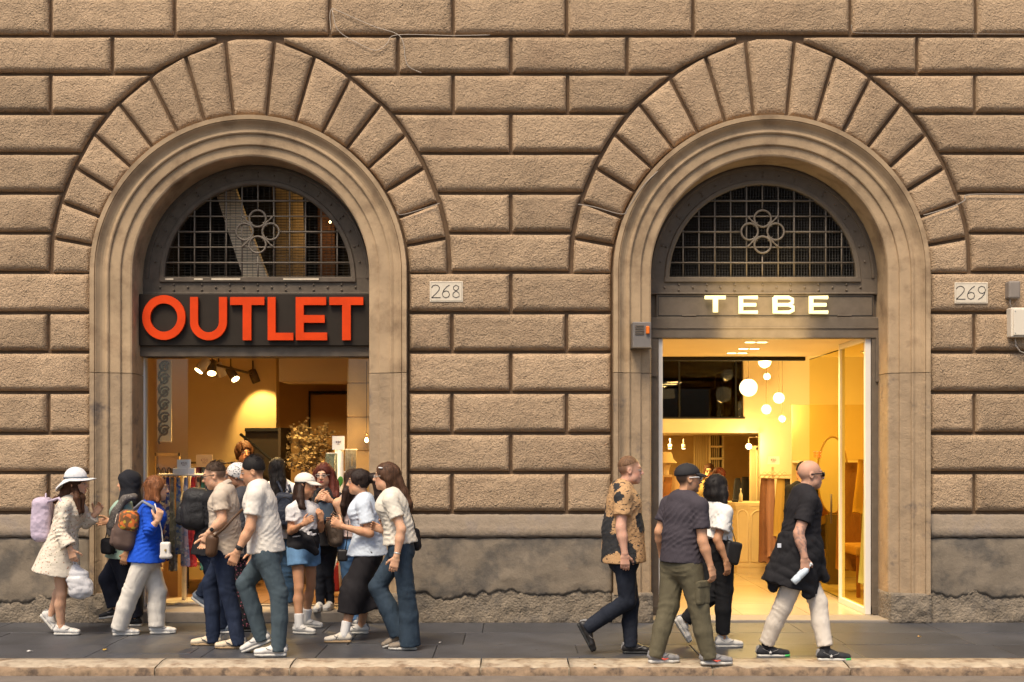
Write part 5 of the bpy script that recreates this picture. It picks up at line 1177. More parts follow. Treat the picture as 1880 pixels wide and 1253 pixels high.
    for lo, hi in [hb]+boxes:
        cen = v0[f0].mean(1); m = np.all((cen > lo+.012) & (cen < hi-.012), 1); f0 = f0[~m]
    V_ = [v0]; F_ = [f0]; n = len(v0)
    for (lo, hi), hh in [(hb, .0055 if face else .008)]+[(b, .0052) for b in boxes]:
        vv, ff2 = q.build(hh, (lo+.02, hi-.02)); V_.append(vv); F_.append(ff2+n); n += len(vv)
    V_ = np.concatenate(V_); F_ = np.concatenate(F_)
    body = mk('body', V_, F_, SKIN, A.root, True); A.body = body
    # complexion: lips, brows, eyes, warm cheeks, stubble
    R = V_-c; lf, ls, lu = (R@hf)/z, (R@hsd)/z, (R@hu)/z; near = (np.abs(lf) < .14) & (np.abs(lu) < .13) & (np.abs(ls) < .1)
    colr = np.tile(np.array(skin, float), (len(V_), 1)); rng = np.random.default_rng(3); colr *= (1+.05*np.sin(V_[:,2:3]*37)*np.sin(V_[:,0:1]*41))
    def blend(mask, cc): mask = np.clip(mask, 0, 1)[:,None]*near[:,None]; colr[:] = colr*(1-mask)+np.array(cc)*mask
    fr = lf > .02
    blend(.45*np.exp(-(((np.abs(ls)-.045)/.02)**2+((lu+.03)/.02)**2))*fr, np.array(skin)*np.array([1.12,.8,.75]))
    if stub: blend(stub*np.exp(-np.clip((lu+.05)/.02, 0, 9)**2)*(lu < -.0)*(lf > -.03)*(1-np.exp(-((lu+.062)/.008)**2)*(np.abs(ls) < .02)), brow)
    blend(1.2*np.exp(-(((lu+.063)/.0085)**4+(ls/.023)**4))*(lf > .06), lip)
    blend(1.3*np.exp(-(((lu-.027-.05*(.03-np.abs(np.abs(ls)-.03)))/.0055)**4+((np.abs(ls)-.031)/.019)**4))*(lf > .05), brow)
    blend(1.2*np.exp(-(((lu-.004)/.0065)**4+((np.abs(ls)-.031)/.0135)**4))*(lf > .05), (.5,.45,.42)); blend(1.3*np.exp(-(((lu-.004)/.0065)**4+((np.abs(ls)-.031)/.006)**4))*(lf > .05), (.02,.012,.01)); blend(.8*np.exp(-(((lu-.0115)/.003)**4+((np.abs(ls)-.031)/.016)**4))*(lf > .05), (.03,.02,.015))
    ca = body.data.color_attributes.new('Col', 'FLOAT_COLOR', 'POINT'); ca.data.foreach_set('color', np.concatenate([colr, np.ones((len(colr), 1))], 1).astype(np.float32).ravel())
    A.E = lambda a_, b_, c_: c+hf*a_*hs+hsd*b_*hs+hu*c_*hs; A.ax = ax; A.gz = gz; A.hz = hs; A.bust = bust; A.belly = belly; A.hipw = hipw
    return A
def top(A, name, mat, hem, hem_r, pad=.016, sleeve=.55, sl_r=.072, wr=.006, seed=0, coll=.062, long=False, chest_b=0.0, waist_k=1.0, fr=34, side_shift=0.0, h=.0095, neck=True, arms='LR'):
    """shirt, blouse or jacket over the torso; hem is a photo point, hem_r its half width and depth"""
    q = Sculpt(); w = A.w*A.sc; s, f = A.s, A.f; Hm = A.pp(hem); hem_r = (hem_r[0]+.012, hem_r[1]+.012)
    wa = (.128*w*waist_k+pad+.012, .095*w*waist_k+pad+.012+A.belly); ch = (.160*w+pad*.6, .113*w+pad*.6+chest_b)
    q.seg(Hm, A.waist, hem_r, wa, s, .03, flat='a').seg(A.waist, A.chest+f*(.012*bool(A.bust)), wa, (ch[0], ch[1]+A.bust), s, .03).seg(A.chest, A.N-UP*.055*A.sc, ch, (.13*w+pad*.6, .08*w+pad*.6), s, .03)
    if A.bust:
        for sg in (1, -1): q.ell(A.chest+f*(.085*w)+s*sg*.068*w-UP*.01, (.068*w,.05*w+A.bust,.07*w), np.array([s, f, UP]), .04)
    for k in arms:
        sh, el, wrp, tp = A.arm[k]; q.seg(A.N-UP*.056*A.sc, sh, .045*w+pad*.5, .052*w+pad*.5, None, .035)
        if long: q.seg(sh, el, .056*w+pad*.5, .047*w+pad*.4, None, .025).seg(el, el+(wrp-el)*sleeve, .048*w+pad*.4, sl_r, None, .02, flat='b')
        elif sleeve: q.seg(sh, sh+(el-sh)*sleeve, .055*w+pad*.4, sl_r*.92, None, .03, flat='b')
    if neck: q.seg(A.N-UP*.07, A.N-UP*.012, coll+.012, coll, None, .03, flat='b')
    for k, sg in (('L', 1), ('R', -1)):
        sh, el, wrp, tp = A.arm[k]; ap = sh-UP*.10*A.sc-s*sg*.02
        for ft, dz in ((f, .7), (-f, -.7)): q.fold(ap+ft*.05, s*sg*.6+UP*dz+f*.4, .0065, .038, .09, seed+sg)
        q.fold(sh+(el-sh)*.35, el-sh, .005, .034, .08, seed+3+sg)
        if long: q.fold(el, wrp-sh, .008, .032, .09, seed+5+sg).fold(el+(wrp-el)*.5, wrp-el, .006, .03, .08, seed+6)
        q.fold(A.waist+s*sg*.1-UP*.03, UP+.5*f*sg, .0065, .042, .13, seed+7+sg).fold(A.V+s*sg*.1+UP*.06, UP-.7*f, .006, .04, .11, seed+11)
    q.fold(A.chest-f*.1-UP*.06, UP*.6+s*.8, .005, .05, .14, seed+13).fold(A.waist-f*.1, UP+.4*s, .006, .045, .12, seed+15).fold(A.waist+f*.1, UP-.5*s, .005, .05, .12, seed+16)
    q.wrinkle(wr*.22, fr*2.0, seed+9, (.7,.2,-.6))
    return q.obj(name, h, mat, A.root)
def pants(A, name, mat, rad, waist=.07, pad=.008, wr=.008, seed=0, end=(1.1, 1.1), fr=40, h=.0105, pel=None):
    """trousers: rad = thigh, knee, hem radius"""
    rad = (rad[0]*.93, rad[1]*.89, rad[2]*.88); q = Sculpt(); w = A.w*A.sc; wt = A.V+nrm(A.spine)*waist*A.sc; pa, pb = pel or (.160*w*A.hipw+pad, .112*w+pad)
    q.seg(A.V-UP*.05, wt, (pa,pb), (pa*.9,pb*.93+A.belly*.5), A.s, .03, flat='b')
    for i, k in enumerate('LR'):
        hip, K, an, pit, fy = A.leg[k]; e = end[i]; mid = (hip*.45+K*.55)
        q.seg(hip, K, rad[0], rad[1], None, .035)
        E_ = K+(an-K)*e; bk = -A.f*.008; q.seg(K, K+(E_-K)*.45+bk, rad[1], (rad[1]*.6+rad[2]*.4), None, .02).seg(K+(E_-K)*.45+bk, E_, (rad[1]*.6+rad[2]*.4), rad[2], None, .02, flat='b')
    for k in 'LR':
        hip, K, an, pit, fy = A.leg[k]; E_ = K+(an-K)*end[0]
        dg = A.f*(.5 if k == 'L' else -.5); q.fold(K-A.f*.04, nrm(an-hip)+dg, .005, .055, .09, seed+ord(k)).fold(K+(E_-K)*.5, A.f+.25*UP, .003, .06, .14, seed+2).fold(E_+(K-E_)*.10, nrm(E_-K)+dg, .0055, .045, .065, seed+3).fold(hip+(K-hip)*.15+A.f*.05, UP+A.f*.9, .0055, .05, .09, seed+4).fold(hip+(K-hip)*.6, A.f-.4*UP, .0035, .06, .13, seed+6).fold(hip-A.f*.08-UP*.06, UP-A.f*.8, .0045, .05, .09, seed+8)
    q.wrinkle(wr*.12, fr*2.2, seed+5)
    return q.obj(name, h, mat, A.root)
def shoes(A, mat, sole, stripe=None, size=1.0, high=0.0, lace=None, toe=None, chunky=0.0, sock=None, only='LR', tab=None):
    for k in only:
        hip, K, an, pit, fy = A.leg[k]; f, s, u = frame_of(fy, -pit); z = A.sc**.5*size*.93; g = an-u*.088
        q = Sculpt(); b0 = .024+chunky
        q.seg(g-f*.048*z+u*(b0+.022), g+f*.035*z+u*(b0+.028), (.032*z,.03*z), (.036*z,.036*z), s, .03)
        q.seg(g+f*.035*z+u*(b0+.026), g+f*.13*z+u*(b0+.014), (.037*z,.040*z), (.043*z,.026*z), s, .03).seg(g+f*.13*z+u*(b0+.012), g+f*.178*z+u*(b0+.008), (.043*z,.028*z), (.037*z,.026*z), s, .02)
        q.seg(g-f*.03*z+u*(b0+.03), g-f*.015*z+u*(b0+.066+high), .034*z, (.033*z,.040*z), s, .025, flat='b')
        q.seg(g+f*.045*z+u*(b0+.05), g+f*.018*z+u*(b0+.085+high), (.02*z,.010), (.022*z,.009), s, .012)
        q.cut(g+u*b0*.8, -u); o = q.obj('shoe', .0064, mat, A.root)
        tabm = tab or M('shoe_tab_grey', (.20,.19,.185), .7)
        Sculpt().seg(g-f*.052*z+u*(b0+.02), g-f*.046*z+u*(b0+.062), (.02*z,.034*z), (.016*z,.03*z), s, .01).cut(g-f*.05*z, f).obj('heel_tab', .0064, tabm, o)
        for sg in (1, -1): tube('side_seam', [g-f*.03*z+s*sg*.0345*z+u*(b0+.052), g+f*.03*z+s*sg*.0395*z+u*(b0+.02), g+f*.085*z+s*sg*.0425*z+u*(b0+.036), g+f*.10*z+s*sg*.030*z+u*(b0+.046)], .0032, tabm, o, 4)
        v = Sculpt().seg(g-f*.052*z+u*b0*.5, g+f*.03*z+u*b0*.5, (.035*z,.02), (.037*z,.02), s, .01).seg(g+f*.03*z+u*b0*.5, g+f*.13*z+u*b0*.5, (.037*z,.02), (.045*z,.02), s, .01).seg(g+f*.13*z+u*b0*.5, g+f*.182*z+u*(b0*.5+.003), (.045*z,.02), (.034*z,.02), s, .01).cut(g+u*(b0+.004), u).cut(g+u*.0005, -u).obj('sole', .0068, sole, o)
        if stripe:
            for i in range(3):
                for sg in (1, -1):
                    x = .025+i*.022; p = [g+f*(x+.012)*z+s*sg*.037*z+u*(b0+.010), g+f*x*z+s*sg*.039*z+u*(b0+.028), g+f*(x-.014)*z+s*sg*.031*z+u*(b0+.048)]; tube('stripe', p, .0048, stripe, o, 5)
        if lace:
            a = Acc()
            for i in range(4):
                x = .05+i*.02; y = b0+.062-i*.0095; a.add(*g_tube([g+f*x*z+s*.02*z+u*(y-.006), g+f*(x+.003)*z+u*y, g+f*x*z-s*.02*z+u*(y-.006)], .0036, 4))
            a.build('laces', lace, o)
        if toe: Sculpt().seg(g+f*.145*z+u*b0*.5, g+f*.186*z+u*(b0*.5+.003), (.043*z,.0205), (.036*z,.0205), s, .01).cut(g+u*(b0+.006), u).cut(g+u*.0008, -u).cut(g+f*.152*z, -f).obj('toe_cap', .0065, toe, o)
        if sock: Sculpt().seg(an-u*.02, an+(K-an)*.3, .041, .047, None, .01, flat='b').obj('sock', .0085, sock, A.root)
def hair(A, mat, thick=1.0, front=1.0, short=False, locks=(), seed=0, wr=.004, h=.0075, cut=None, name='hair', top_k=1.0, line=0.0, side=.028, fade=None, crown=True):
    q = Sculpt(); z = A.hz; E = A.E
    full = short and thick > 1
    if short: wr = .002
    q.ell(E(-.018,0,.046 if short and not full else .034), np.array([.0738,.088+.003*thick,.072+.012*thick*top_k] if short and not full else [.0755+.004*thick,.091+.004*thick,.084+.012*thick*top_k] if short else [.075+.011*thick,.092+.012*thick,.084+.014*thick*top_k])*z, A.ax, .01)
    q.ell(E(.098,0,-.028+line), np.array([.074,.062,.098])*z*np.array([1,front,1]), A.ax, .012, True)
    if short: q.cut(E(.0,0,side), -A.hu+.28*A.hf)
    elif cut is None: q.cut(E(0,0,-.06), -A.hu+1.1*A.hf)
    for pts, rs in locks:
        pts = [A.pp(p) if np.isscalar(p[0]) and p[0] > 1.5 else E(*p) for p in pts]
        q.path(pts, rs, A.s if len(np.shape(rs[0])) == 0 else A.hs, .02)
    q.wrinkle(wr, 70, seed, A.hs)
    if fade is not None:      # clipped sides: the scalp itself carries the hair colour
        ca = A.body.data.color_attributes['Col']; nV = len(A.body.data.vertices); co_ = np.zeros(nV*3, np.float32); A.body.data.vertices.foreach_get('co', co_); R = co_.reshape(-1, 3)+BASE[A.body.name]-A.H
        cl = np.zeros(nV*4, np.float32); ca.data.foreach_get('color', cl); cl = cl.reshape(-1, 4); lf, ls, lu = (R@A.hf)/z, (R@A.hs)/z, (R@A.hu)/z
        m = np.clip((lu-(-.055+.9*np.clip(lf+.035, -.02, .2)))/.05, 0, 1)*(lf < .06)*(np.abs(R).max(1) < .16)*(1-np.exp(-(((lf+.012)/.024)**4+((lu+.004)/.036)**4)))
        m = np.where((lu > .06) & (lf < .075) & (np.abs(R).max(1) < .16), np.maximum(m, np.clip((.075-lf)/.02, 0, 1)), m)
        m = (np.clip(m, 0, 1)*.88)[:,None]; cl[:,:3] = cl[:,:3]*(1-m)+np.array(fade)*m; ca.data.foreach_set('color', cl.astype(np.float32).ravel())
    o = q.obj(name, h, mat, A.root)
    # loose strands so that the outline is not a smooth cap
    a = Acc(); rg = np.random.default_rng(seed+77); z = A.hz
    for pts, rs in locks:
        pts = np.array([A.pp(p) if np.isscalar(p[0]) and p[0] > 1.5 else E(*p) for p in pts]); rr_ = np.array([np.max(r) for r in rs])
        for _ in range(34):
            dv = rg.normal(size=3); dv /= np.linalg.norm(dv); k = rg.uniform(.75, 1.12); t = np.linspace(rg.uniform(0, .3), 1.04, 9); seg_ = np.clip(t*(len(pts)-1), 0, len(pts)-1-1e-6); i0 = seg_.astype(int); fr_ = (seg_-i0)[:,None]
            c = pts[i0]*(1-fr_)+pts[i0+1]*fr_; r_ = (rr_[i0]*(1-fr_[:,0])+rr_[i0+1]*fr_[:,0])[:,None]; c = c+dv*r_*k+rg.normal(size=c.shape)*.004; c[-1] -= UP*rg.uniform(.0, .035); a.add(*g_tube(list(c), list(np.linspace(.0026, .001, 9)), 3))
    for _ in range((170 if short else 110) if crown else 0):
        th = rg.uniform(0, 6.283); u_ = rg.uniform(.4 if short else -.05, 1); d3 = np.array([math.cos(th)*math.sqrt(1-u_*u_), math.sin(th)*math.sqrt(1-u_*u_), u_])
        rad_ = np.array([.094+.006*thick, .0755, .084+.012*thick*top_k] if short else [.092+.012*thick, .075+.011*thick, .084+.014*thick*top_k])
        if d3[0] > .45 and d3[2] < .72: continue
        p = d3*rad_; e1 = p*1.035+np.array([-.012, 0, -.004 if not short else .006]); e2 = p*(1.045 if short else 1.02)+np.array([-.02, rg.normal()*.003, -.02 if not short else .003])
        a.add(*g_tube([E(p[0]-.018, p[1], p[2]+.034), E(e1[0]-.018, e1[1], e1[2]+.034), E(e2[0]-.018, e2[1], e2[2]+.034)], [.0022, .0016, .0006] if not short else [.0016,.0012,.0005], 3))
    a.build('strands', mat, o, True, 'stuff')
    return o
def tube_part(A, name, pts, r, mat, n=6, closed=False): return tube(name, pts, r, mat, A.root, n, closed)
def glasses(A, name, mat, lens=None, r=.0028, up=0.0, back=0.0, w=.023, hgt=.016):
    E = A.E; g = None
    for sg in (1, -1):
        o = tube(name if g is None else 'rim', [E(.098-back, sg*.032+w*math.cos(a), .004+up+hgt*math.sin(a)) for a in np.linspace(0, 6.283, 15)[:-1]], r, mat, A.root if g is None else g, 5, True)
        if g is None: g = o
        tube('temple', [E(.095-back, sg*.054, .008+up), E(.05-back, sg*.076, .010+up), E(-.02-back, sg*.083, .006+up)], r, mat, g, 5)
        if lens: mk('lens', [E(.099-back, sg*.032+w*math.cos(a), .004+up+hgt*math.sin(a)) for a in np.linspace(0, 6.283, 15)[:-1]], [tuple(range(14))], lens, g)
    tube('bridge', [E(.099-back, .011, .008+up), E(.104-back, 0, .010+up), E(.099-back, -.011, .008+up)], r, mat, g, 5)
    return g
def wrist_band(A, k, mat, r=.031, w=.012, t=.04, name='wristwatch', face=None):
    sh, el, wr, tp = A.arm[k]; D = nrm(wr-el); c = wr-D*t
    o = tube(name, [c-D*w, c-D*w*.6, c+D*w*.6, c+D*w], [r*.94, r, r, r*.94], mat, A.root, 16)
    if face: f = -UP*0+np.array([0,-1.0,0]); Sculpt().rbox(c+f*r, (.017,.006,.017), np.array([nrm(np.cross(D, f)), f, D]), .005).obj('watch_face', .006, face, o)
def thing_top(o, label, cat, group=None): return tag(o, label, cat, group)
def backpack(label, C, yaw, half, mat, pocket, lean=0, pkt=True, handle=True, top_col=None, strap=None, name='backpack', details=None):
    """C centre of the bag, yaw its wearer's facing; half = depth, width, height"""
    f, s, u = frame_of(yaw, lean); C = np.asarray(C, float); t = empty(name, tuple(C-u*half[2]), label, 'backpack')
    ax = np.array([f, s, u]); a, b, c = half
    Sculpt().rbox(C, (a, b, c), ax, min(a, b)*.72).ell(C-f*a*.35-u*c*.25, (a*.9, b*.95, c*.72), ax, .03).wrinkle(.005, 40, int(abs(C[0])*50), (0,0,1)).obj('main_bag', .0105, mat, t)
    if pkt: Sculpt().rbox(C-f*a*.85-u*c*.35, (a*.42, b*.72, c*.46), ax, a*.3).wrinkle(.004, 40, 3).obj('front_pocket', .0105, pocket, t)
    if handle: tube('grab_handle', [C+u*c*.92+f*a*.4+s*b*.3, C+u*(c+.035)+f*a*.3, C+u*c*.92+f*a*.4-s*b*.3], .008, pocket, t, 6)
    if pkt: tube('zip', [C-f*a*1.02+s*b*.75*math.cos(q)+u*(c*.25+c*.5*math.sin(q)) for q in np.linspace(.1, 3.04, 12)], .004, details or m_black, t, 4)
    for st_ in (strap or []): tube('strap', st_, .014, pocket, t, 6)
    return t
WHITE_SH = M('shoe_white', (.58,.55,.51), .55, var=.05, bump=[('noise', 90, .001)]); SOLE_W = M('sole_white', (.52,.49,.44), .6, var=.06); LACE = M('lace_white', (.72,.69,.66), .7)
BLK = M('black_leather', (.018,.016,.016), .45, var=.1); BLKC = cloth('black', (.017,.016,.018)); SOLE_G = M('sole_gum', (.36,.24,.13), .7); SOLE_B = M('sole_black', (.02,.02,.02), .7)
GLASSB = M('glasses_black', (.012,.012,.012), .3); LENSB = M('lens_black', (.01,.009,.009), .08, spec=.6)
SK1, SK2, SK3, SK4 = (.64,.36,.22), (.58,.305,.172), (.48,.24,.128), (.25,.12,.065)
def dots_mat(name, base, dot, scale, th, dot2=None):
    m = bpy.data.materials.new(name); m.use_nodes = True; t = m.node_tree; b = t.nodes['Principled BSDF']; b.inputs['Roughness'].default_value = .85; N = t.nodes.new; L = t.links.new
    g = N('ShaderNodeNewGeometry'); v = N('ShaderNodeTexVoronoi'); v.inputs['Scale'].default_value = scale; L(g.outputs[0], v.inputs['Vector'])
    r = N('ShaderNodeMath'); r.operation = 'LESS_THAN'; r.inputs[1].default_value = th; L(v.outputs['Distance'], r.inputs[0])
    mx = N('ShaderNodeMix'); mx.data_type = 'RGBA'; L(r.outputs[0], mx.inputs[0]); mx.inputs[6].default_value = (*base, 1)
    if dot2:
        sp = N('ShaderNodeSeparateColor'); L(v.outputs['Color'], sp.inputs[0]); m2 = N('ShaderNodeMix'); m2.data_type = 'RGBA'; g2 = N('ShaderNodeMath'); g2.operation = 'GREATER_THAN'; g2.inputs[1].default_value = .5; L(sp.outputs[0], g2.inputs[0]); L(g2.outputs[0], m2.inputs[0]); m2.inputs[6].default_value = (*dot, 1); m2.inputs[7].default_value = (*dot2, 1); L(m2.outputs[2], mx.inputs[7])
    else: mx.inputs[7].default_value = (*dot, 1)
    L(mx.outputs[2], b.inputs['Base Color'])
    n = N('ShaderNodeTexNoise'); n.inputs['Scale'].default_value = 16; L(g.outputs[0], n.inputs['Vector']); bu = N('ShaderNodeBump'); bu.inputs['Distance'].default_value = .012; L(n.outputs[0], bu.inputs['Height']); L(bu.outputs[0], b.inputs['Normal'])
    return m
# ------------------------------------------------------------------ 1 woman in the white sun hat
A = person('woman in a wide white sun hat and cream floral dress carrying a plastic bag', 11.15, 0, (141,889), (130,913), (113,1001),
    {'R': [(112,980,-.05), (129,1008,-.06), (136,1030,-.06)], 'L': [(158,962,-.05), (174,945,-.06), (187,926,-.06)]},
    {'R': ((113,1090), ('f', 112, 1166)), 'L': ((117,1072), ('l', 94, 1128, 0, 48))}, skin=SK1, hgt=1.62, build=.95, curl=.7, bust=.03, hipw=1.05, bare=True)
D_FLOR = dots_mat('floral_dress', (.66,.58,.47), (.42,.20,.12), 40, .25, (.30,.28,.18))
top(A, 'dress', D_FLOR, (103,1053), (.205,.215), .018, .82, .075, .010, 1, .058, waist_k=.98, fr=26, long=True)
wrist_band(A, 'R', BLK, face=M('watch_dark', (.02,.02,.02), .2))
HBR = hairm('hair_dark_brown', (.065,.026,.012))
hair(A, HBR, .8, crown=False, locks=[([(-.06,0,-.02), (122,905), (113,925,-.02)], [.06,.055,.022]), ([(.0,.05,-.05), (150,915,-.07), (152,940,-.09)], [.03,.026,.012]), ([(.01,-.06,-.04), (141,915,-.13), (147,942,-.15)], [.03,.024,.010]), ([(-.03,0,-.06), (104,918,.05), (93,922,.06)], [.05,.028,.012])], wr=.008)
shoes(A, WHITE_SH, SOLE_W, lace=LACE)
q = Sculpt(); E = A.E; q.ell(E(-.012,0,.07), (.092,.106,.098), A.ax, .01).cut(E(0,0,.045), -A.hu); hat = q.obj('sun_hat', .0085, M('hat_white', (.78,.77,.77), .8, var=.04, bump=[('weave', 120, .001)]), A.root)
vs = []; n = 40; rs = [.085, .115, .145, .175, .18]
for j, r in enumerate(rs):
    for i in range(n):
        a = 6.2832*i/n; dz = (-.0,-.006,-.014,-.026,-.029)[j]*1.0+(.02*math.cos(a) if j > 1 else 0)*(j/4)+.007*math.sin(3*a+1)*(j/4)
        vs.append(E(-.005+r*1.06*math.cos(a), r*math.sin(a), .056+dz-.075*max(0, -math.cos(a))*(j/4)))
fs = [(j*n+i, j*n+(i+1) % n, (j+1)*n+(i+1) % n, (j+1)*n+i) for j in range(4) for i in range(n)]
br = mk('brim', np.array(vs), fs, MATS['hat_white'], hat, True); md = br.modifiers.new('thickness', 'SOLIDIFY'); md.thickness = .006
tube('hat_band', [E(-.01+.114*math.cos(a), .101*math.sin(a), .064) for a in np.linspace(0, 6.283, 31)[:-1]], .008, M('hat_ribbon', (.10,.12,.15), .6), hat, 6, True)
backpack('pale lilac quilted backpack on the back of the woman in the white hat', P(79, 954, 11.15), 8, (.085,.13,.21), M('lilac_nylon', (.50,.41,.50), .7, var=.08, bump=[('voronoi', 26, .006)]), M('lilac_nylon'), pkt=False, strap=[[P(88,922,11.05), P(108,915,10.98), P(124,935,10.98), P(112,962,11.0)]])
pb = empty('plastic_bag', tuple(P(145, 1104, 11.05)), 'thin white plastic bag held by the woman in the hat', 'shopping bag'); m_pl = M('plastic_white', (.58,.56,.56), .35, var=.1, bump=[('fold', 14, .006)], spec=.5)
Sculpt().seg(P(149,1084,11.05), P(143,1062,11.05), (.105,.075), (.10,.07), (1,0,0), .03).seg(P(143,1062,11.05), P(138,1040,11.05), (.095,.06), (.03,.02), (1,0,0), .03).seg(P(158,1076,11.05), P(165,1090,11.05), .05, .02, None, .03).wrinkle(.012, 36, 4, (.3,.2,1)).wrinkle(.005, 70, 9).obj('bag', .0085, m_pl, pb)
for dx in (-3, 4): tube('handle', [P(140+dx, 1044, 11.04), P(137+dx*.5, 1032, 11.04), P(135, 1026, 11.04)], .008, m_pl, pb, 6)
# ------------------------------------------------------------------ 2 woman in the black hijab
A = person('woman in a black hijab and mint jacket walking left', 11.62, 180, (236,888), (239,912), (224,1012),
    {'L': [(240,978,-.04), (232,1015,-.05), (226,1034,-.05)], 'R': [(213,958,-.05), (203,957,-.1), (186,959,-.1)]},
    {'L': ((235,1074), ('f', 249, 1150)), 'R': ((199,1064), ('l', 213, 1117, -.02, 8))}, skin=SK2, hgt=1.58, build=1.0, bust=.02)
top(A, 'jacket', cloth('mint', (.30,.42,.34)), (226,1024), (.185,.16), .022, .9, .042, .008, 2, .06, long=True)
pants(A, 'trousers', cloth('navy', (.018,.02,.032)), (.115,.105,.095), seed=3, wr=.01, end=(.95,.95))
shoes(A, BLK, SOLE_W)
hj = cloth('hijab', (.016,.016,.02), .016)
q = Sculpt(); E = A.E; q.ell(E(-.012,0,.03), (.092,.112,.108), A.ax, .01).seg(E(-.02,0,-.04), A.N-UP*.06, (.085,.09), (.14,.11), A.s, .04).ell(E(.1,0,-.03), (.052,.05,.08), A.ax, .012, True).wrinkle(.008, 40, 3, (0,.3,1)).obj('hijab', .009, hj, A.root)
o = Sculpt().path([P(246,912,11.42), P(228,918,11.38), P(214,940,11.36), P(205,968,11.36), P(203,980,11.36)], [.03,.035,.04,.045,.03]).wrinkle(.01, 60, 2).obj('neck_scarf', .01, dots_mat('grey_print', (.10,.085,.075), (.22,.2,.18), 60, .28), A.root)
hb = empty('camera_bag', tuple(P(199, 1018, 11.4)), 'small black camera bag hanging before the woman in the hijab', 'bag')
Sculpt().rbox(P(198,1003,11.4), (.055,.07,.075), EYE3, .03).wrinkle(.006, 50, 1).obj('body', .01, BLKC, hb); tube('strap', [P(193,992,11.38), P(199,965,11.36), P(224,925,11.36), P(240,912,11.42)], .006, BLK, hb, 5)
# ------------------------------------------------------------------ 3 woman in the blue shirt
A = person('woman in a royal blue shirt and white trousers walking right', 11.15, 12, (288,898), (276,921), (267,1022),
    {'R': [(274,974,-.05), (289,957,-.08), (296,934,-.06)], 'L': None},
    {'R': ((243,1083), ('f', 220, 1167)), 'L': ((289,1085), ('f', 288, 1164))}, skin=SK1, hgt=1.58, curl=1.0, bust=.02)
top(A, 'blouse', cloth('royal_blue', (.012,.075,.50), .013), (268,1031), (.195,.165), .022, .62, .047, .009, 5, .058, long=True)
pants(A, 'trousers', cloth('white_linen', (.66,.61,.54), .014), (.115,.098,.088), seed=6, wr=.011, end=(1.06,1.08))
hair(A, hairm('hair_auburn', (.17,.062,.022)), 1.2, locks=[([(-.05,0,-.02), (-.055,0,-.09), (274,918)], [(.085,.06),(.085,.055),(.05,.03)]), ([(-.0,-.07,0), (.01,-.07,-.09), (290,920,-.10)], [.035,.03,.014]), ([(-.0,.07,0), (.01,.07,-.09)], [.035,.02])], wr=.006)
shoes(A, WHITE_SH, SOLE_W, lace=LACE)
FLB = bpy.data.materials.new('x'); bpy.data.materials.remove(FLB)
FLB = pattern_mat('floral_canvas', (.16,.07,.02), (.55,.13,.02), (.45,.30,.03), 38)
bp_ = backpack('brown backpack with an orange flower print lid on the back of the blue shirt woman', P(233, 974, 11.1), 14, (.105,.14,.19), M('brown_nylon', (.10,.062,.048), .7, var=.1), M('brown_nylon'), lean=-8, details=M('zip_pale', (.6,.5,.4), .5))
Sculpt().rbox(P(238,957,11.08), (.095,.135,.10), np.array(frame_of(14,-8)), .06).obj('printed_lid', .0105, FLB, bp_)
tube('strap', [P(246,936,10.98), P(262,921,10.93), P(281,931,10.94), P(284,960,10.96)], .016, M('strap_bluegrey', (.20,.21,.25), .7), bp_, 6)
hb = empty('white_handbag', tuple(P(304, 1024, 10.95)), 'small white handbag with long strap beside the blue shirt woman', 'handbag')
WB = M('white_leather', (.70,.65,.58), .4)
Sculpt().rbox(P(304,1010,10.95), (.048,.03,.075), EYE3, .018).seg(P(297,1023,10.95), P(313,1022,10.95), .02, .02).obj('body', .008, WB, hb); tube('strap', [P(299,996,10.95), P(297,975,10.97), P(291,950,11.0), P(284,925,11.0)], .006, WB, hb, 5); box('flap_clasp', P(303,0,10.93)[0], P(306,0,10.93)[0], 10.91-CD, 10.92-CD, WZ(1012,10.95), WZ(1008,10.95), M('gold'), hb)
# ------------------------------------------------------------------ hidden walker with the black backpack
A = person('walker in dark clothes mostly hidden behind the man in the beige polo', 11.25, 0, (402,876), (390,899), (383,1005),
    {'R': [(388,960,0), (398,985,-.02), (404,1000,-.02)], 'L': None}, {'R': ((400,1072), ('f', 408, 1163)), 'L': ((388,1066), ('l', 370, 1092, .0, 35))}, skin=SK2, hgt=1.65, face=False)
top(A, 'jacket', BLKC, (382,1018), (.18,.15), .02, .9, .042, .007, 7, .06, long=True); DN1 = denim('dark', (.013,.020,.042))
pants(A, 'jeans', DN1, (.095,.075,.07), seed=8); hair(A, HBR, .9, short=True, side=.01, fade=(.06,.03,.02)); shoes(A, M('shoe_slate', (.16,.19,.24), .6), SOLE_W)
m_bb = M('black_nylon', (.016,.015,.016), .6, var=.2, bump=[('fold', 20, .008), ('noise', 200, .001)], spec=.35)
backpack('bulky black backpack behind the man in the beige polo', P(364, 935, 11.2), 5, (.15,.15,.205), m_bb, m_bb, lean=-6, details=M('zip_gold', (.45,.33,.12), .4))
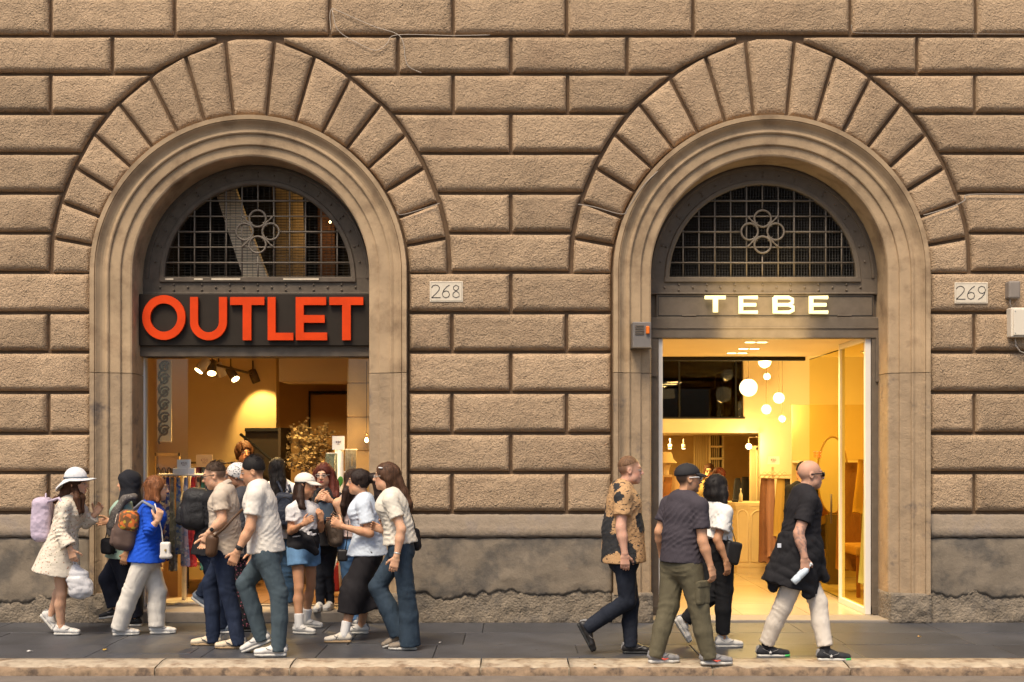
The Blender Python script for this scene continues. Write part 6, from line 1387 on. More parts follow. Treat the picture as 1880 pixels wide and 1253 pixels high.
# ------------------------------------------------------------------ 4 man in the beige polo
A = person('man with glasses in a beige polo shirt and dark jeans walking left', 10.5, 180, (394,874), (413,893), (413,1010),
    {'L': [(408,956,-.04), (384,978,-.06), (374,1002,-.05)], 'R': [(400,960,.05), (380,985,.05), (374,1002,.05)]},
    {'R': ((386,1070), ('f', 391, 1185)), 'L': ((418,1084), ('f', 436, 1191))}, skin=SK1, hgt=1.73, hs=1.05, build=1.02, pitch=-12, curl=1.25, stub=.18)
POLO = cloth('beige_polo', (.52,.43,.34), .008)
top(A, 'polo_shirt', POLO, (415,1018), (.175,.145), .022, .6, .078, .006, 11, .066); Sculpt().seg(A.N-UP*.0, A.N+UP*.035+A.f*.02, .078, .068, None, .01, flat='ab').obj('collar', .0085, POLO, A.root)
pants(A, 'jeans', DN1, (.105,.082,.07), seed=12, wr=.009, end=(1.14, 1.14))
HB2 = hairm('hair_brown', (.05,.028,.016)); hair(A, HB2, .75, short=True, top_k=1.5, line=.004, side=.045, fade=(.075,.045,.03)); glasses(A, 'glasses', GLASSB); wrist_band(A, 'L', M('strap_tan', (.30,.17,.08), .5), face=M('watch_dark'))
shoes(A, M('shoe_cream', (.58,.47,.33), .6, var=.06), SOLE_G, None, 1.06, lace=LACE)
for k in 'LR':
    hip, K, an, pit, fy = A.leg[k]; f, s, u = frame_of(fy, -pit); g = an-u*.088
    for sg in (1, -1): tube('side_stripe', [g-f*.03+s*sg*.036+u*.03, g+f*.04+s*sg*.041+u*.034, g+f*.09+s*sg*.041+u*.058], [.004,.007,.004], BLK, A.root, 5)
sb_ = empty('crossbody_bag', tuple(P(387, 1024, 10.2)), 'brown crossbody bag on a strap at the hip of the beige polo man', 'bag'); BRL = M('brown_leather', (.085,.042,.02), .5, var=.2)
Sculpt().seg(P(388,1014,10.24), P(390,990,10.24), (.05,.045), (.055,.045), (1,0,0), .02).wrinkle(.006, 40, 3).obj('body', .0095, BRL, sb_); tube('strap', [P(390,988,10.22), P(410,972,10.18), P(430,950,10.2), P(446,935,10.28)], .011, BRL, sb_, 6)
# ------------------------------------------------------------------ 5 man in the white T-shirt
A = person('man in a white T-shirt and grey blue trousers walking left', 10.08, 184, (464,866), (475,888), (490,1012),
    {'L': [(459,970,-.05), (436,1013,-.08), (421,1046,-.08)], 'R': [(478,968,.05), (470,1010,.05), (462,1035,.05)]},
    {'L': ((512,1090), ('f', 511, 1206)), 'R': ((450,1072), ('l', 478, 1172, 0, 22))}, skin=SK2, hgt=1.76, hs=1.07, build=1.06, pitch=-14, curl=.85, stub=.3, brow=(.02,.014,.01))
top(A, 't_shirt', cloth('white_cotton', (.70,.64,.56), .009), (489,1014), (.178,.152), .026, .62, .082, .007, 14, .064)
pants(A, 'trousers', cloth('blue_grey', (.058,.080,.094), .014, .12), (.108,.086,.07), seed=15, wr=.011, end=(1.1, 1.1))
HBK = hairm('hair_black', (.012,.009,.008)); hair(A, HBK, 1.25, short=True, top_k=1.2, line=-.004, side=.012, fade=(.018,.013,.011)); wrist_band(A, 'L', BLK, .033, .016, .035, face=M('watch_dark'))
shoes(A, M('shoe_offwhite', (.60,.57,.53), .6, var=.08), SOLE_W, None, 1.08, chunky=.012, lace=M('lace_blue', (.2,.25,.3), .7))
# ------------------------------------------------------------------ 6 woman with the patterned headscarf
A = person('woman in a patterned white headscarf and dark hoodie behind the white T-shirt man', 11.3, 182, (434,875), (446,899), (446,1002), {'L': None, 'R': None},
    {'L': ((446,1080), ('f', 452, 1160)), 'R': ((438,1080), ('f', 436, 1157))}, skin=SK4, hgt=1.62, pitch=-8, brow=(.01,.008,.006), lip=(.2,.07,.05))
top(A, 'hoodie', cloth('charcoal', (.045,.045,.052)), (446,1020), (.19,.16), .024, .9, .045, .008, 17, .066, long=True); pants(A, 'leggings', dots_mat('pink_print', (.02,.018,.02), (.45,.12,.16), 40, .3), (.095,.07,.055), seed=18)
q = Sculpt(); q.ell(A.E(-.016,0,.038), (.088,.106,.1), A.ax, .01).ell(A.E(.1,0,-.04), (.076,.066,.1), A.ax, .01, True).cut(A.E(0,0,-.015), -A.hu+.6*A.hf).obj('headscarf', .008, dots_mat('scarf_print', (.66,.62,.58), (.05,.05,.06), 55, .32), A.root); shoes(A, BLK, SOLE_B)
# ------------------------------------------------------------------ 7 woman seen from behind
A = person('woman with long black hair seen from behind entering the left shop', 12.42, 88, (510,862), (512,884), (522,990),
    {'L': [(489,936,-.02), (497,965,.12), (503,970,.2)], 'R': [(541,935,-.02), (538,968,.1), (533,975,.16)]},
    {'L': ((515,1052), ('f', 513, 1108)), 'R': ((532,1052), ('f', 534, 1110))}, skin=SK2, hgt=1.60, gz=SH+.006, face=False, h=.015)
top(A, 't_shirt', cloth('white_tee', (.66,.63,.62), .010), (520,988), (.175,.14), .022, .62, .075, .007, 21, .06); pants(A, 'jeans', denim('mid', (.035,.075,.14)), (.105,.095,.105), seed=22, end=(1.15,1.15))
hair(A, HBK, 1.2, locks=[([(-.06,0,0), (511,884,-.08), (512,915,-.11)], [(.09,.05),(.085,.035),(.06,.02)]), ([(-.04,.03,-.02), (503,900,-.09), (504,928,-.10)], [.04,.03,.012])], wr=.005); glasses(A, 'glasses', M('glasses_gold', (.75,.62,.4), .3, metal=.6), up=.075, back=.03); shoes(A, M('shoe_slate'), SOLE_W)
m_nv = M('navy_nylon', (.014,.018,.032), .65, var=.15, bump=[('fold', 18, .008)])
backpack('navy black backpack on the woman entering the left shop', P(526, 938, 12.2), 88, (.07,.11,.19), m_nv, m_nv, strap=[[P(509,884,12.28), P(517,900,12.24), P(524,918,12.22)], [P(530,890,12.26), P(536,912,12.24)]])
# ------------------------------------------------------------------ 8 girl in the white cap
A = person('girl in a white cap, white T-shirt and denim shorts', 11.42, 318, (561,892), (556,921), (557,1004),
    {'R': [(534,976,-.03), (556,963,-.2), (573,951,-.22)], 'L': [(588,972,.0), (590,956,-.10), (586,940,-.12)]},
    {'R': ((549,1080), ('f', 549, 1164, 345)), 'L': ((571,1074), ('f', 562, 1152, 350))}, skin=SK3, hgt=1.5, hs=1.0, hyaw=350, pitch=-6, sw=.15, curl=1.0, brow=(.02,.012,.008), bare=True)
top(A, 't_shirt', cloth('white_tee'), (557,984), (.155,.125), .02, .55, .068, .006, 24, .056); o = tube('red_trim', [A.N+UP*.004+.064*(A.s*math.cos(a)+A.f*math.sin(a))-A.f*0-UP*.022*math.sin(a) for a in np.linspace(0, 6.283, 25)[:-1]], .006, M('trim_red', (.5,.03,.03), .7), A.root, 6, True)
pants(A, 'shorts', denim('light', (.13,.25,.42)), (.098,.092,.088), seed=25, end=(.0001,.0001)) if 0 else None
q = Sculpt(); w = A.sc
q.seg(A.V-UP*.04, A.V+UP*.09, (.165,.122), (.145,.112), A.s, .03, flat='b')
for k in 'LR': hip, K, an, pit, fy = A.leg[k]; q.seg(hip, hip+(K-hip)*.42, .098, .10, None, .03, flat='b')
q.wrinkle(.006, 45, 5).obj('shorts', .009, denim('light', (.13,.25,.42)), A.root)
Sculpt().seg(A.V+UP*.03, A.V+UP*.115, (.172,.135), (.16,.125), A.s, .03).seg(A.V+UP*.07-A.s*.05+A.f*.12, A.V-UP*.05+A.s*.03+A.f*.15, .05, .03, None, .03).wrinkle(.010, 50, 6, (0,0,1)).obj('tied_jacket', .0095, BLKC, A.root)
hair(A, hairm('hair_deep_brown', (.028,.013,.008)), .2, crown=False, locks=[([(-.03,-.06,-.03), (551,915,-.12), (554,930,-.17), (560,934,-.19)], [.035,.036,.028,.012]), ([(-.03,.05,-.03), (566,915,.02), (570,926,.0)], [.03,.025,.012]), ([(-.07,0,-.03), (546,915,.02), (545,940,.02)], [.05,.045,.02])], wr=.005)
CAPW = M('cap_white', (.72,.66,.56), .8, var=.05)
def ball_cap(A, mat, lean=0.0, brim_mat=None):
    E = A.E; q = Sculpt().ell(E(-.012,0,.045), np.array([.09,.108,.088])*A.hz, A.ax, .01).cut(E(0,0,.038), -A.hu+.12*A.hf); o = q.obj('cap', .0078, mat, A.root)
    vs = []; n = 18
    for j in range(5):
        for i in range(n):
            a = math.radians(-68+136*i/(n-1)); r = .092+.024*j; x = .105*math.cos(a)*(.95)+(.020*j)*math.cos(a)**.5; y = .086*math.sin(a)*(1-.06*j); vs.append(E(x-.012, y, .046-.012*(j/4)**1.5-.6*y*y/.09*.12*(j/4)-.004*j))
    b = mk('peak', np.array(vs), [(j*n+i, j*n+i+1, (j+1)*n+i+1, (j+1)*n+i) for j in range(4) for i in range(n-1)], brim_mat or mat, o, True); m_ = b.modifiers.new('thickness', 'SOLIDIFY'); m_.thickness = .007
    lathe('button', [(.009,0),(.007,.004),(.001,.006)], tuple(E(-.012,0,.131)), mat, o, 10); return o
c_ = ball_cap(A, CAPW)
for i, pl in enumerate(([(-.028,.09),(-.034,.073)], [(-.04,.092),(-.02,.096)], [(-.018,.082),(-.012,.076),(-.008,.084),(-.002,.078),(.004,.086),(.010,.079),(.016,.086)])): tube('script_lettering', [A.E(.088-.4*abs(y)-.25*max(0, z-.07), y+.0, z) for y, z in pl], .0022, M('thread_dark', (.06,.05,.05), .8), c_, 4)
shoes(A, WHITE_SH, SOLE_W, sock=LACE, lace=LACE, size=.98)
# ------------------------------------------------------------------ 9 red haired woman facing the street
A = person('red haired woman with glasses and black cardigan facing the street', 12.08, 262, (594,873), (595,900), (594,988),
    {'R': [(573,940,.04), (583,917,-.2), (595,908,-.26)], 'L': [(625,938,.04), (608,920,-.2), (596,914,-.26)]},
    {'R': ((588,1052), ('f', 588, 1121)), 'L': ((602,1052), ('f', 606, 1119))}, skin=SK1, hgt=1.62, gz=SH, pitch=-4, sw=.16, curl=.9, lip=(.45,.06,.06), bust=.03)
top(A, 'cardigan', BLKC, (594,1002), (.185,.15), .02, .85, .04, .007, 27, .04, long=True, neck=False); DKJ = denim('black', (.014,.016,.024))
pants(A, 'jeans', DKJ, (.092,.066,.052), seed=28); HRD = hairm('hair_red', (.085,.018,.010))
hair(A, HRD, 1.5, front=.95, locks=[([(-.02,.07,.02), (612,888,.02), (616,912,-.05), (613,925,-.09)], [.045,.05,.04,.016]), ([(-.02,-.07,.02), (577,890,.02), (575,908,.0), (578,918,-.03)], [.045,.045,.035,.014]), ([(-.07,0,-.01), (595,892,.10), (595,915,.13)], [.08,.085,.05])], wr=.009)
glasses(A, 'glasses', M('glasses_pale', (.55,.5,.45), .3, metal=.4), r=.002); shoes(A, WHITE_SH, SOLE_W, lace=LACE)
hb = empty('shoulder_bag', tuple(P(598, 958, 11.8)), 'blue black soft bag held at the chest of the red haired woman', 'bag'); Sculpt().seg(P(596,928,11.86), P(597,952,11.84), (.085,.04), (.095,.05), (1,0,0), .02).wrinkle(.01, 40, 8).obj('body', .01, cloth('slate_blue', (.05,.07,.10)), hb); tube('strap', [P(583,924,11.84), P(580,905,11.95), P(589,898,12.0)], .007, BLK, hb, 5)
hb = empty('leather_bag', tuple(P(615, 1012, 11.6)), 'large soft brown leather bag between the cap girl and the skirt woman', 'handbag'); Sculpt().seg(P(616,994,11.6), P(613,966,11.6), (.075,.055), (.09,.05), (1,0,0), .03).seg(P(610,962,11.6), P(622,955,11.6), .045, .05, None, .03).wrinkle(.008, 36, 5).obj('body', .0105, M('umber_leather', (.085,.058,.04), .55, var=.15, bump=[('fold', 18, .01)]), hb); tube('handle', [P(604,960,11.6), P(612,940,11.62), P(624,950,11.6)], .009, BRL, hb, 6)
# ------------------------------------------------------------------ 10 woman with long dark hair and bare shoulder
A = person('woman with long dark hair and a bare shoulder behind the black skirt woman', 11.75, 120, (646,884), (644,908), (650,1000),
    {'R': [(652,958,-.04), (640,978,.05), (630,975,.08)], 'L': [(632,955,.0), (622,958,.05), (610,957,.03)]}, {'R': ((650,1078), ('f', 652, 1149)), 'L': ((643,1078), ('f', 655, 1146))}, skin=SK1, hgt=1.58, face=False, h=.015, sw=.15)
top(A, 'tank_top', cloth('dusty_rose', (.44,.33,.30)), (646,986), (.155,.125), .014, 0, .05, .006, 31, .05, neck=False, arms=''); pants(A, 'jeans', denim('sky', (.10,.20,.36)), (.10,.08,.07), seed=32); hair(A, hairm('hair_deep_brown', (0,0,0)), 1.2, locks=[([(-.06,0,0), (640,905,-.10), (633,930,-.12), (630,948,-.12)], [(.08,.05),(.065,.035),(.045,.025),(.015,.01)])], wr=.006); shoes(A, WHITE_SH, SOLE_W)
hb = empty('black_pouch', tuple(P(629, 1032, 11.5)), 'small black leather pouch at the hip of the bare shouldered woman', 'bag'); Sculpt().rbox(P(629,1020,11.5), (.05,.03,.06), EYE3, .02).obj('body', .009, BLK, hb); tube('strap', [P(634,1012,11.5), P(638,985,11.52), P(640,955,11.5)], .006, BLK, hb, 5)
# ------------------------------------------------------------------ 11 woman with the ponytail and black skirt
A = person('woman with a dark ponytail, pale blue T-shirt and long black skirt walking left', 10.9, 182, (658,886), (670,910), (677,1014),
    {'L': [(679,980,-.05), (629,967,-.08), (609,955,-.08)], 'R': [(668,975,.06), (632,968,.04), (612,962,.04)]},
    {'L': ((648,1090), ('f', 632, 1180)), 'R': ((668,1090), ('f', 664, 1164))}, skin=SK2, hgt=1.62, curl=.8, bust=.02, brow=(.02,.012,.01), bare=True)
top(A, 't_shirt', cloth('pale_blue', (.56,.62,.70), .010), (675,1019), (.195,.185), .024, .66, .085, .008, 34, .06)
q = Sculpt(); hp = A.V; hm = P(0, 1123, 10.9)[2]
for k in 'LR':
    hip, K, an, pit, fy = A.leg[k]; t_ = (K[2]-hm)/(K[2]-an[2]); e_ = K+(an-K)*t_; q.seg(hip, K, .115, .105, None, .09).seg(K, e_, .105, .105, None, .09, flat='b')
q.seg((A.leg['L'][1]+A.leg['R'][1])/2+UP*.1, np.array([WX(676, 10.9), -1.1, hm]), (.13,.16), (.13,.2), A.s, .08, flat='b').seg(hp-UP*.05, hp+UP*.08, (.165,.125), (.145,.11), A.s, .04, flat='b').cut((0,0,hm), -UP)
q.wrinkle(.006, 44, 3, (.5,.1,1)).obj('skirt', .0105, cloth('black_skirt', (.016,.014,.016), .012), A.root)
HD2 = hairm('hair_espresso', (.02,.011,.008)); hair(A, HD2, 1.0, locks=[([(-.05,0,.02), (-.105,0,.035), (688,878)], [.07,.03,.028]), ([(686,876), (696,890), (698,910), (692,932)], [.035,.055,.05,.022]), ([(694,885,.03), (701,900,.03), (700,920,.02)], [.03,.035,.015])], wr=.010, seed=4)
shoes(A, M('shoe_bone', (.62,.55,.45), .6), SOLE_G, stripe=BLK, sock=LACE, only='L'); shoes(A, WHITE_SH, SOLE_W, only='R', lace=LACE)
ph = box('mobile_phone', *sorted((WX(606,10.72), WX(617,10.72))), 10.70-CD, 10.712-CD, WZ(962,10.7), WZ(957,10.7), M('phone_dark', (.03,.03,.035), .2), None, .003); tag(ph, 'mobile phone in the hands of the black skirt woman', 'phone')
# ------------------------------------------------------------------ 12 woman with long brown hair and wide jeans
A = person('woman with long brown hair, cream T-shirt and wide blue jeans walking left', 10.32, 180, (708,876), (721,900), (737,1002),
    {'L': [(737,972,-.05), (728,1022,-.06), (719,1056,-.06)], 'R': [(716,965,.05), (706,975,.03), (699,972,.02)]},
    {'L': ((746,1088), ('f', 752, 1193)), 'R': ((693,1078), ('l', 733, 1163, 0, 20))}, skin=SK1, hgt=1.70, hs=1.02, bust=.02)
top(A, 't_shirt', cloth('cream_tee', (.66,.60,.50), .010), (735,998), (.165,.145), .02, .60, .075, .007, 37, .06)
DW = denim('wide', (.030,.047,.068)); pants(A, 'jeans', DW, (.098,.088,.108), seed=38, wr=.010, end=(1.12,1.05))
hair(A, hairm('hair_brown_long', (.075,.035,.018)), 1.15, locks=[([(-.06,0,.02), (727,885), (739,905), (750,925), (755,938)], [.075,.06,.05,.035,.012]), ([(-.03,.06,-.02), (716,905,-.02), (707,930,.02), (704,945,.05)], [.03,.03,.028,.012])], wr=.008)
tube('hair_clip', [A.E(.055,.075,.085), A.E(.02,.083,.080)], .007, M('clip_white', (.7,.68,.66), .4), A.root, 6); glasses(A, 'glasses', M('glasses_pale'), r=.002)
wrist_band(A, 'L', M('strap_silver', (.6,.58,.55), .3, metal=.5), .029, .007, .03); shoes(A, M('shoe_taupe', (.20,.16,.12), .7), SOLE_W)
for i, pl in enumerate(([(702,950),(706,958),(703,966)], [(706,948),(709,960),(706,972)], [(701,958),(710,962)])): tube('shirt_print', [P(x+5, y, 10.32-.115) for x, y in pl], .004, M('thread_dark'), A.root, 4)
hb = empty('black_tote', tuple(P(768, 1018, 10.55)), 'black shoulder bag behind the back of the wide jeans woman', 'bag'); Sculpt().seg(P(764,1002,10.5), P(763,978,10.5), (.045,.09), (.035,.08), (1,0,0), .02).wrinkle(.006, 40, 2).obj('body', .0105, BLKC, hb); tube('strap', [P(762,972,10.46), P(752,935,10.48), P(738,908,10.5)], .009, BLK, hb, 5)
# ------------------------------------------------------------------ 13 man in the tan patterned shirt
def blotch():
    m = bpy.data.materials.new('tan_black_print'); m.use_nodes = True; t = m.node_tree; b = t.nodes['Principled BSDF']; b.inputs['Roughness'].default_value = .85; N = t.nodes.new; L = t.links.new
    g = N('ShaderNodeNewGeometry'); v = N('ShaderNodeTexVoronoi'); v.inputs['Scale'].default_value = 6.5; v.distance = 'CHEBYCHEV'; v.inputs['Randomness'].default_value = .8
    n0 = N('ShaderNodeTexNoise'); n0.inputs['Scale'].default_value = 55; n0.inputs['Detail'].default_value = 4; L(g.outputs[0], n0.inputs['Vector'])
    sub = N('ShaderNodeVectorMath'); sub.operation = 'MULTIPLY_ADD'; L(n0.outputs['Color'], sub.inputs[0]); sub.inputs[1].default_value = (.045,.045,.045); L(g.outputs[0], sub.inputs[2]); L(sub.outputs[0], v.inputs['Vector'])
    sp = N('ShaderNodeSeparateColor'); L(v.outputs['Color'], sp.inputs[0]); gt = N('ShaderNodeMath'); gt.operation = 'GREATER_THAN'; gt.inputs[1].default_value = .66; L(sp.outputs[0], gt.inputs[0])
    mx = N('ShaderNodeMix'); mx.data_type = 'RGBA'; L(gt.outputs[0], mx.inputs[0]); mx.inputs[6].default_value = (.46,.27,.125,1); mx.inputs[7].default_value = (.018,.018,.02,1)
    mp = N('ShaderNodeMapping'); mp.inputs['Scale'].default_value = (30,30,75); L(g.outputs[0], mp.inputs[0]); n1 = N('ShaderNodeTexNoise'); n1.inputs['Scale'].default_value = 1; n1.inputs['Detail'].default_value = 5; L(mp.outputs[0], n1.inputs['Vector'])
    g2 = N('ShaderNodeMath'); g2.operation = 'GREATER_THAN'; g2.inputs[1].default_value = .61; L(n1.outputs[0], g2.inputs[0]); m2 = N('ShaderNodeMix'); m2.data_type = 'RGBA'; L(g2.outputs[0], m2.inputs[0]); L(mx.outputs[2], m2.inputs[6]); m2.inputs[7].default_value = (.03,.025,.02,1); L(m2.outputs[2], b.inputs['Base Color'])
    n2 = N('ShaderNodeTexNoise'); n2.inputs['Scale'].default_value = 15; L(g.outputs[0], n2.inputs['Vector']); bu = N('ShaderNodeBump'); bu.inputs['Distance'].default_value = .012; L(n2.outputs[0], bu.inputs['Height']); L(bu.outputs[0], b.inputs['Normal']); return m
A = person('man with cropped hair in a tan and black patterned shirt walking right', 10.15, 0, (1157,864), (1141,890), (1145,1017),
    {'R': [(1140,969,-.05), (1147,1016,-.07), (1148,1052,-.07)], 'L': [(1150,970,.05), (1155,1012,.05), (1160,1045,.05)]},
    {'R': ((1152,1104), ('l', 1082, 1151, 0, 62)), 'L': ((1158,1105), ('f', 1158, 1200))}, skin=(.60,.33,.23), hgt=1.76, hs=1.06, build=1.14, belly=.03, brow=(.2,.1,.05))
top(A, 'patterned_shirt', blotch(), (1145,1032), (.21,.185), .026, .62, .085, .008, 41, .07); pants(A, 'jeans', denim('navy', (.012,.015,.024)), (.108,.082,.068), seed=42, wr=.010)
hair(A, hairm('hair_sandy', (.15,.08,.042)), .2, short=True, line=.012, side=.05, top_k=2.6, crown=False, fade=(.16,.085,.045)); shoes(A, BLK, SOLE_B, size=1.08, high=.02)
# ------------------------------------------------------------------ 14 man in the cap and cargo trousers
A = person('man in a black cap, dark T-shirt and olive cargo trousers walking right', 9.66, 38, (1264,880), (1256,908), (1250,1028),
    {'R': [(1290,994,-.04), (1304,1038,-.04), (1312,1070,-.04)], 'L': [(1211,976,.0), (1214,1015,.1), (1222,1045,.14)]},
    {'L': ((1228,1112), ('f', 1205, 1218, 8)), 'R': ((1283,1116), ('f', 1301, 1221, 0))}, skin=SK2, hgt=1.66, hs=1.04, build=1.14, hyaw=10, sw=.175, stub=.5, brow=(.02,.014,.01))
top(A, 't_shirt', cloth('dark_grey_tee', (.055,.046,.055), .010), (1251,1032), (.185,.15), .024, .66, .082, .007, 44, .066)
OL = cloth('olive', (.115,.098,.06), .014, .14); pants(A, 'cargo_trousers', OL, (.118,.095,.072), seed=45, wr=.012)
hip, K, an, pit, fy = A.leg['R']; c_ = hip*.35+K*.65; Sculpt().rbox(c_-A.s*.085, (.07,.022,.095), np.array([A.f, A.s, UP]), .018).wrinkle(.004, 50, 1).obj('cargo_pocket', .009, OL, A.root); Sculpt().rbox(c_-A.s*.10+UP*.075, (.074,.014,.03), np.array([A.f, A.s, UP]), .01).obj('pocket_flap', .008, OL, A.root)
hair(A, HBK, .1, short=True, side=.02, crown=False, fade=(.02,.014,.011)); ball_cap(A, M('cap_black', (.022,.02,.022), .8)); glasses(A, 'sunglasses', M('glasses_white', (.72,.70,.68), .35), LENSB, .0045, up=.008)
shoes(A, M('shoe_grey', (.20,.19,.19), .6, var=.15), SOLE_W, None, 1.06, chunky=.010, lace=BLK)
for k in 'LR':
    hip, K, an, pit, fy = A.leg[k]; f, s, u = frame_of(fy, -pit); g = an-u*.088; tube('red_swoosh', [g+f*.09-s*.046+u*.045, g+f*.06-s*.046+u*.036, g+f*.01-s*.042+u*.055], [.004,.008,.003], M('swoosh_red', (.6,.08,.05), .5), A.root, 5)
# ------------------------------------------------------------------ 15 woman with the black bob
A = person('woman with a black bob, white blouse and black trousers walking right', 10.45, 30, (1318,897), (1312,922), (1318,1002),
    {'R': [(1317,991,-.05), (1333,1030,-.06), (1338,1058,-.06)], 'L': None}, {'R': ((1330,1082), ('f', 1327, 1189, 8)), 'L': ((1304,1095), ('l', 1258, 1140, .0, 58, 5))}, skin=SK3, hgt=1.56, hs=1.0, hyaw=25, face=False, build=1.0)
top(A, 'blouse', cloth('white_blouse', (.72,.70,.66), .012), (1313,988), (.165,.14), .024, .68, .095, .009, 47, .06); pants(A, 'trousers', cloth('black_trouser', (.015,.015,.017), .012), (.105,.088,.07), .14, seed=48, wr=.009, end=(1.0,.92))
hair(A, HBK, 1.35, locks=[([(-.05,0,.02), (-.06,0,-.05), (1312,922,0)], [(.09,.07),(.10,.065),(.105,.055)]), ([(.0,-.08,.0), (.0,-.088,-.06), (1330,922,-.10)], [.035,.04,.03]), ([(.0,.08,0), (0,.085,-.07), (1299,920,.08)], [.035,.035,.025])], wr=.004)
shoes(A, WHITE_SH, SOLE_W, None, 1.04, high=.02, lace=LACE)
hb = empty('black_handbag', tuple(P(1344, 1037, 10.3)), 'black chain strap handbag at the hip of the white blouse woman', 'handbag'); Sculpt().rbox(P(1344,1015,10.3), (.075,.035,.10), np.array(frame_of(15,-14)), .025).wrinkle(.004, 40, 1).obj('body', .0085, BLK, hb); tube('chain_strap', [P(1336,994,10.3), P(1331,960,10.32), P(1322,930,10.36)], .005, M('chain_gold', (.5,.38,.2), .3, metal=.8), hb, 5); tube('chain_strap', [P(1351,996,10.3), P(1341,965,10.32), P(1324,930,10.36)], .005, M('chain_gold'), hb, 5)
# ------------------------------------------------------------------ 16 bald man
A = person('bald man with sunglasses in a black T-shirt and white trousers walking right', 9.9, 3, (1488,872), (1475,897), (1468,1020),
    {'R': [(1466,980,-.05), (1477,1023,-.08), (1479,1056,-.08)], 'L': [(1482,982,.05), (1492,1020,.05), (1497,1048,.05)]},
    {'R': ((1437,1114), ('f', 1405, 1206)), 'L': ((1502,1106), ('f', 1516, 1213))}, skin=(.55,.30,.20), hgt=1.75, hs=1.07, build=1.1, belly=.012, curl=1.15, stub=.1, brow=(.12,.07,.05))
top(A, 't_shirt', cloth('black_tee', (.02,.018,.02), .010), (1467,1010), (.18,.155), .024, .66, .082, .006, 51, .068)
pants(A, 'trousers', cloth('off_white', (.60,.53,.45), .013), (.105,.088,.074), seed=52, wr=.010, end=(.93,.93))
q = Sculpt(); q.seg(A.V+UP*.10, A.V+UP*.05, (.205,.18), (.205,.185), A.s, .02).seg(A.V+UP*.05, A.pp((1450,1075)), (.205,.185), (.19,.235), A.s, .03, flat='b').seg(A.pp((1480,1040,-.12)), A.pp((1484,1092,-.12)), (.06,.05), (.05,.03), A.f, .03).seg(A.pp((1425,1060,-.02)), A.pp((1420,1078,-.02)), .06, .04, None, .03).seg(A.pp((1500,1012,-.06)), A.pp((1514,1064,-.05)), .04, .03, None, .03).wrinkle(.013, 34, 7, (.5,0,1)).wrinkle(.006, 60, 2).obj('tied_jacket', .0105, BLKC, A.root)
box('jacket_tag', WX(1432,9.6), WX(1439,9.6), 9.69-CD, 9.70-CD, WZ(1006,9.7), WZ(998,9.7), M('tag_pale', (.6,.62,.66), .7), A.root, .002)
glasses(A, 'sunglasses', GLASSB, LENSB, .005, w=.025, hgt=.018)
shoes(A, M('canvas_black', (.022,.022,.026), .8), SOLE_W, None, 1.1, lace=LACE, toe=M('toe_green', (.08,.55,.13), .5), sock=BLKC)
for k in 'LR':
    hip, K, an, pit, fy = A.leg[k]; f, s, u = frame_of(fy, -pit); g = an-u*.088+f*.03-s*.0462+u*.045
    mk('white_star', [g+(f*math.cos(a)+u*math.sin(a))*(.017 if i % 2 == 0 else .007)-s*(.006+.004*(i % 2)) for i, a in enumerate(np.linspace(math.pi/2, math.pi/2+2*math.pi, 11)[:-1])], [tuple(range(10))], LACE, A.root)
wb = empty('water_bottle', tuple(P(1456, 1073, 9.66)), 'small clear plastic water bottle in the hand of the bald man', 'bottle')
p0, p1 = P(1456,1070,9.66), P(1488,1037,9.66); D_ = p1-p0
tube('bottle', [p0, p0+D_*.02, p0+D_*.3, p0+D_*.34, p0+D_*.38, p0+D_*.72, p0+D_*.86, p0+D_*.9, p0+D_*1.0], [.02,.031,.032,.028,.032,.032,.014,.012,.012], M('bottle_clear', (.62,.70,.76), .15, spec=.6, var=.1, vscale=40), wb, 14); tube('cap', [p0+D_*1.0, p0+D_*1.07], .016, M('cap_paper', (.75,.74,.72), .5), wb, 12)
# tattooed forearm: ink patches are part of the skin colour
ca = A.body.data.color_attributes['Col']; nV = len(A.body.data.vertices); co_ = np.zeros(nV*3, np.float32); A.body.data.vertices.foreach_get('co', co_); co_ = co_.reshape(-1, 3)+BASE[A.body.name]; cl = np.zeros(nV*4, np.float32); ca.data.foreach_get('color', cl); cl = cl.reshape(-1, 4)
sh, el, wr_, tp = A.arm['R']; ab_ = wr_-el; tt = ((co_-el)@ab_)/(ab_@ab_); dd_ = np.linalg.norm(co_-el-tt[:,None]*ab_, axis=1); ink = (dd_ < .06) & (tt > -.3) & (tt < .8) & (np.sin(co_[:,0]*150+2*np.sin(co_[:,2]*90))*np.sin(co_[:,2]*110) > .15); cl[ink,:3] *= np.array([.55,.62,.75]); ca.data.foreach_set('color', cl.ravel())
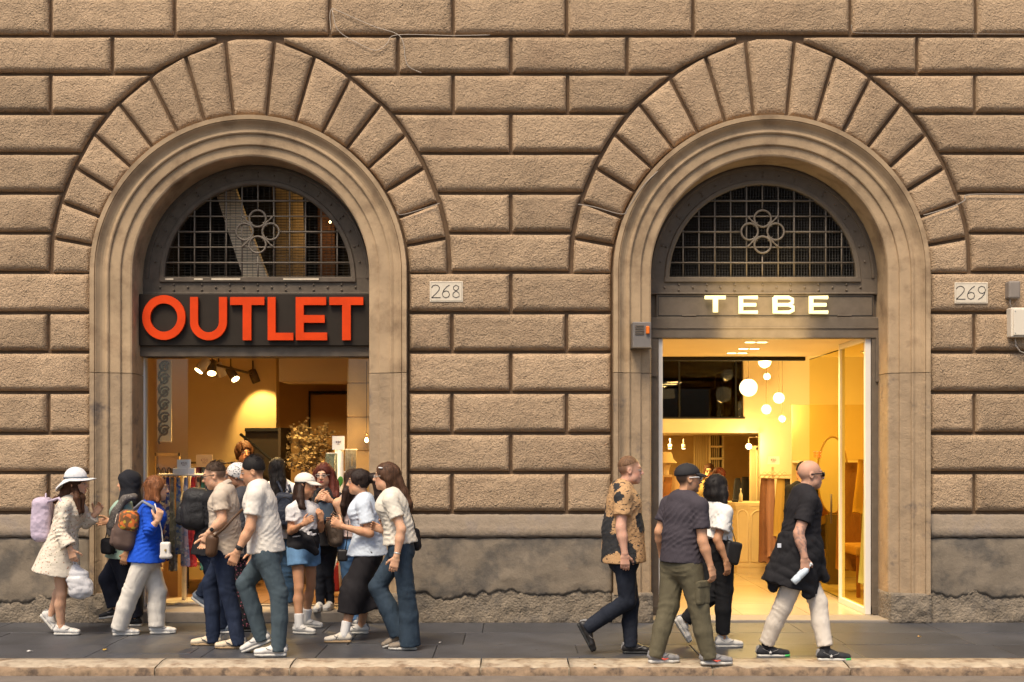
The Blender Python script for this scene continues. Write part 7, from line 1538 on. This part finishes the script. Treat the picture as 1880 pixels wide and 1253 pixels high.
# ------------------------------------------------------------------ shoppers inside
A = person('shopper with glasses standing at the back of the lit shop', 18.6, 255, (1302,866), (1301,884), (1301,950), {'L': None, 'R': None}, {'L': ((1304,990), ('f', 1304, 1031)), 'R': ((1297,990), ('f', 1297, 1031))}, skin=SK1, hgt=1.6, face=True, h=.016, gz=FZ+.006)
top(A, 'cardigan', cloth('olive_knit', (.22,.15,.06)), (1301,962), (.18,.15), .02, .9, .042, .007, 60, .06, long=True, h=.013); pants(A, 'trousers', BLKC, (.095,.075,.06), h=.014); hair(A, HBR, 1.3, locks=[([(-.03,.07,0), (.0,.075,-.09)], [.035,.02]), ([(-.03,-.07,0), (.0,-.075,-.09)], [.035,.02])]); glasses(A, 'glasses', GLASSB); shoes(A, BLK, SOLE_B)
A = person('shopper with red brown hair beside the one with glasses in the lit shop', 17.6, 130, (1318,874), (1318,893), (1319,962), {'L': None, 'R': None}, {'L': ((1322,1004), ('f', 1322, 1041)), 'R': ((1315,1004), ('f', 1315, 1041))}, skin=SK1, hgt=1.55, face=False, h=.016, gz=FZ+.006)
top(A, 'coat', cloth('rust_knit', (.24,.09,.03)), (1319,980), (.18,.15), .02, .9, .042, .007, 61, .06, long=True, h=.013); pants(A, 'trousers', BLKC, (.095,.075,.06), h=.014); hair(A, HRD, 1.3, locks=[([(-.05,0,0), (-.06,0,-.1)], [(.085,.06),(.07,.04)])]); shoes(A, BLK, SOLE_B)
A = person('dark haired shopper standing behind the bald man in the lit shop', 15.2, 100, (1472,866), (1471,887), (1470,968), {'L': None, 'R': None}, {'L': ((1466,1022), ('f', 1466, 1074)), 'R': ((1474,1022), ('f', 1474, 1074))}, skin=SK2, hgt=1.62, face=False, h=.016, gz=FZ+.006)
top(A, 'jacket', BLKC, (1462,985), (.18,.15), .02, .9, .042, .007, 62, .06, long=True, h=.013); pants(A, 'trousers', DKJ, (.095,.075,.06), h=.014); hair(A, HBK, 1.2, short=True, side=.0, fade=(.02,.014,.011)); shoes(A, BLK, SOLE_B)
A = person('shopper with curly dark hair inside the left shop by the stairs', 13.9, 300, (448,832), (446,852), (446,935), {'L': None, 'R': None}, {'L': ((450,1000), ('f', 450, 1082)), 'R': ((441,1000), ('f', 441, 1082))}, skin=SK3, hgt=1.7, face=True, h=.016, gz=SH+.006)
top(A, 'sweater', cloth('brown_knit', (.05,.028,.016)), (446,955), (.18,.15), .02, .9, .042, .007, 63, .06, long=True, h=.013); pants(A, 'trousers', BLKC, (.095,.075,.06), h=.014); hair(A, HBR, 2.2, locks=[([(-.02,.06,.02), (-.03,.06,-.05)], [.05,.03]), ([(-.02,-.06,.02), (-.03,-.06,-.05)], [.05,.03])], wr=.016); shoes(A, BLK, SOLE_B)
